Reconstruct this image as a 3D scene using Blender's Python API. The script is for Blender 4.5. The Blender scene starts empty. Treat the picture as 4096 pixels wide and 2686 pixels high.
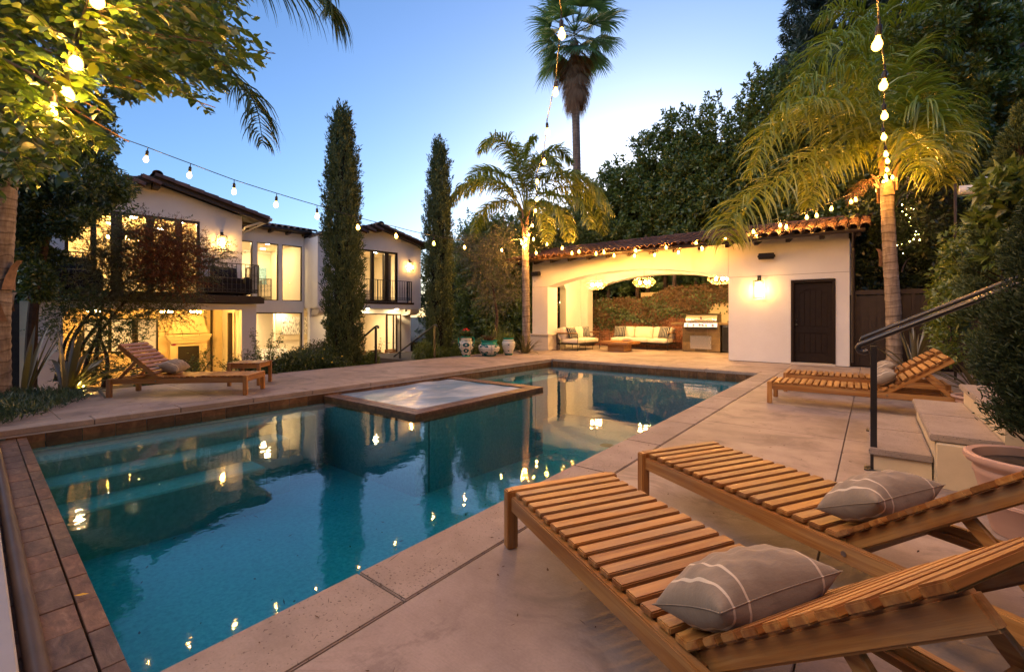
import bpy, bmesh, math, random
import numpy as np
from mathutils import Vector, Matrix
R = math.radians
rnd = random.Random(7)
rs = np.random.RandomState(11)

# ------------------------------------------------------------------ camera, sky, exposure
sc = bpy.context.scene
C = sc.collection
CAM_H = 1.2
YAW = R(38.35)
cam_d = bpy.data.cameras.new('camera')
cam = bpy.data.objects.new('camera', cam_d); C.objects.link(cam)
cam.location = (0, 0, CAM_H); cam.rotation_euler = (R(90), 0, YAW)
cam_d.lens = 16.0; cam_d.sensor_width = 36.0; cam_d.shift_y = -77.0 / 4096.0
cam_d.clip_start = 0.02; cam_d.clip_end = 4000
sc.camera = cam

w = bpy.data.worlds.new('World'); sc.world = w; w.use_nodes = True
wn, wl = w.node_tree.nodes, w.node_tree.links
wn.clear()
wo = wn.new('ShaderNodeOutputWorld'); bg = wn.new('ShaderNodeBackground')
sky = wn.new('ShaderNodeTexSky'); sky.sky_type = 'NISHITA'; sky.sun_disc = False
sky.sun_elevation = R(6.5); sky.sun_rotation = R(-22); sky.altitude = 0
sky.air_density = 1.0; sky.dust_density = 1.0; sky.ozone_density = 3.0
mul = wn.new('ShaderNodeMix'); mul.data_type = 'RGBA'; mul.blend_type = 'MULTIPLY'
mul.inputs[0].default_value = 1.0; mul.inputs[7].default_value = (1.0, 1.08, 1.30, 1)
wl.new(sky.outputs[0], mul.inputs[6]); wl.new(mul.outputs[2], bg.inputs['Color'])
wl.new(bg.outputs[0], wo.inputs['Surface'])
bg.inputs['Strength'].default_value = 0.12
vs = sc.view_settings
vs.view_transform = 'Standard'; vs.look = 'None'; vs.gamma = 1.0; vs.use_curve_mapping = False
vs.exposure = 1.36
sc.cycles.use_denoising = True
sc.cycles.sample_clamp_indirect = 5.0
sc.cycles.max_bounces = 8; sc.cycles.diffuse_bounces = 3; sc.cycles.glossy_bounces = 3
sc.cycles.transmission_bounces = 4; sc.cycles.transparent_max_bounces = 8
sc.cycles.caustics_reflective = False; sc.cycles.caustics_refractive = False
sun_d = bpy.data.lights.new('sun', 'SUN'); sun = bpy.data.objects.new('sun', sun_d); C.objects.link(sun)
sun_d.energy = 0.70; sun_d.angle = R(60); sun_d.color = (1.0, 0.80, 0.66)     # soft afterglow
sun.rotation_euler = (R(46), 0, R(-38))

# ------------------------------------------------------------------ helpers
FPX = 1057.8
CY, SY = math.cos(YAW), math.sin(YAW)
def at(px, py, t):
    """world point seen at sight line (px,py) of the survey picture, t metres deep"""
    r = (px - 1190.0) / FPX * t; u = (735.6 - py) / FPX * t
    return Vector((CY*r - SY*t, SY*r + CY*t, CAM_H + u))
def at_np(px, py, t):
    r = (px - 1190.0) / FPX * t; u = (735.6 - py) / FPX * t
    return np.stack([CY*r - SY*t, SY*r + CY*t, CAM_H + u], 1)

def tag(o, label=None, cat=None, group=None, kind=None):
    if label: o['label'] = label
    if cat: o['category'] = cat
    if group: o['group'] = group
    if kind: o['kind'] = kind
    return o
def thing(name, label, cat, loc=(0,0,0), rz=0.0, group=None):
    o = bpy.data.objects.new(name, None); C.objects.link(o)
    o.empty_display_size = 0.1
    o.location = loc; o.rotation_euler = (0, 0, rz)
    return tag(o, label, cat, group)
def link_mesh(name, me, parent=None, loc=None, rot=None):
    o = bpy.data.objects.new(name, me); C.objects.link(o)
    if parent is not None: o.parent = parent
    if loc is not None: o.location = loc
    if rot is not None: o.rotation_euler = rot
    return o
def copy_tree(o, parent=None):
    c = o.copy(); C.objects.link(c)
    if parent is not None: c.parent = parent
    for ch in list(o.children): copy_tree(ch, c)
    return c

class MB:
    def __init__(s): s.v = []; s.f = []; s.m = []; s.cur = 0
    def add(s, vs, fs):
        b = len(s.v); s.v += [tuple(v) for v in vs]
        for f in fs: s.f.append(tuple(b+i for i in f)); s.m.append(s.cur)
        return s
    def box(s, x0, x1, y0, y1, z0, z1):
        return s.add([(x0,y0,z0),(x1,y0,z0),(x1,y1,z0),(x0,y1,z0),(x0,y0,z1),(x1,y0,z1),(x1,y1,z1),(x0,y1,z1)],
                     [(0,3,2,1),(4,5,6,7),(0,1,5,4),(1,2,6,5),(2,3,7,6),(3,0,4,7)])
    def cbox(s, c, d, rot=None):
        """box by centre and size, optional Matrix 3x3"""
        hx, hy, hz = d[0]/2, d[1]/2, d[2]/2
        vs = [Vector((sx*hx, sy*hy, sz*hz)) for sz in (-1,1) for sx, sy in ((-1,-1),(1,-1),(1,1),(-1,1))]
        if rot is not None: vs = [rot @ v for v in vs]
        c = Vector(c)
        return s.add([v + c for v in vs], [(0,3,2,1),(4,5,6,7),(0,1,5,4),(1,2,6,5),(2,3,7,6),(3,0,4,7)])
    def beam(s, a, b, w, h, up=(0,0,1)):
        """square bar from a to b"""
        a, b = Vector(a), Vector(b); d = (b-a); L = d.length; d.normalize()
        u = Vector(up); sd = d.cross(u)
        if sd.length < 1e-5: sd = d.cross(Vector((1,0,0)))
        sd.normalize(); u = sd.cross(d)
        vs = []
        for p in (a, b):
            for i, j in ((-1,-1),(1,-1),(1,1),(-1,1)): vs.append(p + sd*(i*w/2) + u*(j*h/2))
        return s.add(vs, [(0,1,2,3),(7,6,5,4),(0,4,5,1),(1,5,6,2),(2,6,7,3),(3,7,4,0)])
    def tube(s, pts, r, n=8, caps=True):
        pts = [Vector(p) for p in pts]; k = len(pts)
        rr = r if isinstance(r, (list, tuple)) else [r]*k
        vs = []; prev = None
        for i, p in enumerate(pts):
            d = (pts[min(i+1,k-1)] - pts[max(i-1,0)])
            if d.length < 1e-9: d = Vector((0,0,1))
            d.normalize()
            if prev is None:
                a = d.cross(Vector((0,0,1)))
                if a.length < 1e-3: a = Vector((1,0,0))
            else: a = prev - d*prev.dot(d)
            a.normalize(); prev = a; b = d.cross(a)
            for j in range(n):
                t = 2*math.pi*j/n; vs.append(p + (a*math.cos(t) + b*math.sin(t))*rr[i])
        fs = []
        for i in range(k-1):
            for j in range(n):
                j2 = (j+1) % n; fs.append((i*n+j, i*n+j2, (i+1)*n+j2, (i+1)*n+j))
        if caps: fs.append(tuple(range(n-1,-1,-1))); fs.append(tuple((k-1)*n+j for j in range(n)))
        return s.add(vs, fs)
    def lathe(s, prof, n=24, c=(0,0,0)):
        vs = []
        for r, z in prof:
            for j in range(n):
                t = 2*math.pi*j/n; vs.append((c[0]+r*math.cos(t), c[1]+r*math.sin(t), c[2]+z))
        fs = []
        for i in range(len(prof)-1):
            for j in range(n):
                j2 = (j+1) % n; fs.append((i*n+j, i*n+j2, (i+1)*n+j2, (i+1)*n+j))
        return s.add(vs, fs)
    def disc(s, c, r, n=16, up=True):
        vs = [(c[0]+r*math.cos(2*math.pi*j/n), c[1]+r*math.sin(2*math.pi*j/n), c[2]) for j in range(n)]
        f = tuple(range(n)) if up else tuple(range(n-1,-1,-1))
        return s.add(vs, [f])
    def prism(s, poly, axis, a, b):
        """extrude 2-D polygon: axis 'x' -> (y,z) poly, 'y' -> (x,z) poly, 'z' -> (x,y)"""
        def mk(p, t): return {'x': (t,p[0],p[1]), 'y': (p[0],t,p[1]), 'z': (p[0],p[1],t)}[axis]
        n = len(poly)
        vs = [mk(p, a) for p in poly] + [mk(p, b) for p in poly]
        fs = [tuple(range(n)), tuple(range(2*n-1, n-1, -1))]
        for i in range(n): j = (i+1) % n; fs.append((j, i, n+i, n+j))
        return s.add(vs, fs)
    def mesh(s, name, mats, smooth=False, bevel=0.0, seg=1, recalc=True):
        me = bpy.data.meshes.new(name); me.from_pydata(s.v, [], s.f)
        mats = mats if isinstance(mats, (list, tuple)) else [mats]
        for m in mats: me.materials.append(m)
        if len(mats) > 1: me.polygons.foreach_set('material_index', s.m)
        if recalc or bevel:
            bm = bmesh.new(); bm.from_mesh(me)
            if bevel: bmesh.ops.bevel(bm, geom=list(bm.edges), offset=bevel, segments=seg, affect='EDGES', clamp_overlap=True)
            bmesh.ops.recalc_face_normals(bm, faces=bm.faces)
            bm.to_mesh(me); bm.free()
        if smooth:
            me.polygons.foreach_set('use_smooth', [True]*len(me.polygons))
            if smooth == 'auto':
                me.set_sharp_from_angle(angle=R(40))
        me.update()
        return me
    def build(s, name, mats, parent=None, loc=None, rot=None, **k):
        return link_mesh(name, s.mesh(name, mats, **k), parent, loc, rot)

def struct(name, mb, mat, label=None, **k):
    o = mb.build(name, mat, **k); o['kind'] = 'structure'
    if label: o['label'] = label
    return o
def mesh_np(name, V, F, mat, smooth=False):
    """V Nx3, F MxK numpy"""
    me = bpy.data.meshes.new(name)
    k = F.shape[1]; nf = len(F)
    me.vertices.add(len(V)); me.vertices.foreach_set('co', np.ascontiguousarray(V, dtype=np.float32).ravel())
    me.loops.add(nf*k); me.loops.foreach_set('vertex_index', np.ascontiguousarray(F, dtype=np.int32).ravel())
    me.polygons.add(nf); me.polygons.foreach_set('loop_start', np.arange(0, nf*k, k, dtype=np.int32))
    me.polygons.foreach_set('loop_total', np.full(nf, k, dtype=np.int32))
    if smooth: me.polygons.foreach_set('use_smooth', np.ones(nf, dtype=bool))
    me.materials.append(mat); me.update(calc_edges=True)
    return me

# ------------------------------------------------------------------ materials
def mat_new(name):
    m = bpy.data.materials.new(name); m.use_nodes = True
    n, l = m.node_tree.nodes, m.node_tree.links
    n.clear(); out = n.new('ShaderNodeOutputMaterial')
    return m, n, l, out
def ramp(n, l, src, stops):
    r = n.new('ShaderNodeValToRGB'); e = r.color_ramp.elements
    while len(e) > 1: e.remove(e[-1])
    e[0].position = stops[0][0]; e[0].color = (*stops[0][1], 1)
    for p, c in stops[1:]:
        x = e.new(p); x.color = (*c, 1)
    l.new(src, r.inputs[0]); return r.outputs[0]
def noise(n, l, coord, scale, detail=4, rough=0.55, dist=0.0):
    t = n.new('ShaderNodeTexNoise'); t.inputs['Scale'].default_value = scale; t.inputs['Detail'].default_value = detail
    t.inputs['Roughness'].default_value = rough; t.inputs['Distortion'].default_value = dist
    l.new(coord, t.inputs['Vector']); return t.outputs['Fac']
def mapping(n, l, coord, scale=(1,1,1), loc=None):
    m = n.new('ShaderNodeMapping'); m.inputs['Scale'].default_value = scale
    l.new(coord, m.inputs['Vector'])
    if loc is not None: l.new(loc, m.inputs['Location'])
    return m.outputs[0]
def mixc(n, l, fac, a, b, mode='MIX'):
    m = n.new('ShaderNodeMix'); m.data_type = 'RGBA'; m.blend_type = mode
    for s_, v in ((0, fac), (6, a), (7, b)):
        if isinstance(v, (int, float)): m.inputs[s_].default_value = v
        elif isinstance(v, tuple): m.inputs[s_].default_value = (*v, 1)
        else: l.new(v, m.inputs[s_])
    return m.outputs[2]
def mth(n, l, op, a, b=0.5):
    m = n.new('ShaderNodeMath'); m.operation = op
    for i, v in enumerate((a, b)):
        if isinstance(v, (int, float)): m.inputs[i].default_value = v
        else: l.new(v, m.inputs[i])
    return m.outputs[0]
def bump(n, l, h, strength=0.3, dist=0.01):
    b = n.new('ShaderNodeBump'); b.inputs['Strength'].default_value = strength; b.inputs['Distance'].default_value = dist
    l.new(h, b.inputs['Height']); return b.outputs[0]
def rnd_off(n, l):
    """per object random offset vector"""
    oi = n.new('ShaderNodeObjectInfo'); v = n.new('ShaderNodeVectorMath'); v.operation = 'SCALE'
    v.inputs[0].default_value = (37.0, 91.0, 53.0); l.new(oi.outputs['Random'], v.inputs['Scale'])
    return v.outputs[0], oi.outputs['Random']

def m_simple(name, col, rough=0.6, metal=0.0, var=0.0, scale=6.0, bmp=0.0, bscale=40.0, obj=False, spec=0.4, coat=0.0):
    m, n, l, out = mat_new(name)
    p = n.new('ShaderNodeBsdfPrincipled'); l.new(p.outputs[0], out.inputs[0])
    p.inputs['Roughness'].default_value = rough; p.inputs['Metallic'].default_value = metal
    p.inputs['Specular IOR Level'].default_value = spec; p.inputs['Coat Weight'].default_value = coat
    tc = n.new('ShaderNodeTexCoord')
    if var > 0:
        nz = noise(n, l, tc.outputs['Object'], scale, 6, 0.6)
        a = tuple(max(0, c*(1-var)) for c in col); b = tuple(min(1, c*(1+var)) for c in col)
        c_ = ramp(n, l, nz, [(0.3, a), (0.7, b)])
        if obj:
            off, rd = rnd_off(n, l)
            c_ = mixc(n, l, 1.0, c_, ramp(n, l, rd, [(0, (1-var*1.6,)*3), (1, (1,1,1))]), 'MULTIPLY')
        l.new(c_, p.inputs['Base Color'])
    else: p.inputs['Base Color'].default_value = (*col, 1)
    if bmp > 0:
        l.new(bump(n, l, noise(n, l, tc.outputs['Object'], bscale, 5, 0.6), bmp, 0.004), p.inputs['Normal'])
    return m
def m_emit(name, col, strength):
    m, n, l, out = mat_new(name)
    e = n.new('ShaderNodeEmission'); e.inputs[0].default_value = (*col, 1); e.inputs[1].default_value = strength
    l.new(e.outputs[0], out.inputs[0]); return m
def m_wood(name, axis, c0, c1, c2, rough=0.45, obj_var=0.5):
    m, n, l, out = mat_new(name)
    p = n.new('ShaderNodeBsdfPrincipled'); l.new(p.outputs[0], out.inputs[0])
    tc = n.new('ShaderNodeTexCoord'); off, rd = rnd_off(n, l)
    s_ = {'x': (1.2, 26, 26), 'y': (26, 1.2, 26), 'z': (26, 26, 1.2)}[axis]
    mp = mapping(n, l, tc.outputs['Object'], s_, off)
    nz = noise(n, l, mp, 1.0, 6, 0.6, 0.6)
    s2 = {'x': (2.5, 160, 160), 'y': (160, 2.5, 160), 'z': (160, 160, 2.5)}[axis]
    fine = noise(n, l, mapping(n, l, tc.outputs['Object'], s2, off), 1.0, 3, 0.5)
    c = ramp(n, l, nz, [(0.32, c0), (0.5, c1), (0.64, c2)])
    c = mixc(n, l, 0.35, c, ramp(n, l, fine, [(0.35, (0.55,)*3), (0.6, (1,1,1))]), 'MULTIPLY')
    c = mixc(n, l, 1.0, c, ramp(n, l, rd, [(0, (1-obj_var, 1-obj_var*1.1, 1-obj_var*1.15)), (1, (1,1,1))]), 'MULTIPLY')
    old = noise(n, l, mapping(n, l, tc.outputs['Object'], {'x': (3,9,9), 'y': (9,3,9), 'z': (9,9,3)}[axis], off), 1.0, 5, 0.6)
    wf = mth(n, l, 'MULTIPLY', ramp(n, l, old, [(0.46, (0,0,0)), (0.66, (1,1,1))]), mth(n, l, 'MULTIPLY', mth(n, l, 'FRACT', mth(n, l, 'MULTIPLY', rd, 7.31), 0), 0.55))
    c = mixc(n, l, wf, c, (0.25, 0.185, 0.125))
    l.new(c, p.inputs['Base Color']); p.inputs['Roughness'].default_value = rough
    l.new(bump(n, l, fine, 0.4, 0.002), p.inputs['Normal'])
    return m
def m_leaf(name, cols, rough=0.45, trans=0.3, gloss=0.07, tint=None):
    m, n, l, out = mat_new(name)
    g = n.new('ShaderNodeNewGeometry')
    c = ramp(n, l, g.outputs['Random Per Island'], [(i/(max(1,len(cols)-1)), k) for i, k in enumerate(cols)])
    d = n.new('ShaderNodeBsdfDiffuse'); t = n.new('ShaderNodeBsdfTranslucent'); gl = n.new('ShaderNodeBsdfGlossy')
    gl.inputs['Roughness'].default_value = rough; gl.inputs['Color'].default_value = (0.9,0.9,0.9,1)
    l.new(c, d.inputs[0]); l.new(mixc(n, l, 1.0, c, (1.5, 1.35, 0.5), 'MULTIPLY'), t.inputs[0])
    m1 = n.new('ShaderNodeMixShader'); m1.inputs[0].default_value = trans; l.new(d.outputs[0], m1.inputs[1]); l.new(t.outputs[0], m1.inputs[2])
    m2 = n.new('ShaderNodeMixShader'); m2.inputs[0].default_value = gloss; l.new(m1.outputs[0], m2.inputs[1]); l.new(gl.outputs[0], m2.inputs[2])
    l.new(m2.outputs[0], out.inputs[0]); return m

def m_stone(name, base, dark, pit=0.5, pscale=60, stain=0.5, broom=None, rough=0.75, obj_var=0.12, bstr=0.35):
    """travertine / concrete: mottling, stains, pits"""
    m, n, l, out = mat_new(name)
    p = n.new('ShaderNodeBsdfPrincipled'); l.new(p.outputs[0], out.inputs[0])
    tc = n.new('ShaderNodeTexCoord'); off, rd = rnd_off(n, l)
    P = n.new('ShaderNodeNewGeometry').outputs['Position']
    big = noise(n, l, P, 0.9, 6, 0.62, 0.5); mid = noise(n, l, mapping(n, l, P, (1,1,1), off), 5.0, 6, 0.6)
    fine = noise(n, l, P, 90.0, 3, 0.6)
    c = ramp(n, l, big, [(0.32, tuple(a*(1-stain*0.55) + b*stain*0.55 for a, b in zip(base, dark))), (0.56, base), (0.75, tuple(min(1, a*1.12) for a in base))])
    c = mixc(n, l, 0.6, c, ramp(n, l, mid, [(0.3, (0.72, 0.70, 0.68)), (0.6, (1,1,1))]), 'MULTIPLY')
    c = mixc(n, l, 0.5, c, ramp(n, l, fine, [(0.3, (0.75,)*3), (0.65, (1,1,1))]), 'MULTIPLY')
    c = mixc(n, l, 1.0, c, ramp(n, l, rd, [(0, (1-obj_var,)*3), (1, (1,1,1))]), 'MULTIPLY')
    blot = noise(n, l, P, 1.9, 9, 0.68, 0.9); bm_ = ramp(n, l, blot, [(0.52, (0,0,0)), (0.60, (1,1,1))])
    c = mixc(n, l, mth(n, l, 'MULTIPLY', bm_, 0.42*min(1.0, stain)), c, dark)
    h = fine
    if pit > 0:
        pn = noise(n, l, mapping(n, l, P, (1, 1.0, 1), off), pscale, 3, 0.55, 0.4)
        area = noise(n, l, mapping(n, l, P, (1,1,1), off), 3.0, 3, 0.5)
        thr = mth(n, l, 'MULTIPLY', area, 0.16)
        val = mth(n, l, 'ADD', pn, thr)
        mask = ramp(n, l, val, [(0.715, (0,0,0)), (0.745, (1,1,1))])
        c = mixc(n, l, mth(n, l, 'MULTIPLY', mask, pit), c, dark)
        h = mth(n, l, 'SUBTRACT', mth(n, l, 'MULTIPLY', fine, 0.25), mask)
    if broom:
        bn = noise(n, l, mapping(n, l, P, broom), 1.0, 3, 0.6)
        c = mixc(n, l, 0.35, c, ramp(n, l, bn, [(0.3, (0.78,)*3), (0.65, (1,1,1))]), 'MULTIPLY')
        h = mth(n, l, 'ADD', h, bn)
    l.new(c, p.inputs['Base Color']); p.inputs['Roughness'].default_value = rough
    l.new(bump(n, l, h, bstr, 0.003), p.inputs['Normal'])
    return m

TEAK = dict(c0=(0.30,0.105,0.022), c1=(0.45,0.20,0.048), c2=(0.58,0.31,0.095))
M = {}
M['wood_x'] = m_wood('teak_along_x', 'x', **TEAK)
M['wood_y'] = m_wood('teak_along_y', 'y', **TEAK)
M['wood_z'] = m_wood('teak_along_z', 'z', **TEAK)
M['stucco'] = m_simple('stucco', (0.70,0.68,0.66), 0.85, var=0.05, scale=1.5, bmp=0.5, bscale=22)
M['white'] = m_simple('white_paint', (0.80,0.76,0.70), 0.7, var=0.02, scale=2)
M['bronze'] = m_simple('dark_bronze_paint', (0.030,0.019,0.013), 0.35, var=0.2, scale=5)
M['brown'] = m_simple('dark_brown_wood', (0.028,0.016,0.011), 0.5, var=0.3, scale=8, bmp=0.2, bscale=60)
M['iron'] = m_simple('black_iron', (0.012,0.013,0.016), 0.28, spec=0.6)
M['black'] = m_simple('black_plastic', (0.012,0.011,0.010), 0.5)
M['steel'] = m_simple('brushed_steel', (0.62,0.60,0.57), 0.24, metal=1.0, var=0.05, scale=3)
M['chrome'] = m_simple('knob_metal', (0.5,0.45,0.38), 0.25, metal=1.0)
M['coping'] = m_stone('travertine_coping', (0.39,0.32,0.275), (0.10,0.075,0.06), pit=0.85, pscale=75, stain=0.45)
M['coping_far'] = m_stone('concrete_coping_weathered', (0.40,0.32,0.275), (0.13,0.10,0.08), pit=0.3, pscale=60, stain=0.8)
M['concrete'] = m_stone('brushed_concrete', (0.43,0.345,0.30), (0.12,0.09,0.085), pit=0.0, stain=1.0, broom=(6,170,6), rough=0.6, bstr=0.25, obj_var=0.2)
M['concrete_far'] = m_stone('weathered_concrete', (0.40,0.31,0.265), (0.11,0.085,0.08), pit=0.0, stain=1.1, broom=(4,60,4), rough=0.7, bstr=0.2)
M['joint'] = m_simple('dark_joint', (0.05,0.04,0.035), 0.9)
M['earth'] = m_simple('earth', (0.045,0.030,0.020), 0.95, var=0.5, scale=9, bmp=0.8, bscale=30)
M['terracotta_pot'] = m_simple('pale_terracotta', (0.50,0.32,0.25), 0.7, var=0.10, scale=5, bmp=0.1)
M['cream'] = m_simple('cream_render', (0.60,0.50,0.34), 0.85, var=0.10, scale=4, bmp=0.4, bscale=14)
M['cushion'] = m_simple('cream_fabric', (0.74,0.66,0.54), 0.9, var=0.03, bmp=0.2, bscale=300)
M['dark_fabric'] = m_simple('charcoal_fabric', (0.020,0.018,0.018), 0.9, var=0.3, bmp=0.2, bscale=200)
M['grey_metal'] = m_simple('pale_aluminium', (0.42,0.40,0.41), 0.4, metal=0.3, var=0.08, scale=3)
M['dull_tube'] = m_simple('brown_grey_tube', (0.075,0.050,0.042), 0.5, metal=0.2, var=0.25, scale=4)
def m_bulbglass():
    m, n, l, out = mat_new('amber_bulb_glass'); e = n.new('ShaderNodeEmission'); e.inputs[0].default_value = (1.0, 0.50, 0.07, 1); e.inputs[1].default_value = 8.0
    tr = n.new('ShaderNodeBsdfTransparent'); mx = n.new('ShaderNodeMixShader'); mx.inputs[0].default_value = 0.5
    l.new(tr.outputs[0], mx.inputs[1]); l.new(e.outputs[0], mx.inputs[2]); l.new(mx.outputs[0], out.inputs[0]); return m
M['bulb'] = m_bulbglass()
M['filament'] = m_emit('warm_filament', (1.0, 0.42, 0.065), 2700.0)
M['filament_mid'] = m_emit('warm_filament_near', (1.0, 0.45, 0.08), 1500.0)
M['filament_dim'] = m_emit('warm_filament_soft', (1.0, 0.52, 0.15), 500.0)
M['bulb_small'] = m_emit('fairy_bulb', (1.0, 0.62, 0.16), 60.0)
M['lamp'] = m_emit('warm_lamp', (1.0, 0.62, 0.22), 45.0)
M['downlight'] = m_emit('downlight', (1.0, 0.72, 0.36), 12.0)

def m_slate():
    m, n, l, out = mat_new('slate_tile')
    p = n.new('ShaderNodeBsdfPrincipled'); l.new(p.outputs[0], out.inputs[0])
    tc = n.new('ShaderNodeTexCoord'); off, rd = rnd_off(n, l)
    P = n.new('ShaderNodeNewGeometry').outputs['Position']
    mp = mapping(n, l, P, (9, 22, 9), off)
    a = noise(n, l, mp, 1.0, 9, 0.7, 0.5); b = noise(n, l, mapping(n, l, P, (30,30,30), off), 1.0, 5, 0.6)
    c = ramp(n, l, a, [(0.30, (0.055,0.034,0.026)), (0.44, (0.125,0.072,0.048)), (0.57, (0.20,0.125,0.082)), (0.70, (0.31,0.225,0.16))])
    c = mixc(n, l, 0.4, c, ramp(n, l, b, [(0.3, (0.6,0.58,0.6)), (0.65, (1,1,1))]), 'MULTIPLY')
    c = mixc(n, l, 1.0, c, ramp(n, l, rd, [(0, (0.62,0.62,0.70)), (0.5, (0.85,0.80,0.78)), (1, (1.2,1.0,0.86))]), 'MULTIPLY')
    l.new(c, p.inputs['Base Color']); p.inputs['Roughness'].default_value = 0.42
    l.new(bump(n, l, a, 0.6, 0.006), p.inputs['Normal']); return m
M['slate'] = m_slate()
def m_pooltile():
    m, n, l, out = mat_new('brown_waterline_tile')
    p = n.new('ShaderNodeBsdfPrincipled'); l.new(p.outputs[0], out.inputs[0])
    off, rd = rnd_off(n, l); P = n.new('ShaderNodeNewGeometry').outputs['Position']
    a = noise(n, l, mapping(n, l, P, (9,9,9), off), 1.0, 6, 0.6, 1.0)
    c = ramp(n, l, a, [(0.3, (0.065,0.038,0.020)), (0.55, (0.15,0.088,0.045)), (0.75, (0.23,0.15,0.08))])
    c = mixc(n, l, 1.0, c, ramp(n, l, rd, [(0, (0.6,0.55,0.55)), (1, (1.15,1,0.9))]), 'MULTIPLY')
    l.new(c, p.inputs['Base Color']); p.inputs['Roughness'].default_value = 0.3
    l.new(bump(n, l, a, 0.3, 0.004), p.inputs['Normal']); return m
M['pooltile'] = m_pooltile()
def m_plaster():
    m, n, l, out = mat_new('pebble_pool_plaster')
    p = n.new('ShaderNodeBsdfPrincipled'); l.new(p.outputs[0], out.inputs[0])
    P = n.new('ShaderNodeNewGeometry').outputs['Position']
    a = noise(n, l, P, 26.0, 4, 0.7); b = noise(n, l, P, 1.2, 4, 0.5)
    c = ramp(n, l, a, [(0.32, (0.10,0.23,0.29)), (0.5, (0.14,0.31,0.38)), (0.70, (0.20,0.38,0.44))])
    c = mixc(n, l, 0.5, c, ramp(n, l, b, [(0.3, (0.72,)*3), (0.7, (1,1,1))]), 'MULTIPLY')
    l.new(c, p.inputs['Base Color']); p.inputs['Roughness'].default_value = 0.8; return m
M['plaster'] = m_plaster()
M['plaster_step'] = m_simple('pale_step_plaster', (0.23,0.27,0.29), 0.8, var=0.15, scale=20)
def front_only(n, l, fac):
    """the thin surface mirrors on its outer face only (no total inner reflection, as rays are not bent)"""
    g = n.new('ShaderNodeNewGeometry'); return mth(n, l, 'MULTIPLY', fac, mth(n, l, 'SUBTRACT', 1.0, g.outputs['Backfacing']))
def m_water():
    m, n, l, out = mat_new('pool_water')
    P = n.new('ShaderNodeNewGeometry').outputs['Position']
    big = noise(n, l, P, 1.3, 2, 0.5); sm = noise(n, l, P, 5.0, 3, 0.55)
    h = mth(n, l, 'ADD', mth(n, l, 'MULTIPLY', big, 1.0), mth(n, l, 'MULTIPLY', sm, 0.30))
    nb = bump(n, l, h, 0.085, 0.05)
    fr = n.new('ShaderNodeFresnel'); fr.inputs['IOR'].default_value = 1.55; l.new(nb, fr.inputs['Normal'])
    tr = n.new('ShaderNodeBsdfTransparent'); tr.inputs[0].default_value = (0.80,0.97,1.0,1)
    gl = n.new('ShaderNodeBsdfGlossy'); gl.inputs['Roughness'].default_value = 0.028; l.new(nb, gl.inputs['Normal'])
    mx = n.new('ShaderNodeMixShader'); fb_ = front_only(n, l, fr.outputs[0]); l.new(fb_, mx.inputs[0]); l.new(tr.outputs[0], mx.inputs[1]); l.new(gl.outputs[0], mx.inputs[2])
    l.new(mx.outputs[0], out.inputs['Surface'])
    va = n.new('ShaderNodeVolumeAbsorption'); va.inputs['Color'].default_value = (0.0,0.86,0.92,1); va.inputs['Density'].default_value = 0.85
    l.new(va.outputs[0], out.inputs['Volume']); return m
M['water'] = m_water()
def m_foam():
    m, n, l, out = mat_new('bubbling_spa_water')
    P = n.new('ShaderNodeNewGeometry').outputs['Position']
    a = noise(n, l, mapping(n, l, P, (0.9,0.55,1)), 1.3, 5, 0.55, 1.0); b = noise(n, l, P, 2.2, 3, 0.5, 0.6)
    p = n.new('ShaderNodeBsdfPrincipled'); p.inputs['Roughness'].default_value = 0.22
    l.new(ramp(n, l, a, [(0.30, (0.13,0.25,0.38)), (0.5, (0.28,0.40,0.55)), (0.66, (0.60,0.68,0.78))]), p.inputs['Base Color'])
    l.new(bump(n, l, b, 0.35, 0.05), p.inputs['Normal']); l.new(p.outputs[0], out.inputs[0]); return m
M['foam'] = m_foam()
def m_glass():
    m, n, l, out = mat_new('window_glass')
    fr = n.new('ShaderNodeFresnel'); fr.inputs['IOR'].default_value = 1.45
    tr = n.new('ShaderNodeBsdfTransparent'); tr.inputs[0].default_value = (0.97,0.97,0.96,1)
    gl = n.new('ShaderNodeBsdfGlossy'); gl.inputs['Roughness'].default_value = 0.0
    mx = n.new('ShaderNodeMixShader'); fb_ = front_only(n, l, fr.outputs[0]); l.new(fb_, mx.inputs[0]); l.new(tr.outputs[0], mx.inputs[1]); l.new(gl.outputs[0], mx.inputs[2])
    l.new(mx.outputs[0], out.inputs['Surface']); return m
M['glass'] = m_glass()
def m_rooftile():
    m, n, l, out = mat_new('clay_roof_tile')
    p = n.new('ShaderNodeBsdfPrincipled'); l.new(p.outputs[0], out.inputs[0])
    off, rd = rnd_off(n, l); P = n.new('ShaderNodeNewGeometry').outputs['Position']
    g = n.new('ShaderNodeNewGeometry').outputs['Random Per Island']
    a = noise(n, l, mapping(n, l, P, (6,6,6), off), 1.0, 6, 0.65)
    c = ramp(n, l, a, [(0.3, (0.065,0.036,0.027)), (0.55, (0.13,0.066,0.045)), (0.78, (0.20,0.125,0.09))])
    c = mixc(n, l, 1.0, c, ramp(n, l, mth(n, l, 'FRACT', mth(n, l, 'ADD', rd, g), 0), [(0, (0.6,0.58,0.6)), (1, (1.2,1.05,0.95))]), 'MULTIPLY')
    l.new(c, p.inputs['Base Color']); p.inputs['Roughness'].default_value = 0.75
    l.new(bump(n, l, a, 0.4, 0.01), p.inputs['Normal']); return m
M['rooftile'] = m_rooftile()
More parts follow.
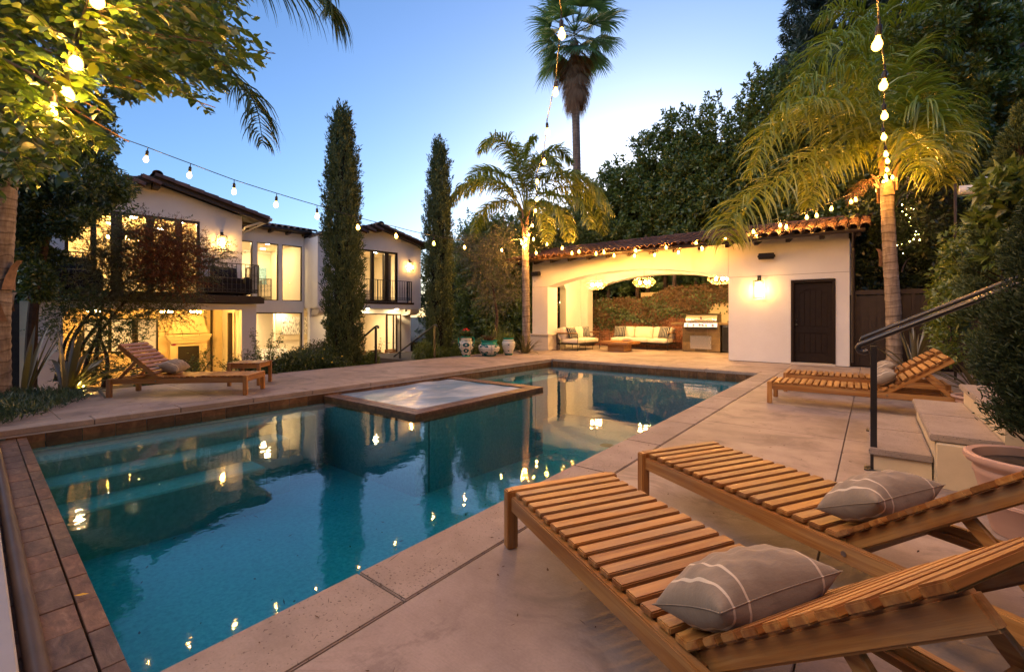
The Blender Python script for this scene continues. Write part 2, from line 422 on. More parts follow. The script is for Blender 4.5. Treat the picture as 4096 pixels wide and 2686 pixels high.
def m_stripe(name, base, line, freqs, axis=0, width=0.012, rough=0.9, half=None):
    """fabric with woven thin lines at |coord| = freqs (object space)"""
    m, n, l, out = mat_new(name)
    p = n.new('ShaderNodeBsdfPrincipled'); l.new(p.outputs[0], out.inputs[0]); p.inputs['Roughness'].default_value = rough
    p.inputs['Sheen Weight'].default_value = 0.2
    tc = n.new('ShaderNodeTexCoord'); sep = n.new('ShaderNodeSeparateXYZ'); l.new(tc.outputs['Object'], sep.inputs[0])
    x = sep.outputs[axis]; fac = None
    for f in freqs:
        d = mth(n, l, 'ABSOLUTE', mth(n, l, 'SUBTRACT', x, f), 0)
        k = mth(n, l, 'LESS_THAN', d, width/2)
        fac = k if fac is None else mth(n, l, 'MAXIMUM', fac, k)
    nz = noise(n, l, tc.outputs['Object'], 9, 4, 0.6)
    b = ramp(n, l, nz, [(0.3, tuple(c*0.85 for c in base)), (0.7, tuple(min(1, c*1.1) for c in base))])
    l.new(mixc(n, l, fac, b, line), p.inputs['Base Color'])
    wv = noise(n, l, tc.outputs['Object'], 400, 2, 0.5)
    wr = noise(n, l, mapping(n, l, tc.outputs['Object'], (5, 14, 9)), 1.6, 4, 0.6)
    l.new(bump(n, l, mth(n, l, 'ADD', mth(n, l, 'MULTIPLY', wv, 0.06), wr), 0.5, 0.012), p.inputs['Normal']); return m
M['pillow'] = m_stripe('taupe_pillow_fabric', (0.25,0.205,0.155), (0.60,0.53,0.42), (-0.185,-0.125, 0.165), 0, 0.008)
M['pillow_stripe'] = m_stripe('navy_striped_fabric', (0.020,0.030,0.045), (0.62,0.58,0.50), (-0.18,-0.12,-0.06,0.0,0.06,0.12,0.18), 0, 0.010)
# ------------------------------------------------------------------ ground, terrace, pool
LOW = -1.06            # level of the lower patio by the house
PX0, PX1, PY0, PY1 = -7.15, -1.90, 0.45, 10.88      # pool inside the coping
WATER_Z = -0.165
def plane(name, x0, x1, y0, y1, z, mat, parent=None):
    mb = MB(); mb.add([(x0,y0,z),(x1,y0,z),(x1,y1,z),(x0,y1,z)], [(0,1,2,3)])
    return mb.build(name, mat, parent, recalc=False)
M['ground'] = m_simple('garden_soil', (0.040,0.032,0.022), 0.95, var=0.5, scale=3, bmp=0.8, bscale=20)
mb = MB(); gz = LOW-0.06; a0, a1, b0, b1 = PX0-0.2, PX1+0.2, PY0-0.2, PY1+0.2; B = 1500
mb.add([(-B,-B,gz),(B,-B,gz),(B,B,gz),(-B,B,gz),(a0,b0,gz),(a1,b0,gz),(a1,b1,gz),(a0,b1,gz)], [(0,1,5,4),(1,2,6,5),(2,3,7,6),(3,0,4,7)])
g_ = mb.build('ground', M['ground'], recalc=False); g_['kind'] = 'structure'
# raised terrace body: four blocks round the pool hollow
mb = MB()
mb.box(-9.93, PX0-0.02, -3.0, 14.5, LOW-0.3, -0.060)
mb.box(PX1+0.02, 9.0, -3.0, 14.5, LOW-0.3, -0.060)
mb.box(PX0-0.02, PX1+0.02, PY1+0.02, 14.5, LOW-0.3, -0.061)
mb.box(PX0-0.02, PX1+0.02, -3.0, PY0-0.02, LOW-0.3, -0.150)
mb.box(-11.5, 14.0, 14.5, 26.0, LOW-0.3, -0.062)
mb.box(-13.5, -9.93, 8.7, 14.5, LOW-0.3, -0.10)
struct('terrace', mb, M['joint'])
mb = MB(); mb.box(9.0, 60, -20, 60, LOW-0.3, -0.02); mb.box(-60, 60, 26.0, 90, LOW-0.3, -0.03); mb.box(-60,-13.5,14.5,26,LOW-0.3,-0.04)
struct('garden_ground', mb, M['earth'])

def slabs(parent, x0, x1, y0, y1, xs, ys, mat, zt=0.0, th=0.055, gap=0.006, name='slab', lip=0.004):
    xs = [x0] + [x for x in xs if x0 < x < x1] + [x1]; ys = [y0] + [y for y in ys if y0 < y < y1] + [y1]
    for i in range(len(xs)-1):
        for j in range(len(ys)-1):
            mb = MB(); a, b, c, d = xs[i]+gap/2, xs[i+1]-gap/2, ys[j]+gap/2, ys[j+1]-gap/2
            mb.box(a, b, c, d, zt-th, zt)
            mb.build(name, mat, parent, bevel=min(lip, 0.006))
deck = struct('pool_deck', MB().box(-1.54, 9.0, -3.0, 13.46, -0.058, -0.050), M['joint'])
slabs(deck, -1.545, 9.0, -2.9, 13.45, [-0.21, 2.0, 4.5], [0.2, 2.35, 4.05, 5.52, 7.15, 8.85, 10.55, 11.9], M['concrete'])
slabs(deck, -9.93, -1.545, 11.21, 13.46, [-8.3,-6.9,-5.35,-3.9,-2.7], [12.3], M['concrete'])
slabs(deck, -9.93, -3.09, 13.46, 17.2, [-8.3,-6.9,-5.35,-3.9], [14.1, 15.6], M['concrete'])
slabs(deck, -9.93, PX0-0.30, -1.0, 11.21, [], [0.9, 2.55, 4.45, 6.1, 7.9, 9.6], M['concrete_far'])
slabs(deck, -0.42, 9.0, 13.46, 16.0, [2.0,4.5], [], M['concrete'])

# coping stones
cop = struct('pool_coping', MB().box(PX1, PX1+0.33, -1.0, 11.2, -0.058, -0.050), M['joint'])
def stone(parent, x0, x1, y0, y1, mat, name='coping_stone', z0=-0.062, z1=0.0, gap=0.008, over=0.0):
    mb = MB(); mb.box(x0+gap/2, x1-gap/2, y0+gap/2, y1-gap/2, z0, z1)
    return mb.build(name, mat, parent, bevel=0.006, seg=2)
ys = [-1.0, 0.1, 1.23, 2.37, 3.2, 4.2, 5.25, 6.3, 7.35, 8.4, 9.5, 10.55]
for a, b in zip(ys[:-1], ys[1:]): stone(cop, PX1, PX1+0.35, a, b, M['coping'])
stone(cop, PX1, PX1+0.35, 10.55, 11.21, M['coping'])
xs = [PX0, -6.1, -5.1, -4.1, -3.0, PX1]
for a, b in zip(xs[:-1], xs[1:]): stone(cop, a, b, PY1, PY1+0.33, M['coping'])
ys = [-1.0, 0.35, 1.15, 2.0, 2.9, 3.8, 4.9, 6.1, 7.2, 8.4, 9.6, PY1+0.33]
for a, b in zip(ys[:-1], ys[1:]): stone(cop, PX0-0.30, PX0, a, b, M['coping_far'])
# aluminium cover track under the house-side coping
tr_ = MB(); tr_.box(PX0-0.02, PX0+0.006, -0.2, PY1, -0.080, -0.064)
tag(tr_.build('cover_track', M['grey_metal']), 'long thin aluminium cover track under the coping on the house side of the pool', 'track')

# pool shell with steps
shell = struct('pool_shell', MB().box(PX0-0.25, PX1+0.25, PY0-0.25, PY1+0.25, -2.15, -2.0), M['plaster'])
mb = MB()
mb.box(PX0-0.24, PX0-0.012, PY0-0.24, PY1+0.24, -2.0, -0.070)
mb.box(PX1+0.012, PX1+0.24, PY0-0.24, PY1+0.24, -2.0, -0.070)
mb.box(PX0-0.012, PX1+0.012, PY0-0.24, PY0, -2.0, -0.156)
mb.box(PX0-0.012, PX1+0.012, PY1+0.012, PY1+0.24, -2.0, -0.070)
mb.build('pool_wall', M['plaster'], shell)
mb = MB(); mb.add([(PX0-.01,PY0-.01,-1.08),(PX1+.01,PY0-.01,-1.08),(PX1+.01,PY1+.01,-1.50),(PX0-.01,PY1+.01,-1.50)], [(0,1,2,3)])
mb.build('pool_floor', M['plaster'], shell, recalc=False)
for k, (x1, y1, zt) in enumerate(((PX0+0.50, 3.6, -0.28), (PX0+0.92, 3.0, -0.45), (PX0+1.34, 2.5, -0.63))):
    mb = MB(); mb.box(PX0-0.009-k*0.002, x1, PY0-0.003, y1, -1.6, zt); mb.build('pool_step', M['plaster_step'], shell, bevel=0.02)
mb = MB(); mb.box(PX0-0.004, PX0+0.45, 7.2, PY1+0.003, -1.9, -0.42); mb.build('pool_bench', M['plaster'], shell, bevel=0.02)
dr = MB(); dr.lathe([(0.0,0.0),(0.13,0.0),(0.15,-0.012),(0.15,-0.02)], 24)
for x, y, z in ((-4.2, 8.4, -1.42), (-3.5, 8.6, -1.43)):
    o = link_mesh('drain_cover', dr.mesh('drain_cover', M['black']), shell, (x, y, z+0.03))
# waterline tiles
tl = MB(); tl.box(0, 0.010, 0, 0.293, 0, 0.150); tme = tl.mesh('waterline_tile', M['pooltile'], bevel=0.002)
y = PY0
while y < PY1-0.05: link_mesh('waterline_tile', tme, shell, (PX0-0.010, y, -0.232)); y += 0.2975
tl = MB(); tl.box(0, 0.196, 0, 0.010, 0, 0.165); tme2 = tl.mesh('waterline_tile', M['pooltile'], bevel=0.002)
x = PX0
while x < PX1-0.05: link_mesh('waterline_tile', tme2, shell, (x, PY1+0.0005, -0.232)); x += 0.2
# water
mb = MB(); mb.box(PX0-0.03, PX1+0.03, PY0-0.05, PY1+0.03, -1.95, WATER_Z)
wat = tag(mb.build('pool_water', M['water']), 'still teal pool water mirroring the house and the cypresses', None, None, 'structure')

# spa
SX0, SX1, SY0, SY1 = PX0+0.004, -4.80, 3.98, 7.02
spa = thing('spa', 'raised rectangular spa with brown tiled rim and milky bubbling water inside the pool', 'spa', (SX0, SY0, -0.08))
def spart(mb, name, mat, **k): return mb.build(name, mat, spa, (-SX0, -SY0, 0.08), **k)
rim = 0.25
mb = MB()
for a in ((SX0, SX1, SY0, SY0+rim), (SX1-rim, SX1, SY0+rim, SY1-rim), (SX0, SX1, SY1-rim, SY1)): mb.box(a[0]+.01, a[1]-.012, a[2]+.012, a[3]-.012, -1.6, -0.124)
spart(mb, 'spa_wall', M['plaster'])
for a in ((SX0, SX1-.008, SY0+.006, SY0+.011), (SX1-.011, SX1-.006, SY0+.012, SY1-.012)):
    mb = MB(); mb.box(*a, -0.25, -0.126); spart(mb, 'spa_band', M['pooltile'])
def rim_tiles(x0, x1, y0, y1, along, pitch):
    p = x0 if along == 'x' else y0; e = x1 if along == 'x' else y1
    n = max(1, round((e-p)/pitch)); st = (e-p)/n
    for i in range(n):
        for k in range(2):
            mb = MB(); g = 0.003
            if along == 'x':
                h = (y1-y0)/2; mb.box(p+i*st+g, p+(i+1)*st-g, y0+k*h+g, y0+(k+1)*h-g, -0.125, -0.108)
            else:
                h = (x1-x0)/2; mb.box(x0+k*h+g, x0+(k+1)*h-g, p+i*st+g, p+(i+1)*st-g, -0.125, -0.108)
            spart(mb, 'rim_tile', M['slate'], bevel=0.002)
rim_tiles(SX0, SX1, SY0, SY0+rim, 'x', 0.3); rim_tiles(SX1-rim, SX1, SY0+rim, SY1-rim, 'y', 0.3); rim_tiles(SX0, SX1, SY1-rim, SY1, 'x', 0.3)
fm = MB(); nx, ny = 46, 50
xs_ = np.linspace(SX0+0.004, SX1-rim-.014, nx); ys_ = np.linspace(SY0+rim+.014, SY1-rim-.014, ny)
X_, Y_ = np.meshgrid(xs_, ys_); Z_ = -0.134 + 0.010*np.sin(X_*5.1+1.2*np.sin(Y_*3))*np.cos(Y_*4.3+X_) + 0.005*np.sin(X_*11+Y_*7)
V = np.stack([X_.ravel()-SX0, Y_.ravel()-SY0, Z_.ravel()+0.08], 1)
I = np.arange(nx*ny).reshape(ny, nx); F = np.stack([I[:-1,:-1].ravel(), I[:-1,1:].ravel(), I[1:,1:].ravel(), I[1:,:-1].ravel()], 1)
link_mesh('spa_water', mesh_np('spa_water', V, F, M['foam'], True), spa)
mb = MB(); mb.box(SX0+.02, SX1-rim, SY0+rim, SY1-rim, -0.6, -0.17); spart(mb, 'spa_floor', M['plaster'])

# slate walk at the near-left end of the pool (turned by about 2 degrees), two rows of tiles
sl = struct('slate_walk', MB().box(-9.0, -1.9, -0.9, 0.40, -0.157, -0.135), M['joint'])
A_ = R(-1.8); ca, sa = math.cos(A_), math.sin(A_)
def slate_pt(x, y): return (-1.9 + (x+1.9)*ca - (y-0.435)*sa, 0.435 + (x+1.9)*sa + (y-0.435)*ca)
def slate_row(y0, y1, x_start, pitch, n):
    for i in range(n):
        xa = x_start - i*pitch; xb = xa - pitch + 0.006
        P4 = [slate_pt(xb, y0), slate_pt(xa, y0), slate_pt(xa, y1), slate_pt(xb, y1)]
        zt = -0.098 + rnd.uniform(-0.0015, 0.0015)
        mb = MB(); mb.add([(p[0], p[1], -0.134) for p in P4] + [(p[0], p[1], zt) for p in P4],
               [(0,3,2,1),(4,5,6,7),(0,1,5,4),(1,2,6,5),(2,3,7,6),(3,0,4,7)])
        mb.build('slate_tile', M['slate'], sl, bevel=0.002)
slate_row(0.365, 0.435, -1.93, 0.30, 18)
slate_row(0.205, 0.357, -1.86, 0.245, 22)
slate_row(0.045, 0.197, -1.80, 0.245, 22)
mb = MB(); mb.box(-7.3,-1.9,0.30,0.46,-1.2,-0.150); mb.build('pool_end_wall', M['pooltile'], shell)
# cover tube and pale lid
mb = MB(); mb.tube([(-9.5, 0.437, -0.063), (-1.05, 0.185, -0.063)], 0.033, 20)
tag(mb.build('cover_tube', M['dull_tube'], smooth='auto'), 'dull brown grey tube lying along the slate walk at the left edge', 'tube')
mb = MB(); P0 = [(-9.0, 0.377), (-1.0, 0.132), (-1.0, -0.6), (-9.0, -0.6)]
mb.prism(P0, 'z', -0.06, 0.03)
lid_ = tag(mb.build('metal_cover_box', M['grey_metal'], bevel=0.006), 'pale metal pool cover box beside the brown tube', 'cover box')
# fallen leaf
mb = MB(); mb.add([(-0.03,0,0),(0,-0.010,0.004),(0.03,0,0.008),(0,0.010,0.006)], [(0,1,2,3)])
tag(mb.build('fallen_leaf', m_simple('yellow_leaf', (0.75,0.42,0.03), 0.6), loc=(-2.87, 0.415, -0.088), rot=(0,0.1,0.9)), 'small yellow leaf lying on the slate tiles', 'leaf')

# ------------------------------------------------------------------ steps on the right with rail
st = thing('garden_steps', 'three travertine steps climbing to the right beside the black handrail', 'steps', (0.0, 5.3, 0))
def stp(mb, name, mat, **k): return mb.build(name, mat, st, (0, -5.3, 0), **k)
for k in range(5):
    x0 = -0.02 + 0.345*k; zt = 0.18*(k+1); ya, yb = (4.50, 6.20) if k != 1 else (4.42, 6.22)
    if k >= 2: ya, yb = 4.42, 6.24
    mb = MB(); mb.box(x0+0.03, x0+0.345+0.02+(2.0 if k == 4 else 0), ya+0.03, yb-0.03, 0.001 if k == 0 else 0.18*k-0.001-0.18, zt-0.052); stp(mb, 'riser', M['cream'])
    ym = 0.5*(ya+yb)
    for a, b in ((ya, ym-0.003), (ym+0.003, yb)):
        mb = MB(); mb.box(x0, x0+0.345+0.025+(2.0 if k == 4 else 0), a, b, zt-0.05, zt); stp(mb, 'tread', M['coping'], bevel=0.007, seg=2)
mb = MB(); mb.box(0.36, 4.0, 4.36, 4.445, 0.001, 0.305); stp(mb, 'cheek_wall', M['cream'])
rail = thing('handrail', 'black double handrail rising over the garden steps', 'handrail', (0.01, 4.57, 0))
for yo in (0.0, 1.55):
    mb = MB(); mb.cbox((0, yo, 0.485), (0.042, 0.042, 0.97)); mb.cbox((0, yo, 0.005), (0.12, 0.12, 0.010)); mb.build('post', M['iron'], rail, bevel=0.003)
    pts = []
    for i in range(9):
        a = R(250) - R(230)*i/8
        pts.append((-0.055 + 0.030*math.cos(a)-0.0, yo, 0.945 + 0.030*math.sin(a)))
    sl_ = 0.52
    pts += [(-0.02, yo, 0.985)]
    pts = [(-0.045+0.028*math.cos(a_), yo, 0.950+0.028*math.sin(a_)) for a_ in [R(20)-R(300)*i/10 for i in range(10)][::-1]][3:]
    pts = [(-0.035, yo, 0.93), (-0.06, yo, 0.918), (-0.088, yo, 0.925), (-0.10, yo, 0.95), (-0.088, yo, 0.975), (-0.05, yo, 0.995), (0.0, yo, 1.022)] + [(0.0+0.2*i, yo, 1.022+0.2*i*sl_) for i in range(1, 14)]
    mb = MB(); mb.tube(pts, 0.021, 12); mb.build('rail_bar', M['iron'], rail, smooth='auto')
for yo in (0.0, 1.55):
    mb = MB(); mb.cbox((2.45, yo, 1.55), (0.042, 0.042, 1.5)); mb.build('post', M['iron'], rail)
# ------------------------------------------------------------------ pavilion
def arch_z(x, x0, x1, zs, zc):
    """segmental arch height with small shoulders"""
    c = (x0+x1)/2; hw = (x1-x0)/2; rise = zc-zs; Rr = (hw*hw + rise*rise)/(2*rise)
    d = min(1.0, abs(x-c)/hw)*hw
    return zc - Rr + math.sqrt(Rr*Rr - d*d)
def arch_panel(mb, x0, x1, zs, zc, ztop, y0, y1, n=28, axis='y'):
    """wall piece above an arched opening"""
    xs = [x0+(x1-x0)*i/n for i in range(n+1)]; zb = [arch_z(x, x0, x1, zs, zc) for x in xs]
    vs = []
    for x, z in zip(xs, zb):
        for (yy, zz) in ((y0, z), (y1, z), (y1, ztop), (y0, ztop)):
            vs.append((x, yy, zz) if axis == 'y' else (yy, x, zz))
    fs = []
    for i in range(n):
        a, b = 4*i, 4*i+4
        fs += [(a, b, b+3, a+3), (a+1, a+2, b+2, b+1), (a, a+1, b+1, b), (a+3, b+3, b+2, a+2)]
    fs += [(0,3,2,1), (4*n,4*n+1,4*n+2,4*n+3)]
    mb.add(vs, fs)
pav = thing('pavilion', 'white stucco pool pavilion with a wide arch, clay tile roof and dark plank door', 'pavilion', (-5.0, 13.47, 0))
def pv(mb, name, mat, parent=pav, **k): return mb.build(name, mat, parent, (5.0, -13.47, 0) if parent is pav else None, **k)
WT = 3.06
mb = MB()
mb.box(-9.71, -9.04, 13.47, 14.10, 0, 2.258)                    # left front pier
mb.box(-9.71, -9.04, 13.474, 14.097, 2.270, WT)
arch_panel(mb, -9.04, -3.09, 2.262, 2.68, WT, 13.470, 14.05)
pv(mb, 'front_wall', M['stucco'])
mb = MB()
mb.box(-3.085, -1.62, 13.47, 16.9, 0.012, 2.268); mb.box(-0.69, -0.42, 13.47, 16.9, 0.012, 2.268); mb.box(-1.62, -0.69, 13.472, 16.9, 2.13, 2.268)
mb.box(-3.085, -0.42, 13.474, 16.9, 2.276, WT); mb.box(-1.62, -0.69, 13.75, 16.9, 0.012, 2.13)
pv(mb, 'store_room_wall', M['stucco'])
mb = MB(); mb.box(-3.08, -0.43, 13.482, 16.8, 2.2, 2.4); pv(mb, 'wall_joint', M['joint'])
mb = MB()
mb.box(-9.72, -9.44, 15.36, 16.95, 0, 2.27)
arch_panel(mb, 14.12, 15.36, 2.27, 2.62, WT-0.01, -9.70, -9.44, 12, 'x')
mb.box(-9.719, -9.441, 15.362, 16.94, 2.272, WT-0.01)
mb.box(-9.438, -9.12, 16.50, 16.94, 0, 2.27)
arch_panel(mb, -9.12, -3.20, 2.27, 2.76, WT-0.01, 16.50, 16.94)
mb.box(-9.436, -9.12, 16.502, 16.938, 2.272, WT-0.012)
pv(mb, 'rear_wall', M['stucco'])
mb = MB(); mb.box(-9.43, -3.10, 14.06, 16.49, 2.98, 3.04); pv(mb, 'ceiling', M['white'])
# pier plinths with moulding
def plinth(x0, x1, y0, y1):
    mb = MB()
    for e, z0, z1 in ((0.085, 0.001, 0.10), (0.070, 0.10, 0.14), (0.055, 0.14, 0.50), (0.075, 0.50, 0.535), (0.095, 0.535, 0.585)):
        mb.box(x0-e, x1+e, y0-e, y1+e, z0, z1)
    return mb
M['limestone'] = m_simple('pale_limestone', (0.55,0.50,0.43), 0.8, var=0.06, bmp=0.15)
pv(plinth(-9.71, -9.04, 13.47, 14.10), 'plinth', M['limestone'], bevel=0.008)
mb = MB(); mb.box(-9.5, -9.06, 16.44, 17.0, 0.001, 0.40); pv(mb, 'plinth', M['brown'])
# eaves, gutter, rafters, fascia
SLP = 0.27; EY, EZ = 12.87, 3.19; RY = 15.25
def roof_z(y): return EZ + (y-EY)*SLP
mb = MB()
mb.add([(-10.35, EY-.02, EZ-0.05), (-0.12, EY-.02, EZ-0.05), (-0.12, RY, roof_z(RY)-0.05), (-10.35, RY, roof_z(RY)-0.05),
        (-10.35, EY-.02, EZ-0.01), (-0.12, EY-.02, EZ-0.01), (-0.12, RY, roof_z(RY)-0.01), (-10.35, RY, roof_z(RY)-0.01)],
       [(0,3,2,1),(4,5,6,7),(0,1,5,4),(1,2,6,5),(2,3,7,6),(3,0,4,7)])
mb.add([(-10.35, 17.6, EZ-0.05), (-0.12, 17.6, EZ-0.05), (-0.12, RY+.001, roof_z(RY)-0.05), (-10.35, RY+.001, roof_z(RY)-0.05),
        (-10.35, 17.6, EZ-0.01), (-0.12, 17.6, EZ-0.01), (-0.12, RY+.001, roof_z(RY)-0.01), (-10.35, RY+.001, roof_z(RY)-0.01)],
       [(0,1,2,3),(4,7,6,5),(0,4,5,1),(1,5,6,2),(2,6,7,3),(3,7,4,0)])
pv(mb, 'roof_deck', M['brown'])
gp = [(0.065*math.cos(R(a)), 0.065*math.sin(R(a))) for a in range(180, 361, 20)]
mb = MB(); prof = [(EY-0.06+p[0], EZ-0.035+p[1]) for p in gp] + [(EY-0.06+0.055*math.cos(R(a)), EZ-0.035+0.055*math.sin(R(a))) for a in range(360, 179, -20)]
mb.prism(prof, 'x', -10.35, -0.12); pv(mb, 'gutter', M['bronze'])
for i in range(15):
    x = -9.9 + 0.69*i
    mb = MB(); z = roof_z(13.2)-0.12
    mb.beam((x, EY+0.03, roof_z(EY)-0.115), (x, 13.46, roof_z(13.46)-0.115), 0.09, 0.12); pv(mb, 'rafter_tail', M['brown'])
mb = MB(); mb.tube([(-0.33, 12.86, 3.12), (-0.33, 13.05, 3.02), (-0.35, 13.38, 2.86), (-0.35, 13.40, 2.75), (-0.35, 13.40, 0.12)], 0.036, 10)
pv(mb, 'downpipe', M['bronze'], smooth='auto')
mb = MB(); mb.box(-9.7, -0.44, 13.474, 13.62, WT+0.001, roof_z(13.47)-0.055); pv(mb, 'wall_head', M['stucco'])
# barrel tiles
def barrel(L=0.43, r0=0.105, r1=0.085, th=0.014, n=7):
    """convex cover tile along +y (up slope), wide end at y=0"""
    mb = MB(); vs = []
    for y, r in ((0, r0), (L, r1)):
        for rr in (r, r-th):
            for j in range(n+1):
                a = math.pi*j/n; vs.append((rr*math.cos(a), y, rr*math.sin(a)*0.85))
    k = n+1; fs = []
    for j in range(n):
        fs += [(j, j+1, 2*k+j+1, 2*k+j), (k+j, 3*k+j, 3*k+j+1, k+j+1), (j, k+j, k+j+1, j+1), (2*k+j, 2*k+j+1, 3*k+j+1, 3*k+j)]
    mb.add(vs, fs); return mb
cover_me = barrel().mesh('roof_tile', M['rooftile'], smooth='auto')
pan = MB(); vs = []
for y, r in ((0, 0.095), (0.43, 0.11)):
    for j in range(6):
        a = math.pi + math.pi*j/5; vs.append((r*math.cos(a), y, 0.075+r*math.sin(a)*0.7))
pan.add(vs, [(j, j+1, 7+j, 6+j) for j in range(5)]); pan_me = pan.mesh('pan_tile', M['rooftile'], smooth=True)
def lay_tiles(parent, off, x0, x1, yl, pitch, rows, cols=None, ang=0.0, base=None, tilt=0.0, limit=300):
    pass
ang = math.atan(SLP); n = 0
ncol = 46; pit = (10.35-0.12)/ncol
rest = MB()
for r_ in range(7):
    for c_ in range(ncol+1):
        x = -10.35 + pit*c_ + rnd.uniform(-0.006, 0.006); yy = EY - 0.07 + 0.35*r_*math.cos(ang)
        zz = roof_z(yy) + 0.030 + rnd.uniform(-0.004, 0.006)
        if n < 290:
            o = link_mesh('roof_tile', cover_me, pav, (x+5.0, yy-13.47, zz), (ang+rnd.uniform(-.015,.015), 0, rnd.uniform(-.03,.03))); n += 1
        else:
            rm = Matrix.Translation((x, yy, zz)) @ Matrix.Rotation(ang, 4, 'X')
            rest.add([rm @ v.co for v in cover_me.vertices], [tuple(p.vertices) for p in cover_me.polygons])
        if c_ < ncol:
            rm = Matrix.Translation((x+pit/2, yy+0.01, zz-0.055)) @ Matrix.Rotation(ang, 4, 'X')
            rest.add([rm @ v.co for v in pan_me.vertices], [tuple(p.vertices) for p in pan_me.polygons])
o = pv(rest, 'roof_tiling', M['rooftile'], smooth='auto', recalc=False); o['kind'] = 'stuff'
rid = MB()
for i in range(26):
    x = -10.35 + 0.40*i
    rm = Matrix.Translation((x, RY, roof_z(RY)+0.03)) @ Matrix.Rotation(R(-90), 4, 'Z')
    rid.add([rm @ v.co for v in cover_me.vertices], [tuple(p.vertices) for p in cover_me.polygons])
pv(rid, 'ridge_cap', M['rooftile'], smooth='auto', recalc=False)

# door
M['door'] = m_simple('espresso_door', (0.016,0.009,0.006), 0.55, var=0.25, scale=14, spec=0.2)
door = pv(MB().box(-1.555, -0.755, 13.56, 13.60, 0.055, 2.055), 'door', M['door'])
fr = MB(); fr.box(-1.615, -1.555, 13.44, 13.62, 0.02, 2.115); fr.box(-0.755, -0.695, 13.44, 13.62, 0.02, 2.115); fr.box(-1.555, -0.755, 13.44, 13.62, 2.055, 2.114)
pv(fr, 'door_frame', M['door'], bevel=0.004)
mb = MB(); mb.box(-1.62, -0.69, 13.40, 13.62, 0.004, 0.05); pv(mb, 'threshold', M['limestone'])
def dch(mb, name, mat, **k): return mb.build(name, mat, door, **k)
mb = MB()
mb.box(-1.553, -1.455, 13.535, 13.56, 0.056, 2.054); mb.box(-0.855, -0.757, 13.535, 13.56, 0.056, 2.054)
mb.box(-1.455, -0.855, 13.535, 13.56, 0.056, 0.28); mb.box(-1.455, -0.855, 13.535, 13.56, 0.80, 0.94)
arch_panel(mb, -1.455, -0.855, 1.78, 1.90, 2.054, 13.535, 13.56, 12)
dch(mb, 'door_stile', M['door'])
for (za, zb) in ((0.30, 0.78), (0.96, 1.80)):
    for i in range(5):
        x = -1.445 + 0.118*i; mb = MB(); zt = zb if zb < 1 else arch_z(x+0.055, -1.455, -0.855, 1.77, 1.885)-0.02
        mb.box(x, x+0.110, 13.547, 13.559, za, zt); dch(mb, 'door_plank', M['door'], bevel=0.003)
for z, r in ((1.00, 0.026), (1.12, 0.022)):
    mb = MB(); mb.tube([(-1.50, 13.536, z), (-1.50, 13.50, z)], [0.012, 0.012], 10); mb.tube([(-1.50, 13.505, z), (-1.50, 13.49, z), (-1.50, 13.472, z)], [r*0.8, r, r*0.6], 12)
    dch(mb, 'door_knob' if z < 1.05 else 'deadbolt', M['chrome'], smooth='auto')

# wall lanterns
def lantern(loc, rz, label, power, s=1.0, grp='lantern wall lights'):
    t = thing('wall_lantern', label, 'lantern', loc, rz, grp)     # local -y faces away from the wall
    mb = MB(); mb.box(-0.045*s, 0.045*s, -0.02, 0.0, 0.20*s, 0.36*s); mb.box(-0.012, 0.012, -0.10*s, -0.02, 0.27*s, 0.295*s); mb.build('wall_plate', M['iron'], t)
    w_, h_ = 0.10*s, 0.24*s; cy = -0.14*s
    mb = MB()
    for sx in (-1, 1):
        for sy in (-1, 1): mb.beam((sx*w_, cy+sy*w_, -h_), (sx*w_, cy+sy*w_, h_*0.85), 0.012, 0.012)
    for z in (-h_, h_*0.85):
        for sx in (-1, 1): mb.beam((sx*w_, cy-w_, z), (sx*w_, cy+w_, z), 0.014, 0.012); mb.beam((-w_, cy+sx*w_, z), (w_, cy+sx*w_, z), 0.014, 0.012)
    mb.box(-w_*0.7, w_*0.7, cy-w_*0.7, cy+w_*0.7, h_*0.86, h_*0.93); mb.box(-w_*0.25, w_*0.25, cy-w_*0.25, cy+w_*0.25, h_*0.93, h_*1.12); mb.beam((0, cy, h_*1.1), (0, 0, h_*1.1), 0.02, 0.02)
    mb.build('cage', M['iron'], t)
    for k in (-1, 0, 1):
        mb = MB(); mb.tube([(k*0.035*s, cy+abs(k)*0.02, -0.12*s), (k*0.035*s, cy+abs(k)*0.02, 0.0), (k*0.035*s, cy+abs(k)*0.02, 0.07*s)], [0.012*s, 0.016*s, 0.010*s], 8)
        mb.build('lamp_tube', m_lan, t, smooth=True)
    mb = MB(); g = 0.003
    for sx in (-1, 1): mb.box(sx*w_-g/2, sx*w_+g/2, cy-w_+.006, cy+w_-.006, -h_+.01, h_*0.84)
    mb.box(-w_+.006, w_-.006, cy-w_-g/2, cy-w_+g/2, -h_+.01, h_*0.84)
    mb.build('lantern_glass', M['glass'], t)
    return t
m_lan = m_emit('lantern_filament', (1.0, 0.50, 0.12), 190.0)
lantern((-2.33, 13.468, 1.93), 0, 'large black lantern glowing on the white wall left of the pavilion door', 60, 1.0)

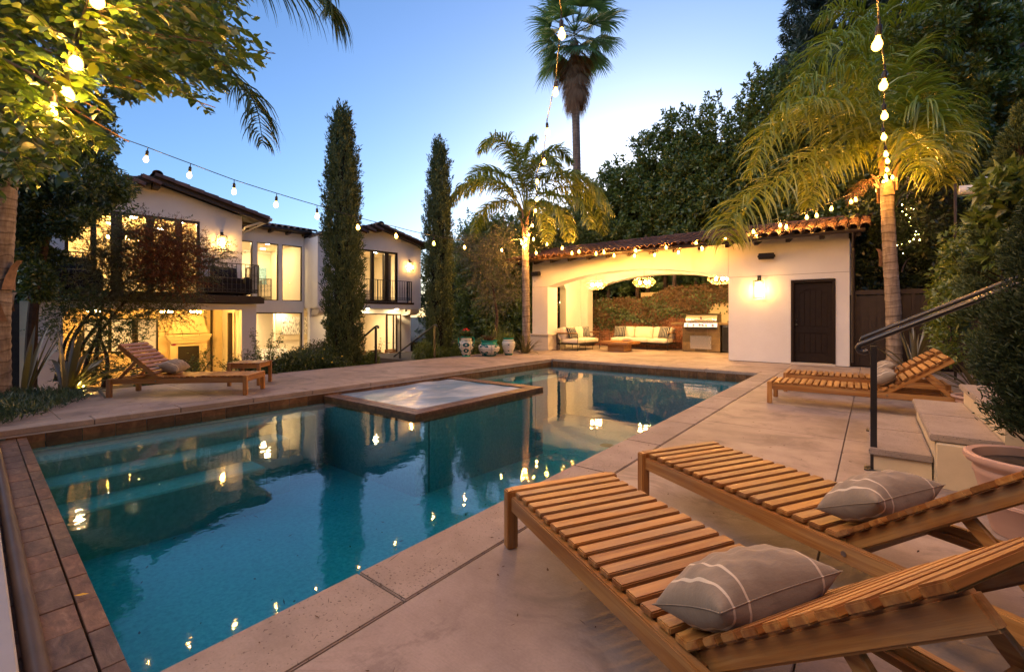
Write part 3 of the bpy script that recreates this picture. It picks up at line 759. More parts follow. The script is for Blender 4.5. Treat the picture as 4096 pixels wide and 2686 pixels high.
# speakers
def speaker(loc, rz, label):
    t = thing('outdoor_speaker', label, 'speaker', loc, rz, 'black speakers under the pavilion eaves')
    mb = MB(); prof = [(0.0-0.0, -0.09), (-0.15, -0.07), (-0.165, 0.0), (-0.15, 0.07), (0.0, 0.09)]
    mb.prism([(-0.06,-0.08),(-0.17,-0.075),(-0.19,0),(-0.17,0.075),(-0.06,0.08),(-0.03,0.04),(-0.03,-0.04)], 'x', -0.18, 0.18); mb.build('speaker_case', M['black'], t, bevel=0.012, seg=2)
    mb = MB(); mb.tube([(0.17, -0.10, 0), (0.205, -0.10, 0)], 0.035, 12); mb.box(-0.03, 0.03, -0.05, 0.0, -0.03, 0.03); mb.beam((-0.2,-0.1,0),(-0.17,-0.1,0),0.05,0.05); mb.build('bracket', M['black'], t)
speaker((-2.17, 13.466, 2.77), R(8), 'black box speaker on the wall above the lantern by the door')
speaker((-9.47, 13.466, 2.74), R(-6), 'black box speaker at the far left end of the pavilion wall')

# wire pendants
M['brass_wire'] = m_simple('brass_wire', (0.45,0.32,0.15), 0.5)
def wire_pendant(x, y, z, label):
    t = thing('wire_pendant', label, 'pendant lamp', (x, y, z), 0, 'wire pendant lamps under the pavilion ceiling')
    prof = [(0.20, -0.155), (0.235, -0.15), (0.385, -0.02), (0.39, 0.02), (0.26, 0.145), (0.16, 0.155)]
    mb = MB()
    for k in range(30):
        a = 2*math.pi*k/30; b = a + 0.35
        pts = [(r*math.cos(a+0.12*i), r*math.sin(a+0.12*i), zz) for i, (r, zz) in enumerate(prof)]
        mb.tube(pts, 0.0028, 4, False)
    for r, zz in ((0.22,-0.153),(0.31,-0.085),(0.388,0.0),(0.325,0.085),(0.23,0.15)):
        mb.tube([(r*math.cos(2*math.pi*j/24), r*math.sin(2*math.pi*j/24), zz) for j in range(25)], 0.0035, 4, False)
    mb.build('wire_shade', M['brass_wire'], t)
    mb = MB(); mb.tube([(0,0,0.05), (0,0,2.975-z)], 0.008, 6); mb.tube([(0,0,2.95-z),(0,0,2.975-z)], 0.06, 12)
    for k in range(5):
        a = 2*math.pi*k/5; mb.beam((0,0,0.06), (0.17*math.cos(a), 0.17*math.sin(a), 0.05), 0.012, 0.012)
    mb.build('lamp_stem', M['iron'], t)
    for k in range(5):
        a = 2*math.pi*k/5 + 0.3
        mb = MB(); mb.lathe([(0.001,-0.05),(0.026,-0.035),(0.034,0.0),(0.024,0.03),(0.010,0.05)], 10, (0.17*math.cos(a), 0.17*math.sin(a), 0.0)); mb.build('lamp_bulb', m_pend, t, smooth=True)
m_pend = m_emit('pendant_bulb', (1.0, 0.56, 0.17), 330.0)
wire_pendant(-7.93, 15.0, 2.37, 'left wire pendant lamp over the corner sofas')
wire_pendant(-6.11, 15.0, 2.37, 'middle wire pendant lamp above the coffee table end')
wire_pendant(-3.66, 15.0, 2.37, 'right wire pendant lamp by the store room wall above the grill')

# ---- brick wall with ivy behind
iv = thing('brick_garden_wall', 'old brick garden wall covered in dry and green ivy behind the sofas', 'wall', (-6.5, 17.3, 0))
mb = MB(); mb.box(-12.0, -2.9, 17.34, 17.6, 0, 1.80); mb.box(-7.2, -2.9, 17.341, 17.6, 1.80, 2.15); mb.build('wall_core', m_simple('mortar', (0.40,0.32,0.22), 0.95, var=0.2, bmp=0.4), iv, (6.5, -17.3, 0))
M['brick'] = m_simple('red_brick', (0.33,0.12,0.065), 0.85, var=0.35, scale=7, obj=True, bmp=0.3)
bme = MB().box(0, 0.20, 0, 0.06, 0, 0.062).mesh('brick', M['brick'], bevel=0.004)
cnt = 0; restb = MB()
for r_ in range(25):
    for c_ in range(27):
        x = -9.35 + 0.213*c_ + (0.106 if r_ % 2 else 0); z = 0.01 + 0.075*r_
        if x > -3.3: continue
        if cnt < 290 and (z < 0.8 or x > -5.8):
            link_mesh('brick', bme, iv, (x+6.5, 17.325-17.3+rnd.uniform(-.008,.006), z)); cnt += 1
        else: restb.box(x, x+0.2, 17.325+rnd.uniform(-.008,.006), 17.36, z, z+0.062)
o = restb.build('brickwork', M['brick'], iv, (6.5, -17.3, 0)); o['kind'] = 'stuff'
mb = MB(); N = 20
mb.prism([(-4.15+0.50*math.cos(math.pi*i/N), 1.22+0.52*math.sin(math.pi*i/N)) for i in range(N+1)] + [(-4.65, 0.9), (-3.65, 0.9)], 'y', 17.296, 17.335)
mb.build('niche_plaster', M['cream'], iv, (6.5, -17.3, 0))
for i in range(N):
    a0, a1 = math.pi*i/N, math.pi*(i+0.9)/N
    mb = MB(); mb.prism([(-4.15+r*math.cos(a), 1.22+r*1.03*math.sin(a)) for r, a in ((0.51,a0),(0.72,a0),(0.72,a1),(0.51,a1))], 'y', 17.27, 17.335); mb.build('arch_brick', M['brick'], iv, (6.5, -17.3, 0))

# ---- sofas
def sofa(loc, rz, L, label, seats=3, D=0.85):
    """local x along the sofa, front faces -y"""
    t = thing('outdoor_sofa', label, 'sofa', loc, rz, 'cream outdoor sofas with black wire frames')
    h = L/2
    mb = MB()
    for sx in (-1, 1):
        for y in (-D/2, D/2): mb.beam((sx*h, y, 0.0), (sx*h, y, 0.60), 0.018, 0.018)
        mb.beam((sx*h, -D/2, 0.22), (sx*h, D/2, 0.22), 0.018, 0.018)
    for y in (-D/2, 0, D/2): mb.beam((-h, y, 0.22), (h, y, 0.22), 0.018, 0.018); 
    for x in (-h/3, h/3):
        for y in (-D/2, D/2): mb.beam((x, y, 0), (x, y, 0.22), 0.014, 0.014)
    for sx in (-1, 1): mb.beam((sx*h, -D/2, 0.597), (sx*h, D/2, 0.597), 0.018, 0.018)
    mb.beam((-h, D/2, 0.60), (h, D/2, 0.60), 0.018, 0.018)
    mb.build('wire_frame', M['iron'], t)
    for sx in (-1, 1):
        mb = MB(); mb.box(sx*h-0.035, sx*h+0.035, -D/2+0.02, D/2-0.05, 0.607, 0.632); mb.build('arm_rest', M['wood_y'], t, bevel=0.006)
    mb = MB(); mb.box(-h+.02, h-.02, -D/2+.02, D/2-.02, 0.232, 0.262); mb.build('seat_base', M['black'], t)
    sw = (L-0.06)/seats
    for k in range(seats):
        x = -h+0.03+sw*k
        o = soft_box((sw-0.008, D*0.78, 0.15), M['cushion'], 'seat_cushion', t, (x+sw/2, -D*0.085, 0.335), (0,0,0))
        o = soft_box((sw-0.02, 0.17, 0.44), M['cushion'], 'back_cushion', t, (x+sw/2, D/2-0.20, 0.60), (R(-12),0,0), puff=0.05)
    o = soft_box((L-0.05, 0.10, 0.42), M['cushion'], 'back_panel', t, (0, D/2-0.055, 0.58), (R(-12),0,0))
    return t
def soft_box(d, mat, name, parent, loc, rot, puff=0.02, n=8, stripe=None):
    """rounded puffy cushion"""
    bm = bmesh.new(); bmesh.ops.create_cube(bm, size=1.0)
    bmesh.ops.subdivide_edges(bm, edges=list(bm.edges), cuts=5, use_grid_fill=True)
    rr = min(d)*0.30
    for v in bm.verts:
        q = Vector((v.co.x*d[0], v.co.y*d[1], v.co.z*d[2])); c = Vector([max(-(d[i]/2-rr), min(d[i]/2-rr, q[i])) for i in range(3)])
        e = q-c
        if e.length > 1e-6: q = c + e.normalized()*min(rr, max(abs(e.x), abs(e.y), abs(e.z)))
        k = min(range(3), key=lambda i: d[i]); o = [i for i in range(3) if i != k]
        f = max(0, 1-(2*q[o[0]]/d[o[0]])**2)*max(0, 1-(2*q[o[1]]/d[o[1]])**2)
        q[k] += math.copysign(puff*f, q[k]) if abs(q[k]) > 1e-4 else 0
        v.co = q
    me = bpy.data.meshes.new(name); bm.to_mesh(me); bm.free(); me.materials.append(mat)
    me.polygons.foreach_set('use_smooth', [True]*len(me.polygons))
    return link_mesh(name, me, parent, loc, rot)
def pillow_mesh(name, mat, L=0.58, W=0.38, H=0.11, n=20, wr=0.006):
    V = []; 
    for side in (1, -1):
        for i in range(n+1):
            for j in range(n+1):
                u = -1+2*i/n; v = -1+2*j/n
                prof = ((1-abs(u)**2.6)*(1-abs(v)**2.4))**0.55 if abs(u) < 1 and abs(v) < 1 else 0
                pin = 1-0.10*(1-abs(v)**2)*abs(u)**2; pin2 = 1-0.13*(1-abs(u)**2)*abs(v)**2
                z = side*H*prof + wr*math.sin(u*13+v*4)*math.cos(v*9-u*3)*prof
                V.append((u*L/2*pin, v*W/2*pin2, z))
    F = []; k = n+1
    for s_ in range(2):
        for i in range(n):
            for j in range(n):
                a = s_*k*k+i*k+j; q = (a, a+k, a+k+1, a+1); F.append(q if s_ == 0 else q[::-1])
    me = bpy.data.meshes.new(name); me.from_pydata(V, [], F); me.materials.append(mat)
    ring = [(-1+2*i/n, -1) for i in range(n)]+[(1, -1+2*i/n) for i in range(n)]+[(1-2*i/n, 1) for i in range(n)]+[(-1, 1-2*i/n) for i in range(n+1)]
    pm = MB(); pm.tube([(u*L/2*(1-0.10*(1-abs(v)**2)*abs(u)**2), v*W/2*(1-0.13*(1-abs(u)**2)*abs(v)**2), 0) for u, v in ring], 0.0018, 5, False)
    V += pm.v; nb = 2*k*k; F += [tuple(nb+i for i in f) for f in pm.f]
    me.clear_geometry(); me.from_pydata(V, [], F)
    bm = bmesh.new(); bm.from_mesh(me); bmesh.ops.remove_doubles(bm, verts=bm.verts, dist=0.0005); bmesh.ops.recalc_face_normals(bm, faces=bm.faces); bm.to_mesh(me); bm.free()
    me.polygons.foreach_set('use_smooth', [True]*len(me.polygons)); return me
tuft = pillow_mesh('striped_cushion', M['pillow_stripe'], 0.46, 0.46, 0.09, 12)
def cushion(loc, rot, label):
    o = link_mesh('striped_cushion', tuft, None, loc, rot); tag(o, label, 'cushion', 'navy striped sofa cushions')
sofa((-8.44, 14.62, 0.002), R(90), 1.62, 'cream sofa on the left under the pavilion, facing right')
sofa((-6.74, 16.33, 0.002), 0, 2.24, 'long cream sofa along the brick wall under the pavilion')
cushion((-8.42, 14.12, 0.62), (R(65), 0, R(75)), 'navy striped cushion nearest the pool on the left sofa')
cushion((-8.55, 15.25, 0.63), (R(68), 0, R(55)), 'navy striped cushion at the far end of the left sofa')
cushion((-7.60, 16.28, 0.63), (R(68), 0, R(4)), 'navy striped cushion at the left end of the long sofa')
cushion((-5.85, 16.18, 0.63), (R(68), 0, R(-14)), 'navy striped cushion at the right end of the long sofa')
ct = thing('coffee_table', 'square teak block coffee table between the two cream sofas', 'table', (-6.89, 14.75, 0.002))
mb = MB(); mb.box(-0.30, 0.30, -0.31, 0.31, 0, 0.262); mb.build('table_base', M['wood_x'], ct, bevel=0.005)
for i in range(5):
    mb = MB(); mb.box(-0.53, 0.53, -0.53+0.212*i, -0.53+0.212*i+0.209, 0.264, 0.345); mb.build('table_board', M['wood_x'], ct, bevel=0.004)
bw = thing('bowl', 'low white bowl of green moss on the coffee table', 'bowl', (-6.72, 14.95, 0.349))
mb = MB(); mb.lathe([(0.0,0.002),(0.10,0.002),(0.17,0.025),(0.185,0.06),(0.175,0.06),(0.16,0.035),(0.0,0.03)], 24); mb.build('dish', M['white'], bw, smooth='auto')
mb = MB(); mb.lathe([(0.165,0.045),(0.13,0.07),(0.06,0.082),(0.0,0.085)], 18); mb.build('moss', m_simple('moss', (0.10,0.11,0.03), 0.95, var=0.5, scale=30, bmp=1, bscale=60), bw)

# ---- outdoor kitchen
M['slate_clad'] = m_simple('slate_cladding', (0.17,0.115,0.060), 0.55, var=0.45, scale=4, obj=True, bmp=0.4, bscale=12)
kt = thing('kitchen_island', 'slate clad outdoor kitchen counter holding the grill', 'counter', (-4.2, 16.17, 0.0))
def kp(mb, name, mat, **k): return mb.build(name, mat, kt, (4.2, -16.17, 0), **k)
mb = MB(); mb.box(-5.19, -3.96, 16.20, 16.88, 0.002, 0.925); kp(mb, 'island_body', M['joint'])
for i in range(3):
    for j in range(3):
        mb = MB(); mb.box(-5.20+0.413*i+.004, -5.20+0.413*(i+1)-.004, 16.17, 16.198, 0.02+0.303*j+.004, 0.02+0.303*(j+1)-.004); kp(mb, 'cladding_tile', M['slate_clad'], bevel=0.003)
mb = MB(); mb.box(-5.57, -5.15, 16.10, 16.90, 0.928, 0.995); mb.box(-4.02, -3.10, 16.10, 16.90, 0.928, 0.995); mb.box(-5.15,-4.02, 16.7,16.90,0.928,0.995); kp(mb, 'counter_top', M['slate_clad'], bevel=0.005)
mb = MB(); mb.box(-3.90, -3.12, 16.18, 16.85, 0.05, 0.92); kp(mb, 'fridge_body', M['black'])
fd = kp(MB().box(-3.86, -3.14, 16.15, 16.179, 0.10, 0.84), 'fridge_door', m_simple('dark_glass', (0.02,0.02,0.022), 0.1))
mb = MB(); mb.box(-3.87, -3.13, 16.15, 16.18, 0.85, 0.90); kp(mb, 'fridge_trim', M['steel'])
ad = kp(MB().box(-4.93, -4.24, 16.150, 16.168, 0.10, 0.55), 'access_door', M['steel'], bevel=0.004)
mb = MB(); mb.box(-4.87, -4.30, 16.140, 16.149, 0.145, 0.505); mb.build('door_panel', M['steel'], ad, bevel=0.004)
mb = MB(); mb.tube([(-4.265,16.149,0.26),(-4.25,16.12,0.28),(-4.25,16.12,0.38),(-4.265,16.149,0.40)], 0.007, 6); mb.build('panel_handle', M['steel'], ad)
gr = thing('gas_grill', 'stainless steel gas grill with a curved hood and row of knobs', 'grill', (-4.57, 16.2, 0.80))
def gp_(mb, name, mat, **k): return mb.build(name, mat, gr, (4.57, -16.2, -0.80), **k)
hood = [(16.16,1.02),(16.12,1.06),(16.13,1.14),(16.20,1.24),(16.32,1.30),(16.55,1.31),(16.66,1.27),(16.68,1.02)]
mb = MB(); mb.prism(hood, 'x', -5.07, -4.06); gp_(mb, 'hood', M['steel'], smooth='auto')
mb = MB(); mb.prism([(y+0.0, z+0.001) for y, z in hood], 'x', -5.085, -5.071); mb.prism(hood, 'x', -4.059, -4.045); gp_(mb, 'hood_side', m_simple('dark_steel', (0.16,0.12,0.08), 0.35, metal=0.9))
mb = MB(); mb.prism([(16.10,0.83),(16.07,0.85),(16.10,0.985),(16.14,1.015),(16.62,1.015),(16.62,0.83)], 'x', -5.11, -4.03); gp_(mb, 'control_panel', M['steel'], smooth='auto')
mb = MB(); mb.box(-5.09, -4.05, 16.09, 16.5, 0.77, 0.828); gp_(mb, 'drip_tray', M['black'])
mb = MB(); mb.tube([(-4.98,16.07,1.09),(-4.95,16.055,1.09),(-4.18,16.055,1.09),(-4.15,16.07,1.09)], 0.014, 8); mb.tube([(-4.95,16.055,1.09),(-4.95,16.14,1.09)], 0.01, 6); mb.tube([(-4.18,16.055,1.09),(-4.18,16.14,1.09)], 0.01, 6); gp_(mb, 'hood_handle', M['chrome'], smooth='auto')
for x in (-5.0, -4.80, -4.60, -4.50, -4.39, -4.18):
    mb = MB(); mb.tube([(x,16.10,0.92),(x,16.065,0.915),(x,16.04,0.91)], [0.034,0.028,0.024], 12); gp_(mb, 'knob', M['chrome'], smooth='auto')
mb = MB(); mb.tube([(-4.57,16.125,1.165),(-4.57,16.10,1.16)], 0.035, 14); gp_(mb, 'thermometer', M['chrome'])

# ---- fence to the right of the pavilion
fe = thing('board_fence', 'dark brown vertical board fence right of the pavilion behind the palm trunk', 'fence', (-0.4, 13.72, 0.0))
x = -0.38
while x < 3.4:
    mb = MB(); mb.box(x, x+0.148, 13.70, 13.722+rnd.uniform(0,.004), 0.03, 1.70); mb.build('fence_board', M['brown'], fe, (0.4, -13.72, 0)); x += 0.155
for a, b in ((-0.40, 1.22), (1.26, 3.4)):
    mb = MB(); mb.box(a, b, 13.66, 13.76, 1.72, 1.83); mb.build('top_rail', M['brown'], fe, (0.4, -13.72, 0))
for x in (-0.40, 0.72, 1.24, 2.4):
    mb = MB(); mb.box(x-0.02, x+0.04, 13.66, 13.699, 0.02, 1.72); mb.build('fence_post', M['brown'], fe, (0.4, -13.72, 0))
mb = MB(); mb.box(-0.40, 3.4, 13.76, 13.80, 0.0, 1.7); mb.build('backing_board', M['black'], fe, (0.4, -13.72, 0))
# small shed roof opening between pavilion and palm stays open to the dark hedge
# ------------------------------------------------------------------ house (local x towards the pool, local y along the front, both from the left wing)
HO = (-16.2, 5.0); HA = R(-6)
house = thing('house', 'two storey white stucco house with clay tile roofs, lit windows and iron balconies', 'house', (HO[0], HO[1], 0), HA)
def hp(mb, name, mat, parent=house, **k): return mb.build(name, mat, parent, **k)
def hw(x, y, z):
    c, s = math.cos(HA), math.sin(HA); return (HO[0]+c*x-s*y, HO[1]+s*x+c*y, z)
def wall_yz(mb, x0, x1, y0, y1, z0, z1, holes):
    es = sorted({y0, y1} | {h[0] for h in holes} | {h[1] for h in holes}); es = [e for e in es if y0 <= e <= y1]
    for a, b in zip(es[:-1], es[1:]):
        m = (a+b)/2; hs = sorted([h for h in holes if h[0] < m < h[1]], key=lambda h: h[2]); z = z0
        for h in hs:
            if h[2] > z+1e-4: mb.box(x0, x1, a, b, z, h[2])
            z = h[3]
        if z < z1-1e-4: mb.box(x0, x1, a, b, z, z1)
FL = 1.83
GS = 0.272
# left wing
WL = [(-2.95, 0.02, FL+0.02, 4.12)]
mb = MB(); wall_yz(mb, -0.25, 0, -3.35, 1.17, FL, 4.35, WL)
mb.prism([(-3.35, 4.351), (1.17, 4.351), (1.17, 4.45), (-1.09, 5.06), (-3.35, 4.45)], 'x', -0.25, 0)
mb.box(-7.0, -0.251, 0.95, 1.168, FL, 4.44); mb.box(-7.0, -0.251, -3.349, -3.12, FL, 4.44)
hp(mb, 'upper_wall', M['stucco'])
mb = MB(); wall_yz(mb, 1.0, 1.25, -3.5, 1.225, LOW, 1.575, [(-3.0, 0.83, LOW, 1.40)])
mb.box(-2.74, 0.999, 0.985, 1.223, LOW, 1.57)
hp(mb, 'loggia_wall', M['stucco'])
hp(MB().box(-1.3, -1.1, -9.0, -3.75, LOW, 1.55), 'side_wall', M['brown'])
# balcony of the left wing
bal = hp(MB().box(-0.001+.002, 1.42, -3.6, 1.40, 1.60, 1.79), 'balcony', M['brown'])
mb = MB(); mb.box(0.001, 1.36, -3.55, 1.34, 1.792, 1.822); mb.build('balcony_floor', M['brown'], bal)
def railing(parent, pts, z0, h, pitch=0.115, scroll=True):
    """iron railing along points (local)"""
    tb = MB()
    for (a, b) in zip(pts[:-1], pts[1:]):
        tb.beam((a[0], a[1], z0+h), (b[0], b[1], z0+h), 0.045, 0.022); tb.beam((a[0], a[1], z0+0.10), (b[0], b[1], z0+0.10), 0.02, 0.015); tb.beam((a[0], a[1], z0+0.20), (b[0], b[1], z0+0.20), 0.016, 0.012)
    tb.build('hand_bar', M['iron'], parent)
    pm = MB(); pm.cbox((0,0,h/2), (0.034,0.034,h)); pme = pm.mesh('rail_post', M['iron'])
    bm_ = MB(); bm_.beam((0,0,0.10), (0,0,h-0.01), 0.014, 0.014)
    for j in range(8): bm_.cbox((0,0,0.42+0.045*j), (0.020,0.020,0.022), Matrix.Rotation(0.4*j, 3, 'Z'))
    bme = bm_.mesh('baluster', M['iron'])
    for p in pts: link_mesh('rail_post', pme, parent, (p[0], p[1], z0))
    for (a, b) in zip(pts[:-1], pts[1:]):
        L = math.hypot(b[0]-a[0], b[1]-a[1]); n = int(L/pitch)
        sc_ = MB()
        for i in range(1, n):
            t = i/n; x, y = a[0]+(b[0]-a[0])*t, a[1]+(b[1]-a[1])*t
            link_mesh('baluster', bme, parent, (x, y, z0))
        for i in range(n):
            t = (i+0.5)/n; x, y = a[0]+(b[0]-a[0])*t, a[1]+(b[1]-a[1])*t; dx, dy = (b[0]-a[0])/L, (b[1]-a[1])/L
            sc_.tube([(x+dx*0.035*math.cos(q), y+dy*0.035*math.cos(q), z0+0.15+0.035*math.sin(q)) for q in [k*math.pi/4 for k in range(8)]], 0.005, 4, False)
        sc_.build('scroll_work', M['iron'], parent)
railing(bal, [(1.30, -3.50), (1.30, -1.1), (1.30, 1.27), (0.02, 1.27)], 1.822, 0.95)
# window strips of the upper left wing
def window(parent, x, y0, y1, z0, z1, muls, frame=0.055, dep=0.08, name='window', glass=True):
    mb = MB()
    mb.box(x-dep/2, x+dep/2, y0, y0+frame, z0, z1); mb.box(x-dep/2, x+dep/2, y1-frame, y1, z0, z1)
    mb.box(x-dep/2, x+dep/2, y0+frame, y1-frame, z1-frame, z1); mb.box(x-dep/2, x+dep/2, y0+frame, y1-frame, z0, z0+frame)
    f = mb.build(name, M['bronze'], parent)
    edges = [y0+frame] + [e for m in muls for e in (m[0], m[1])] + [y1-frame]
    for m in muls:
        q = MB(); q.box(x-dep/2+.002, x+dep/2-.002, m[0], m[1], z0+frame, z1-frame); q.build('mullion', M['bronze'], f)
    if glass:
        for a, b in zip(edges[::2], edges[1::2]):
            q = MB(); q.box(x-0.004, x+0.004, a, b, z0+frame, z1-frame); q.build('pane', M['glass'], f)
    return f
window(house, -0.10, -2.95, 0.02, FL+0.02, 4.12, [(-2.45,-2.33),(-2.04,-1.80),(-1.27,-1.10),(-0.60,-0.42)], 0.075, 0.12)
# lower left: loggia back wall, window, fireplace
mb = MB(); wall_yz(mb, -1.85, -1.6, -3.5, 0.985, LOW, 1.57, [(-2.55, -0.78, 0.10, 1.16)])
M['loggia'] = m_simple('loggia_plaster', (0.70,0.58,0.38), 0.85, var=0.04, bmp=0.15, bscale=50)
mb.box(-1.599, 0.999, -3.72, -3.501, LOW, 1.57)
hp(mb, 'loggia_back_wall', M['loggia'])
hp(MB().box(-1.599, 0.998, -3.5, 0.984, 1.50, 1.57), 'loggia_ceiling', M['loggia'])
window(house, -1.68, -2.55, -0.78, 0.10, 1.16, [(-1.98,-1.90),(-1.42,-1.28)], 0.05, 0.10)
mb = MB(); mb.box(-1.60, -1.50, -2.62, -0.70, 0.03, 0.085); hp(mb, 'window_sill', M['loggia'])
fpl = hp(MB().box(-1.599, -1.42, -0.50, 0.46, LOW, 0.60), 'fireplace', M['loggia'])
mb = MB()
hoodp = [(-0.53, 1.49), (-0.44, 1.40), (-0.42, 1.25), (-0.45, 1.0), (-0.52, 0.80), (-0.58, 0.66), (0.54, 0.66), (0.48, 0.80), (0.41, 1.0), (0.38, 1.25), (0.40, 1.40), (0.49, 1.49)]
mb.prism(hoodp, 'x', -1.599, -1.30); mb.build('chimney_hood', M['loggia'], fpl)
mb = MB()
for e, z0, z1 in ((0.0,0.34,0.40),(0.05,0.40,0.45),(0.10,0.45,0.52),(0.16,0.52,0.57),(0.19,0.57,0.63)): mb.box(-1.599, -1.26+e*0.5, -0.52-e*0.6, 0.48+e*0.6, z0, z1)
mb.box(-1.599,-1.30,-0.52,-0.36,LOW,0.34); mb.box(-1.599,-1.30,0.32,0.48,LOW,0.34); mb.box(-1.599,-1.34,-0.36,-0.31,LOW,0.30); mb.box(-1.599,-1.34,0.27,0.32,LOW,0.30); mb.box(-1.599,-1.32,-0.36,0.32,0.24,0.34)
mb.build('mantel', M['loggia'], fpl, bevel=0.008)
mb = MB(); mb.box(-1.415, -1.38, -0.31, 0.27, LOW+0.35, 0.24); mb.build('firebox', M['black'], fpl)
hp(MB().box(-1.55, -1.50, 0.62, 0.68, LOW, 1.49), 'door_post', M['bronze']); hp(MB().box(-0.1, 0.0, 0.78, 0.90, LOW, 1.33), 'door_post', M['bronze'])
def loggia_lamp(x, y, z, label):
    t = thing('loggia_lamp', label, 'ceiling lamp', hw(x, y, z), HA, 'glass ceiling lamps in the loggia')
    mb = MB()
    for s_ in (-1, 1):
        for k in (-1, 1): mb.beam((s_*0.06, -0.17, k*0.045), (s_*0.06, 0.17, k*0.045), 0.006, 0.006); mb.beam((s_*0.06, k*0.17, -0.045), (s_*0.06, k*0.17, 0.045), 0.006, 0.006)
    mb.beam((0,0,0.04),(0,0,0.15),0.012,0.012); mb.build('lamp_cage', M['iron'], t)
    for k in range(4):
        mb = MB(); mb.lathe([(0.001,-0.03),(0.018,-0.015),(0.022,0.005),(0.012,0.028),(0.001,0.03)], 8, (0, -0.12+0.08*k, 0)); mb.build('lamp_bulb', m_log, t, smooth=True)
m_log = m_emit('loggia_bulb', (1.0, 0.52, 0.10), 560.0)
loggia_lamp(0.3, -0.15, 1.34, 'glass ceiling lamp in front of the fireplace hood in the loggia')
loggia_lamp(0.3, -0.85, 1.34, 'glass ceiling lamp just left of the fireplace in the loggia')
loggia_lamp(0.3, -2.4, 1.34, 'glass ceiling lamp at the left end of the loggia behind the olive')
# patio floor
pf = struct('lower_patio', MB().add([hw(-6.2,-6,LOW+.012)[:3], hw(6.2,-6,LOW+.012), hw(4.6,11,LOW+.012), hw(-6.2,11,LOW+.012)], [(0,1,2,3)]), M['concrete_far'], recalc=False)

# interiors -----------------------------------------------------------------
M['room'] = m_simple('warm_room_paint', (0.78,0.70,0.56), 0.8, var=0.02)
M['room_floor'] = m_simple('room_floor_boards', (0.42,0.30,0.19), 0.5, var=0.15)
def room(x0, x1, y0, y1, z0, z1, lights, name='room_shell', strength='downlight'):
    t = 0.06; mb = MB()
    mb.box(x0-t, x0, y0, y1, z0, z1); mb.box(x0-t, x1, y0-t, y0, z0, z1); mb.box(x0-t, x1, y1, y1+t, z0, z1)
    mb.box(x0-t, x1, y0-t, y1+t, z1, z1+t); sh = hp(mb, name, M['room'])
    fl = MB(); fl.box(x0-t, x1, y0-t, y1+t, z0-t, z0); fl.build('room_floor', M['room_floor'], sh)
    cr = MB(); cr.prism([(x0, z1-0.10), (x0+0.02, z1-0.10), (x0+0.09, z1-0.02), (x0+0.09, z1), (x0, z1)], 'y', y0, y1)
    cr = MB(); cr.box(x0, x0+0.07, y0, y1, z1-0.09, z1); cr.build('crown_moulding', M['white'], sh, bevel=0.01)
    for (lx, ly) in lights:
        l_ = MB(); l_.lathe([(0.0,0.0),(0.075,0.0),(0.095,0.012)], 14, (lx, ly, z1-0.014)); l_.build('downlight', M[strength], sh, recalc=False)
    return sh
M['downlight'].node_tree.nodes['Emission'].inputs[1].default_value = 200.0
r1 = room(-4.6, -0.26, -3.1, 0.93, FL+0.001, 4.26, [(-1.4,-0.25),(-1.5,-1.4),(-1.4,-2.6),(-3.2,-0.5),(-3.2,-1.8)])
r2 = room(-6.6, -3.02, 1.25, 4.14, FL+0.002, 4.24, [(-4.0,1.9),(-4.0,3.2),(-5.4,2.4),(-5.6,3.5)])
r3 = room(-5.4, -1.66, 4.30, 8.8, FL+0.003, 4.24, [(-2.6,6.6),(-3.0,7.6),(-4.4,6.4),(-2.7,5.2)])
r4 = room(-6.6, -3.02, 0.3, 5.9, LOW+0.03, 1.50, [(-3.9,2.0),(-3.9,3.4),(-5.3,2.7),(-5.6,4.3),(-5.2,1.2)])
r5 = room(-6.2, -2.46, 5.97, 8.7, LOW+0.03, 1.50, [(-3.2,6.8),(-3.3,7.9),(-4.8,7.4)])
r6 = room(-5.6, -1.86, -3.4, 0.2, LOW+0.03, 1.49, [(-2.7,-0.9),(-2.8,-2.2),(-4.3,-1.5)])
# room details
dch_ = MB(); dch_.box(-6.595, -6.55, 2.1, 2.95, FL+.01, 3.95); dch_.build('inner_door', M['white'], r2, bevel=0.01)
mb = MB(); mb.box(-6.549, -6.53, 2.17, 2.20, 2.3, 2.42); mb.box(-6.549, -6.53, 2.17, 2.20, 2.9, 3.02); mb.box(-6.549, -6.53, 2.17, 2.20, 3.5, 3.62); mb.build('hinge', M['iron'], r2)
railing(r2, [(-3.6, 1.6), (-3.6, 3.2), (-5.0, 3.2)], FL, 0.92, 0.12)
M['art'] = m_simple('blue_picture', (0.25,0.45,0.55), 0.6, var=0.6, scale=9)
mb = MB(); mb.box(-6.59, -6.56, 3.28, 3.95, 2.7, 3.5); a_ = mb.build('wall_picture', M['art'], None, loc=hw(0,0,0), rot=(0,0,HA)); tag(a_, 'small blue picture on the rear wall of the upper middle room', 'picture')
def m_art():
    m, n, l, out = mat_new('brush_stroke_print'); p = n.new('ShaderNodeBsdfPrincipled'); l.new(p.outputs[0], out.inputs[0])
    tc = n.new('ShaderNodeTexCoord'); mp = n.new('ShaderNodeMapping'); mp.inputs['Rotation'].default_value = (0.5,0,0); mp.inputs['Scale'].default_value = (1,34,6)
    l.new(tc.outputs['Object'], mp.inputs[0]); nz = noise(n, l, mp.outputs[0], 1.0, 2, 0.5, 0.3)
    l.new(ramp(n, l, nz, [(0.40, (0.06,0.06,0.07)), (0.52, (0.78,0.74,0.66))]), p.inputs['Base Color']); return m
art = thing('abstract_picture', 'large framed abstract picture of dark brush strokes in the lit ground floor room', 'picture', hw(-5.9, 4.15, 0.04), HA)
mb = MB(); mb.box(-0.03, 0.0, 0.0, 1.62, 0.05, 1.36); mb.build('picture_frame', M['cream'], art)
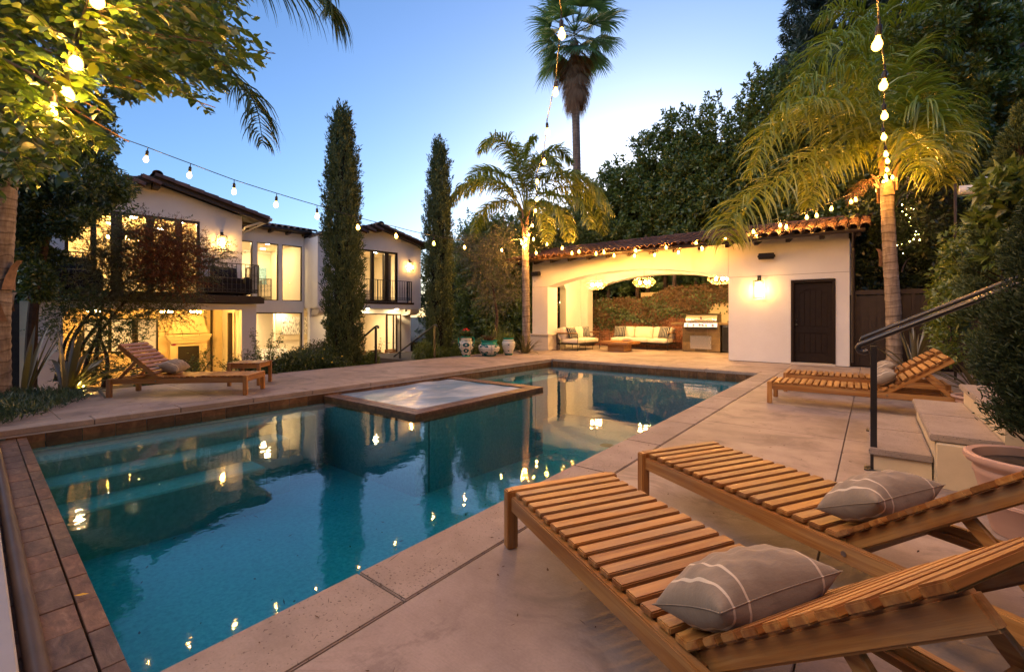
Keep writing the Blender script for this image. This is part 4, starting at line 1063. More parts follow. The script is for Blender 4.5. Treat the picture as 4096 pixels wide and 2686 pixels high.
mb = MB(); mb.box(0.0, 0.02, 0.24, 1.40, 0.32, 1.16); mb.build('picture_sheet', m_art(), art)
mb = MB(); mb.box(-5.98, -5.94, 4.05, 5.88, LOW+.05, 1.49); mb.build('partition', M['room'], r4)
sf = thing('white_sofa', 'white sofa with a small brown cushion inside the lit ground floor room', 'sofa', hw(-4.6, 3.4, LOW+0.04), HA)
mb = MB(); mb.box(-0.45, 0.45, -0.9, 0.9, 0.10, 0.42); mb.build('seat', M['white'], sf, bevel=0.05, seg=3)
mb = MB(); mb.box(-0.45, -0.25, -0.9, 0.9, 0.42, 0.82); mb.build('backrest', M['white'], sf, bevel=0.05, seg=3)
for k in (-1, 1):
    mb = MB(); mb.box(-0.45, 0.45, k*0.98-0.09, k*0.98+0.09, 0.10, 0.62); mb.build('armrest', M['white'], sf, bevel=0.05, seg=3)
for a, b in ((-.4,-.95),(.4,-.95),(.4,.95),(-.4,.95)):
    mb = MB(); mb.box(a-.03,a+.03,b-.03,b+.03,0,0.10); mb.build('leg', M['brown'], sf)
tvm = m_simple('screen_glass', (0.30,0.24,0.19), 0.12)
tv = thing('tilted_television', 'tilted flat television on the pale stone wall of the ground floor den', 'television', hw(-5.6, 7.45, 0.75), HA)
mb = MB(); mb.cbox((0,0,0), (0.05, 1.25, 0.78), Matrix.Rotation(0.14, 3, 'X')); mb.build('screen', tvm, tv, bevel=0.006)
mb = MB(); mb.cbox((-0.03,0,0), (0.04, 1.29, 0.82), Matrix.Rotation(0.14, 3, 'X')); mb.box(-0.55,-0.05,-0.1,0.1,-0.1,0.1); mb.build('screen_frame', M['grey_metal'], tv)
stm = m_simple('stacked_stone', (0.60,0.48,0.32), 0.9, var=0.25, scale=5, obj=True, bmp=0.3)
k_ = 0
for r_ in range(26):
    y = 6.0 + rnd.uniform(0, .2); z = LOW+0.04+0.096*r_
    while y < 8.55:
        L = rnd.uniform(0.2, 0.5); mb = MB(); mb.box(-6.19, -6.15+rnd.uniform(0,.03), y, min(8.68, y+L), z, z+0.092); mb.build('wall_stone', stm, r5); y += L+0.006

# mid section
MX = -2.75
mb = MB(); wall_yz(mb, MX-0.25, MX, 1.23, 4.19, LOW, 4.60, [(1.35, 2.27, FL+.01, 4.10), (2.42, 3.21, FL+.01, 4.10), (3.34, 4.13, FL+.01, 4.10), (1.30, 4.13, LOW, 1.37)])
hp(mb, 'middle_wall', M['stucco'])
for a, b in ((1.35,2.27),(2.42,3.21),(3.34,4.13)): window(house, MX-0.10, a, b, FL+.01, 4.10, [], 0.035, 0.10)
window(house, MX-0.10, 1.30, 4.13, LOW+.03, 1.37, [], 0.05, 0.12, glass=False)
mb = MB(); mb.box(-4.0, MX+0.45, 1.25, 4.5, 4.605, 4.64); hp(mb, 'eave_board', M['brown'])
for i in range(5):
    mb = MB(); mb.box(MX+0.001, MX+0.42, 1.5+0.65*i, 1.59+0.65*i, 4.50, 4.604); hp(mb, 'rafter_tail', M['brown'])
# right wing
RX = -1.4
mb = MB(); wall_yz(mb, RX-0.25, RX, 4.20, 9.03, 1.58, 4.35, [(5.3, 7.81, FL+.02, 4.08)])
mb.prism([(4.20, 4.351), (9.03, 4.351), (9.03, 4.45), (6.62, 5.10), (4.20, 4.45)], 'x', RX-0.25, RX)
mb.box(-6.0, RX-.251, 4.20, 4.28, 1.58, 4.44); mb.box(-6.0, RX-.251, 8.84, 9.03, 1.58, 4.44)
mb.box(-6.0, RX-.02, 4.22, 9.02, 1.545, 1.579)
hp(mb, 'right_wing_wall', M['stucco'])
window(house, RX-0.10, 5.3, 7.81, FL+.02, 4.08, [(6.52,6.66),(7.18,7.36)], 0.075, 0.12)
cu = MB(); N = 24; cv = []
for i in range(N+1):
    for z in (FL+.05, 4.0): cv.append((RX-0.45+0.04*math.sin(i*1.9), 7.28+0.42*i/N, z))
cu.add(cv, [(2*i, 2*i+2, 2*i+3, 2*i+1) for i in range(N)]); hp(cu, 'curtain', m_simple('grey_curtain', (0.30,0.28,0.27), 0.9), smooth=True, recalc=False)
bd = thing('bed', 'pale bed seen through the upper right balcony doors', 'bed', hw(-3.4, 6.4, FL+0.01), HA)
mb = MB(); mb.box(-1.0, 1.0, -0.8, 0.8, 0.0, 0.35); mb.build('bed_base', M['white'], bd, bevel=0.02); mb = MB(); mb.box(-1.0, 1.0, -0.82, 0.82, 0.352, 0.62); mb.build('mattress', M['cushion'], bd, bevel=0.06, seg=3)
mb = MB(); mb.box(-1.08,-1.0,-0.85,0.85,0,1.1); mb.build('headboard', M['cushion'], bd, bevel=0.02)
bal2 = hp(MB().box(RX+.001, RX+0.40, 4.95, 8.40, 1.74, 1.83), 'balcony', M['brown'])
mb = MB(); mb.box(RX+.001, RX+0.36, 5.0, 8.36, 1.56, 1.738); mb.build('balcony_beam', M['stucco'], bal2)
railing(bal2, [(RX+0.03, 5.02), (RX+0.33, 5.02), (RX+0.33, 6.62), (RX+0.33, 8.30), (RX+0.03, 8.30)], 1.832, 0.95)
LX = -2.2
mb = MB(); wall_yz(mb, LX-0.25, LX, 4.22, 8.99, LOW, 1.544, [(6.0, 8.20, LOW, 1.345)]); hp(mb, 'lower_right_wall', M['stucco'])
window(house, LX-0.10, 6.0, 7.79, LOW+.02, 1.345, [], 0.05, 0.12, glass=False)
def corbel(y0, y1):
    pr = [(LX+.001, 1.543), (RX-0.03, 1.543), (RX-0.03, 1.44), (RX-0.10, 1.34), (RX-0.28, 1.28), (LX+.001, 1.26)]
    mb = MB(); mb.add([(x, y0, z) for x, z in pr] + [(x, y1, z) for x, z in pr], [tuple(range(6)), tuple(range(11,5,-1))] + [((i+1)%6, i, 6+i, 6+(i+1)%6) for i in range(6)])
    hp(mb, 'corbel', M['limestone'])
corbel(4.26, 4.62); corbel(8.50, 8.95)
def leaf_door(y0, y1, x, rot):
    f = window(house, 0, 0, y1-y0, LOW+.03, 1.33, [], 0.07, 0.05, 'glass_door'); f.location = (x, y0, 0); f.rotation_euler = (0, 0, rot)
    mb = MB(); mb.tube([(0.03,0.05,0.0),(0.07,0.05,0.0),(0.07,0.16,0.0)], 0.010, 6); mb.build('door_handle', M['steel'], f)
leaf_door(7.58, 8.12, LX+0.15, R(-10)); leaf_door(7.95, 8.35, LX+0.10, R(-30))
for y in (5.4, 6.55, 8.0):
    mb = MB(); mb.lathe([(0.0,0.0),(0.06,0.0),(0.08,0.010)], 14, (RX-0.42, y, 1.533)); hp(mb, 'downlight', M['downlight'], recalc=False)
cam_ = thing('dome_camera', 'small dome camera under the eave near the open glass door', 'camera', hw(RX-0.12, 8.30, 1.54), HA)
mb = MB(); mb.lathe([(0.06,0.0),(0.06,-0.05),(0.03,-0.06)], 14); mb.build('camera_base', M['white'], cam_, smooth='auto')
mb = MB(); mb.lathe([(0.05,-0.055),(0.045,-0.09),(0.02,-0.115),(0.0,-0.12)], 14); mb.build('camera_dome', M['black'], cam_, smooth='auto')

# roofs --------------------------------------------------------------------
def gable_roof(x0, x1, yr, yl, yre, zr, ze, name):
    """ridge along x at yr, eaves at yl and yre"""
    mb = MB()
    for ye in (yl, yre):
        mb.prism([(yr, zr), (ye, ze), (ye, ze-0.07), (yr, zr-0.07)], 'x', x0, x1)
    rf = hp(mb, name, M['brown'])
    mb = MB()
    for ye in (yl, yre): mb.prism([(yr, zr-0.071), (ye, ze-0.071), (ye, ze-0.17), (yr, zr-0.17)], 'x', x1-0.07, x1-0.01)
    mb.build('barge_board', M['brown'], rf)
    rest = MB()
    for ye in (yl, yre):
        L = math.hypot(ye-yr, ze-zr); n = max(2, int(L/0.36)); sg = 1 if ye > yr else -1
        a = math.atan2(zr-ze, abs(yr-ye))
        for k in range(n):          # rake tiles along the edge
            t = 1-(k+0.0)/n; y, z = yr+(ye-yr)*t, zr+(ze-zr)*t
            o = link_mesh('rake_tile', cover_me, rf, (x1+0.02, y, z-0.045), (a*sg*1.0, 0, 0) if sg < 0 else (a, 0, math.pi))
            o.rotation_euler = Matrix.Rotation(0, 3, 'Z').to_euler() if False else o.rotation_euler
            o.scale = (1.2, 1.05, 1.6)
            o = link_mesh('rake_tile', cover_me, rf, (x1-0.20, y, z+0.045), o.rotation_euler)
        cols = int((x1-0.3-x0)/0.24)
        for c_ in range(cols):
            for k in range(n):
                t = 1-k/n; y, z = yr+(ye-yr)*t, zr+(ze-zr)*t
                rm = Matrix.Translation((x1-0.42-0.24*c_, y, z+0.03)) @ (Matrix.Rotation(math.pi, 4, 'Z') if sg > 0 else Matrix.Identity(4)) @ Matrix.Rotation(a, 4, 'X')
                rest.add([rm @ v.co for v in cover_me.vertices], [tuple(p.vertices) for p in cover_me.polygons])
    o = rest.build('roof_tiling', M['rooftile'], rf, recalc=False); o['kind'] = 'stuff'
    for k in range(int((x1-x0)/0.38)):
        o = link_mesh('ridge_tile', cover_me, rf, (x1+0.06-0.38*k, yr, zr+0.045), (0, 0, R(90))); o.scale = (1.25,1.05,1.2)
    return rf
rf1 = gable_roof(-6.9, 0.50, -1.09, -3.95, 1.80, 5.17, 4.40, 'roof')
rf2 = gable_roof(-6.0, -0.95, 6.70, 4.25, 9.25, 5.12, 4.45, 'roof')
mb = MB(); mb.box(0.001, 0.43, -1.17, -1.01, 4.86, 5.02); hp(mb, 'ridge_beam', M['brown'])
mb = MB(); mb.box(RX+.001, -1.02, 6.62, 6.78, 4.84, 4.98); hp(mb, 'ridge_beam', M['brown'])
for y, s_ in ((1.30, 1),):
    mb = MB()
    for k in range(6): mb.box(-0.5-0.9*k, -0.42-0.9*k, 1.172, 1.74, 4.28, 4.36)
    hp(mb, 'eave_rafter', M['brown'])
mb = MB(); mb.tube([(0.55, 1.86, 4.38), (-6.5, 1.86, 4.38)], 0.06, 8); hp(mb, 'gutter', M['grey_metal'], smooth='auto')
mb = MB(); mb.tube([(0.46, 1.80, 4.36), (0.30, 1.50, 4.22), (0.10, 1.24, 4.10), (-0.05, 1.21, 4.0)], 0.035, 8); hp(mb, 'downpipe', M['grey_metal'], smooth='auto')
# mid roof, slope to the pool
ex, ez, rx, rz_ = MX+0.45, 4.66, MX-3.2, 4.66+3.65*0.20
mb = MB(); mb.add([(ex,1.82,ez-.03),(ex,4.6,ez-.03),(rx,4.6,rz_-.03),(rx,1.82,rz_-.03),(ex,1.82,ez),(ex,4.6,ez),(rx,4.6,rz_),(rx,1.82,rz_)], [(0,1,2,3),(7,6,5,4),(0,4,5,1),(1,5,6,2),(2,6,7,3),(3,7,4,0)])
rf3 = hp(mb, 'roof', M['brown'])
a = math.atan2(rz_-ez, ex-rx)
for c_ in range(12):
    for k in range(10):
        t = k/10; x, z = ex+(rx-ex)*t+0.05, ez+(rz_-ez)*t+0.03
        o = link_mesh('roof_tile', cover_me, rf3, (x, 1.90+0.232*c_, z)); o.rotation_euler = (Matrix.Rotation(R(90), 3, 'Z') @ Matrix.Rotation(a, 3, 'X')).to_euler()
mb = MB(); mb.tube([(ex+0.07, 1.9, ez-.02), (ex+0.07, 4.3, ez-.02)], 0.055, 8); hp(mb, 'gutter', M['bronze'], smooth='auto')
mb = MB(); mb.tube([(-0.95, 4.20, 4.46), (-2.2, 4.20, 4.44)], 0.055, 8); hp(mb, 'gutter', M['bronze'], smooth='auto')

lantern(hw(0.002, 0.60, 3.53), R(84), 'large black lantern glowing above the sofa on the left balcony', 60, 0.95)
lantern(hw(RX+0.002, 8.40, 3.50), R(84), 'black lantern beside the upper right balcony doors, behind the second cypress', 60, 0.9)

# balcony sofas
def dark_sofa(loc, rz, label, L=1.1):
    t = thing('balcony_sofa', label, 'sofa', loc, rz, 'dark sofas on the left balcony')
    mb = MB(); mb.box(-0.42, 0.42, -L/2, L/2, 0.05, 0.40); mb.build('seat', M['dark_fabric'], t, bevel=0.05, seg=3)
    mb = MB(); mb.box(-0.44, 0.44, L/2-0.02, L/2+0.14, 0.05, 0.58); mb.build('armrest', M['dark_fabric'], t, bevel=0.04, seg=3)
    o = soft_box((0.75, L*0.9, 0.16), M['dark_fabric'], 'seat_cushion', t, (0.0, -0.02, 0.48), (0,0,0))
    o = soft_box((0.16, L*0.62, 0.42), M['dark_fabric'], 'back_pillow', t, (-0.25, 0.12, 0.70), (0,R(-15),0), puff=0.07)
    for a, b in ((-.36,-L/2+.06),(.36,-L/2+.06),(.36,L/2-.06),(-.36,L/2-.06)):
        mb = MB(); mb.box(a-.02,a+.02,b-.02,b+.02,0,0.06); mb.build('leg', M['black'], t)
dark_sofa(hw(0.62, 0.45, 1.825), HA, 'dark sofa with a cushion at the right end of the left balcony', 1.15)
dark_sofa(hw(0.62, -2.9, 1.825), HA, 'dark sofa at the left end of the balcony behind the foliage', 1.0)

# chandelier in the upper left room
chd = thing('chandelier', 'ring chandelier with small candle bulbs in the upper left room', 'chandelier', hw(-2.2, -1.55, 3.62), HA)
mb = MB(); mb.tube([(0.42*math.cos(2*math.pi*j/24), 0.42*math.sin(2*math.pi*j/24), 0) for j in range(25)], 0.012, 6, False); mb.beam((0,0,0.0),(0,0,0.63),0.015,0.015)
for k in range(3): mb.beam((0,0,0.3),(0.42*math.cos(2.1*k),0.42*math.sin(2.1*k),0),0.01,0.01)
mb.build('ring', M['chrome'], chd)
for k in range(9):
    mb = MB(); mb.lathe([(0.001,0.0),(0.022,0.02),(0.018,0.06),(0.001,0.10)], 8, (0.42*math.cos(0.7*k), 0.42*math.sin(0.7*k), 0.01)); mb.build('candle_bulb', m_log, chd)

# dining set on the lower patio
dt = thing('dining_table', 'long teak dining table on the lower patio beyond the stair rail', 'table', (-15.3, 11.2, LOW+.02), R(-8))
mb = MB(); mb.box(-0.45, 0.45, -1.2, 1.2, 0.70, 0.74); mb.build('table_top', M['wood_y'], dt, bevel=0.005)
for a, b in ((-.4,-1.1),(.4,-1.1),(.4,1.1),(-.4,1.1)):
    mb = MB(); mb.box(a-.04,a+.04,b-.04,b+.04,0,0.70); mb.build('leg', M['wood_z'], dt)
mb = MB(); mb.lathe([(0.14,0.74),(0.16,0.79),(0.10,0.83),(0,0.84)], 14); cp = tag(mb.build('table_planter', m_simple('moss_green', (0.20,0.24,0.04), 0.9, var=0.4, scale=30, bmp=1), loc=(-15.3,10.9,LOW+.022)), 'shallow planter of bright green moss on the patio dining table', 'planter')
def chair(loc, rz, label):
    t = thing('patio_chair', label, 'chair', loc, rz, 'teak chairs round the patio table')
    for a, b, h_ in ((-.22,-.2,.44),(.22,-.2,.44),(-.22,.2,.86),(.22,.2,.86)):
        mb = MB(); mb.box(a-.022,a+.022,b-.022,b+.022,0,h_); mb.build('leg', M['wood_z'], t)
    mb = MB(); mb.box(-0.245,0.245,-0.23,0.175,0.441,0.47); mb.build('seat', M['wood_x'], t)
    mb = MB(); mb.box(-0.21,0.21,-0.2,0.17,0.471,0.51); mb.build('seat_pad', M['cushion'], t, bevel=0.012)
    for z in (0.62, 0.72, 0.80):
        mb = MB(); mb.box(-0.197,0.197,0.19,0.215,z,z+0.065); mb.build('back_slat', M['wood_x'], t)
for i, y in enumerate((-0.72, -0.05, 0.62)):
    c_, s_ = math.cos(R(-8)), math.sin(R(-8))
    for sx, nm in ((0.62, 'near'), (-0.62, 'far')):
        lx, ly = sx, y; X_, Y_ = -15.3+c_*lx-s_*ly, 11.2+s_*lx+c_*ly
        pos = ('left', 'middle', 'right')[i]
        chair((X_, Y_, LOW+.02), R(-8)+(R(-90) if sx > 0 else R(90)), 'teak patio chair, %s one on the %s side of the dining table' % (pos, 'pool' if sx > 0 else 'house'))
# stair down to the patio with rails
sd = thing('patio_stair', 'steps leading down from the pool deck to the lower patio between two black rails', 'steps', (-9.95, 8.0, 0))
for k in range(5):
    mb = MB(); mb.box(-0.32*(k+1), -0.32*k-0.002, -0.9, 0.9, LOW+.03, -0.18*(k+1)); mb.build('step', M['concrete_far'], sd)
for yy, lab in ((7.0, 'black iron stair rail in front of the first cypress'), (9.0, 'black iron stair rail left of the second cypress')):
    t = thing('stair_rail', lab, 'handrail', (-10.0, yy, 0), 0, 'stair rails down to the patio')
    mb = MB(); mb.cbox((0,0,0.46), (0.045,0.045,0.92)); mb.build('post', M['iron'], t)
    mb = MB(); mb.cbox((-1.6,0,-0.40), (0.045,0.045,0.98)); mb.build('post', M['iron'], t)
    mb = MB(); mb.tube([(0.10,0,0.90),(0.11,0,0.94),(0.06,0,0.96),(0.0,0,0.95),(-0.06,0,0.92),(-1.9,0,-0.06)], 0.026, 8); mb.build('rail_bar', M['iron'], t, smooth='auto')
# ------------------------------------------------------------------ sun loungers
SEAT = 1.27
slat_me = MB().box(0, 0.056, -0.305, 0.305, -0.022, 0.0).mesh('slat', M['wood_y'], bevel=0.004, seg=2)
def lounger(loc, rz, label, back=40.0, group='slatted teak sun loungers'):
    t = thing('sun_lounger', label, 'sun lounger', loc, rz, group)
    def p(mb, name, mat, par=t, **k): return mb.build(name, mat, par, **k)
    Z = 0.30
    for sy in (-1, 1):
        p(MB().box(0.0, 0.058, sy*0.31-0.029, sy*0.31+0.029, 0, Z-0.001), 'leg', M['wood_z'], bevel=0.006, seg=2)
        p(MB().box(1.90, 1.96, sy*0.31-0.029, sy*0.31+0.029, 0, 0.272), 'leg', M['wood_z'], bevel=0.006, seg=2)
        p(MB().box(0.0585, 1.8995, sy*0.305-0.017, sy*0.305+0.017, 0.195, 0.272), 'side_rail', M['wood_x'], bevel=0.005, seg=2)
        sb = MB(); sb.tube([(SEAT+.02, sy*0.323, 0.235), (SEAT+.02, sy*0.327, 0.235)], 0.011, 10); p(sb, 'bolt', M['steel'])
    p(MB().box(0.001, 0.030, -0.2805, 0.2805, 0.205, 0.272), 'end_board', M['wood_y'], bevel=0.004)
    p(MB().box(1.93, 1.958, -0.2805, 0.2805, 0.205, 0.268), 'end_board', M['wood_y'], bevel=0.004)
    p(MB().box(SEAT-0.01, SEAT+0.03, -0.287, 0.287, 0.21, 0.265), 'cross_bar', M['wood_y'])
    n = 17
    for i in range(n):
        x = 0.0 + (SEAT-0.065)*i/(n-1)
        o = link_mesh('slat', slat_me, t, (x, rnd.uniform(-.0015,.0015), Z + (0.001 if i == 0 else 0)))
    # strips that carry the seat slats
    for sy in (-1, 1): p(MB().box(0.06, SEAT, sy*0.26-0.018, sy*0.26+0.018, 0.255, 0.2775), 'slat_bearer', M['wood_x'])
    b = bpy.data.objects.new('backrest', None); C.objects.link(b); b.parent = t; b.location = (SEAT+0.015, 0, 0.262); b.rotation_euler = (0, -R(back), 0)
    BL = 0.74
    for sy in (-1, 1): p(MB().box(-0.02, BL, sy*0.262-0.014, sy*0.262+0.014, -0.030, 0.030), 'back_rail', M['wood_x'], b, bevel=0.006, seg=2)
    for i in range(10):
        link_mesh('slat', slat_me, b, (-0.01 + (BL-0.05)*i/9, 0, 0.0535))
    # A-frame prop
    a = R(back); hx, hz = SEAT+0.015+0.43*math.cos(a), 0.262+0.43*math.sin(a)
    for sy in (-1, 1): 
        mb = MB(); mb.beam((hx, sy*0.228, hz-0.01), (hx+0.26, sy*0.228, 0.245), 0.022, 0.042); p(mb, 'prop_arm', M['wood_x'], bevel=0.003)
    mb = MB(); mb.beam((hx+0.12, -0.215, hz-0.01-(hz-0.255)*0.46), (hx+0.12, 0.215, hz-0.01-(hz-0.255)*0.46), 0.045, 0.02); p(mb, 'prop_bar', M['wood_y'])
    p(MB().box(1.34, 1.92, -0.287, -0.262, 0.21, 0.235), 'notched_ledge', M['wood_x']); p(MB().box(1.34, 1.92, 0.262, 0.287, 0.21, 0.235), 'notched_ledge', M['wood_x'])
    mb = MB(); mb.box(hx+0.20, hx+0.24, -0.285, 0.285, 0.236, 0.262); p(mb, 'prop_rest', M['wood_y'])
    return t
def on_lounger(loc, rz, lx, ly, lz):
    c, s = math.cos(rz), math.sin(rz); return (loc[0]+c*lx-s*ly, loc[1]+s*lx+c*ly, loc[2]+lz)
pil_me = pillow_mesh('pillow', M['pillow'], 0.48, 0.275, 0.10, 32, 0.007)
def lumbar(loc, rz, label, lx=1.33, ly=0.0, lz=0.462, tilt=-20, yaw=0.0):
    o = link_mesh('pillow', pil_me, None, on_lounger(loc, rz, lx, ly, lz)); tag(o, label, 'pillow', 'taupe striped lounger pillows')
    o.rotation_euler = (Matrix.Rotation(rz, 3, 'Z') @ Matrix.Rotation(R(tilt), 3, 'Y') @ Matrix.Rotation(R(90)+yaw, 3, 'Z')).to_euler()
LA, LB = ((-1.355, 2.145, 0.002), R(-28.5)), ((-1.065, 3.195, 0.002), R(-28.8))
LC, LD = ((-1.155, 7.50, 0.002), R(1.5)), ((-1.13, 8.77, 0.002), R(2))
LH = ((-7.72, 3.17, 0.002), R(225))
lounger(*LA, 'teak sun lounger nearest the camera at the lower right', 40)
lounger(*LB, 'second teak sun lounger, beside the big terracotta pot', 38)
lounger(*LC, 'far teak sun lounger right of the pool, the one closer to the steps', 36)
lounger(*LD, 'far teak sun lounger right of the pool, the one next to the pavilion door', 36)
lounger(*LH, 'teak sun lounger on the house side of the pool beside the small table', 42)
lumbar(*LA, 'large taupe pillow with pale lines on the nearest lounger', 1.255, -0.08, 0.402, -26)
lumbar(*LB, 'taupe pillow with pale lines on the second lounger', 1.26, -0.03, 0.410, -26)
lumbar(*LC, 'taupe pillow on the far lounger behind the handrail post', 1.27, -0.02, 0.43, -32)
lumbar(*LD, 'taupe pillow on the lounger next to the pavilion door', 1.27, 0.0, 0.43, -32)
lumbar(*LH, 'taupe pillow with pale lines on the house side lounger', 1.22, -0.02, 0.42, -22, 0.12)
stt = thing('side_table', 'low slatted teak side table behind the house side lounger', 'table', (-8.72, 3.48, 0.002), R(225))
for sx in (-1, 1):
    for sy in (-1, 1): MB().box(sx*0.24-0.026, sx*0.24+0.026, sy*0.24-0.026, sy*0.24+0.026, 0, 0.375).build('leg', M['wood_z'], stt, bevel=0.004)
for sx in (-1, 1):
    MB().box(sx*0.24-0.012, sx*0.24+0.012, -0.2135, 0.2135, 0.305, 0.375).build('apron', M['wood_y'], stt); MB().box(-0.2135, 0.2135, sx*0.24-0.012, sx*0.24+0.012, 0.305, 0.375).build('apron', M['wood_x'], stt)
for i in range(8): MB().box(-0.27+0.0685*i, -0.27+0.0685*i+0.060, -0.27, 0.27, 0.377, 0.397).build('slat', M['wood_y'], stt, bevel=0.003)

# ------------------------------------------------------------------ painted urns
def m_urn(name, kind):
    m, n, l, out = mat_new(name)
    p = n.new('ShaderNodeBsdfPrincipled'); l.new(p.outputs[0], out.inputs[0]); p.inputs['Roughness'].default_value = 0.18
    tc = n.new('ShaderNodeTexCoord'); sp = n.new('ShaderNodeSeparateXYZ'); l.new(tc.outputs['Object'], sp.inputs[0])
    ang = mth(n, l, 'ARCTAN2', sp.outputs[1], sp.outputs[0]); z = sp.outputs[2]
    W_, T_, D_, N_ = (0.62,0.58,0.52), (0.02,0.27,0.20), (0.006,0.075,0.085), (0.010,0.03,0.06)
    na, pz, z0 = {'a': (5, 0.175, 0.27), 'b': (4, 0.30, 0.21), 'c': (5, 0.19, 0.24)}[kind]
    u = mth(n, l, 'MULTIPLY', ang, na/(2*math.pi)); u = mth(n, l, 'ADD', u, {'a': 10.15, 'b': 10.40, 'c': 10.2}[kind])
    v = mth(n, l, 'DIVIDE', mth(n, l, 'SUBTRACT', z, z0-pz*10), pz)
    fu = mth(n, l, 'SUBTRACT', mth(n, l, 'FRACT', u, 0), 0.5); fv = mth(n, l, 'SUBTRACT', mth(n, l, 'FRACT', v, 0), 0.5)
    rr = mth(n, l, 'SQRT', mth(n, l, 'ADD', mth(n, l, 'MULTIPLY', fu, fu), mth(n, l, 'MULTIPLY', fv, fv)), 0)
    th = mth(n, l, 'ARCTAN2', fv, fu)
    pet = {'a': 14, 'b': 4, 'c': 4}[kind]; amp = {'a': 0.035, 'b': 0.13, 'c': 0.10}[kind]; base_r = {'a': 0.37, 'b': 0.27, 'c': 0.14}[kind]
    edge = mth(n, l, 'ADD', mth(n, l, 'MULTIPLY', mth(n, l, 'COSINE', mth(n, l, 'ADD', mth(n, l, 'MULTIPLY', th, pet), math.pi if kind != 'a' else 0), 0), amp), base_r)
    flower = mth(n, l, 'LESS_THAN', rr, edge)
    inner = mth(n, l, 'LESS_THAN', rr, mth(n, l, 'MULTIPLY', edge, 0.72 if kind != 'a' else 0.30))
    core = mth(n, l, 'LESS_THAN', rr, 0.10)
    # fine filigree in the ground
    mp = n.new('ShaderNodeCombineXYZ'); l.new(mth(n, l, 'MULTIPLY', u, 5.0), mp.inputs[0]); l.new(mth(n, l, 'MULTIPLY', v, 5.0), mp.inputs[1])
    vo = n.new('ShaderNodeTexVoronoi'); vo.feature = 'DISTANCE_TO_EDGE'; vo.inputs['Scale'].default_value = 1.0; vo.inputs['Randomness'].default_value = 0.35; l.new(mp.outputs[0], vo.inputs['Vector'])
    fil = mth(n, l, 'LESS_THAN', mth(n, l, 'ABSOLUTE', mth(n, l, 'SUBTRACT', vo.outputs['Distance'], 0.20), 0), 0.05)
    bandu = mth(n, l, 'GREATER_THAN', mth(n, l, 'ABSOLUTE', fu, 0), 0.455); bandv = mth(n, l, 'GREATER_THAN', mth(n, l, 'ABSOLUTE', fv, 0), 0.455)
    dash = mth(n, l, 'GREATER_THAN', mth(n, l, 'SINE', mth(n, l, 'MULTIPLY', mth(n, l, 'ADD', u, v), 90), 0), 0.0)
    lines = mth(n, l, 'MULTIPLY', mth(n, l, 'MAXIMUM', bandu, bandv), dash)
    c = mixc(n, l, mth(n, l, 'MULTIPLY', fil, 0.75), W_, (0.12,0.32,0.26) if kind == 'a' else (0.22,0.32,0.33))
    if kind != 'c': c = mixc(n, l, lines, c, N_ if kind == 'a' else (0.10,0.2,0.2))
    c = mixc(n, l, flower, c, D_ if kind != 'c' else (0.16,0.26,0.27))
    c = mixc(n, l, inner, c, (0.01,0.035,0.035) if kind == 'a' else ((0.14,0.30,0.28) if kind == 'b' else (0.55,0.53,0.47)))
    c = mixc(n, l, core, c, W_ if kind == 'a' else D_)
    l.new(c, p.inputs['Base Color']); return m
M['teal'] = m_simple('teal_glaze', (0.02,0.27,0.19), 0.18, var=0.25, scale=8)
M['teal_dark'] = m_simple('dark_teal_glaze', (0.008,0.10,0.09), 0.18)
M['glaze_white'] = m_simple('white_glaze', (0.60,0.57,0.50), 0.2)
def urn(kind, loc, label, body, bands, soil_r, soil_z, handles=False):
    t = thing('painted_urn', label, 'urn', loc, 0, 'painted ceramic urns on the deck')
    mb = MB(); mb.lathe(body, 36); mb.build('urn_body', m_urn('painted_ceramic_'+kind, kind), t, smooth='auto')
    for nm, prof, mt in bands:
        mb = MB(); mb.lathe(prof, 36); mb.build(nm, mt, t, smooth='auto')
    mb = MB(); mb.disc((0,0,soil_z), soil_r, 20); mb.build('soil', M['earth'], t)
    if handles:
        for a in (R(215), R(35)):
            ca_, sa_ = math.cos(a), math.sin(a)
            pts = [(ca_*r, sa_*r, z) for r, z in ((0.155,0.55),(0.20,0.575),(0.235,0.55),(0.235,0.45),(0.225,0.38),(0.20,0.34))]
            mb = MB(); mb.tube(pts, 0.019, 8); mb.build('handle', M['teal'], t, smooth='auto')
    return t
ta = M['teal']; td = M['teal_dark']; gw = M['glaze_white']
urn('a', (-9.62, 9.93, 0.002), 'tall teal and white painted urn with loop handles, left of the three urns',
    [(0.115,0.03),(0.155,0.10),(0.215,0.24),(0.238,0.34),(0.225,0.42),(0.175,0.475),(0.165,0.49)],
    [('foot', [(0.0,0.0),(0.125,0.0),(0.125,0.025),(0.112,0.035)], ta), ('neck', [(0.166,0.487),(0.168,0.565)], gw), ('rim', [(0.168,0.563),(0.19,0.575),(0.193,0.60),(0.17,0.605),(0.15,0.59),(0.15,0.52)], ta), ('neck_ring', [(0.172,0.480),(0.176,0.487),(0.172,0.494)], td)], 0.15, 0.56, True)
urn('b', (-9.22, 10.52, 0.002), 'wide low teal and white painted bowl urn, middle of the three urns',
    [(0.20,0.035),(0.26,0.08),(0.325,0.18),(0.338,0.25),(0.315,0.32),(0.27,0.345)],
    [('foot', [(0.0,0.0),(0.205,0.0),(0.225,0.015),(0.20,0.037)], td), ('neck', [(0.272,0.343),(0.245,0.39),(0.235,0.42),(0.25,0.455)], ta), ('rim', [(0.25,0.454),(0.275,0.465),(0.275,0.478),(0.235,0.478),(0.225,0.44)], ta), ('neck_ring', [(0.272,0.338),(0.278,0.346),(0.270,0.354)], td)], 0.23, 0.44)
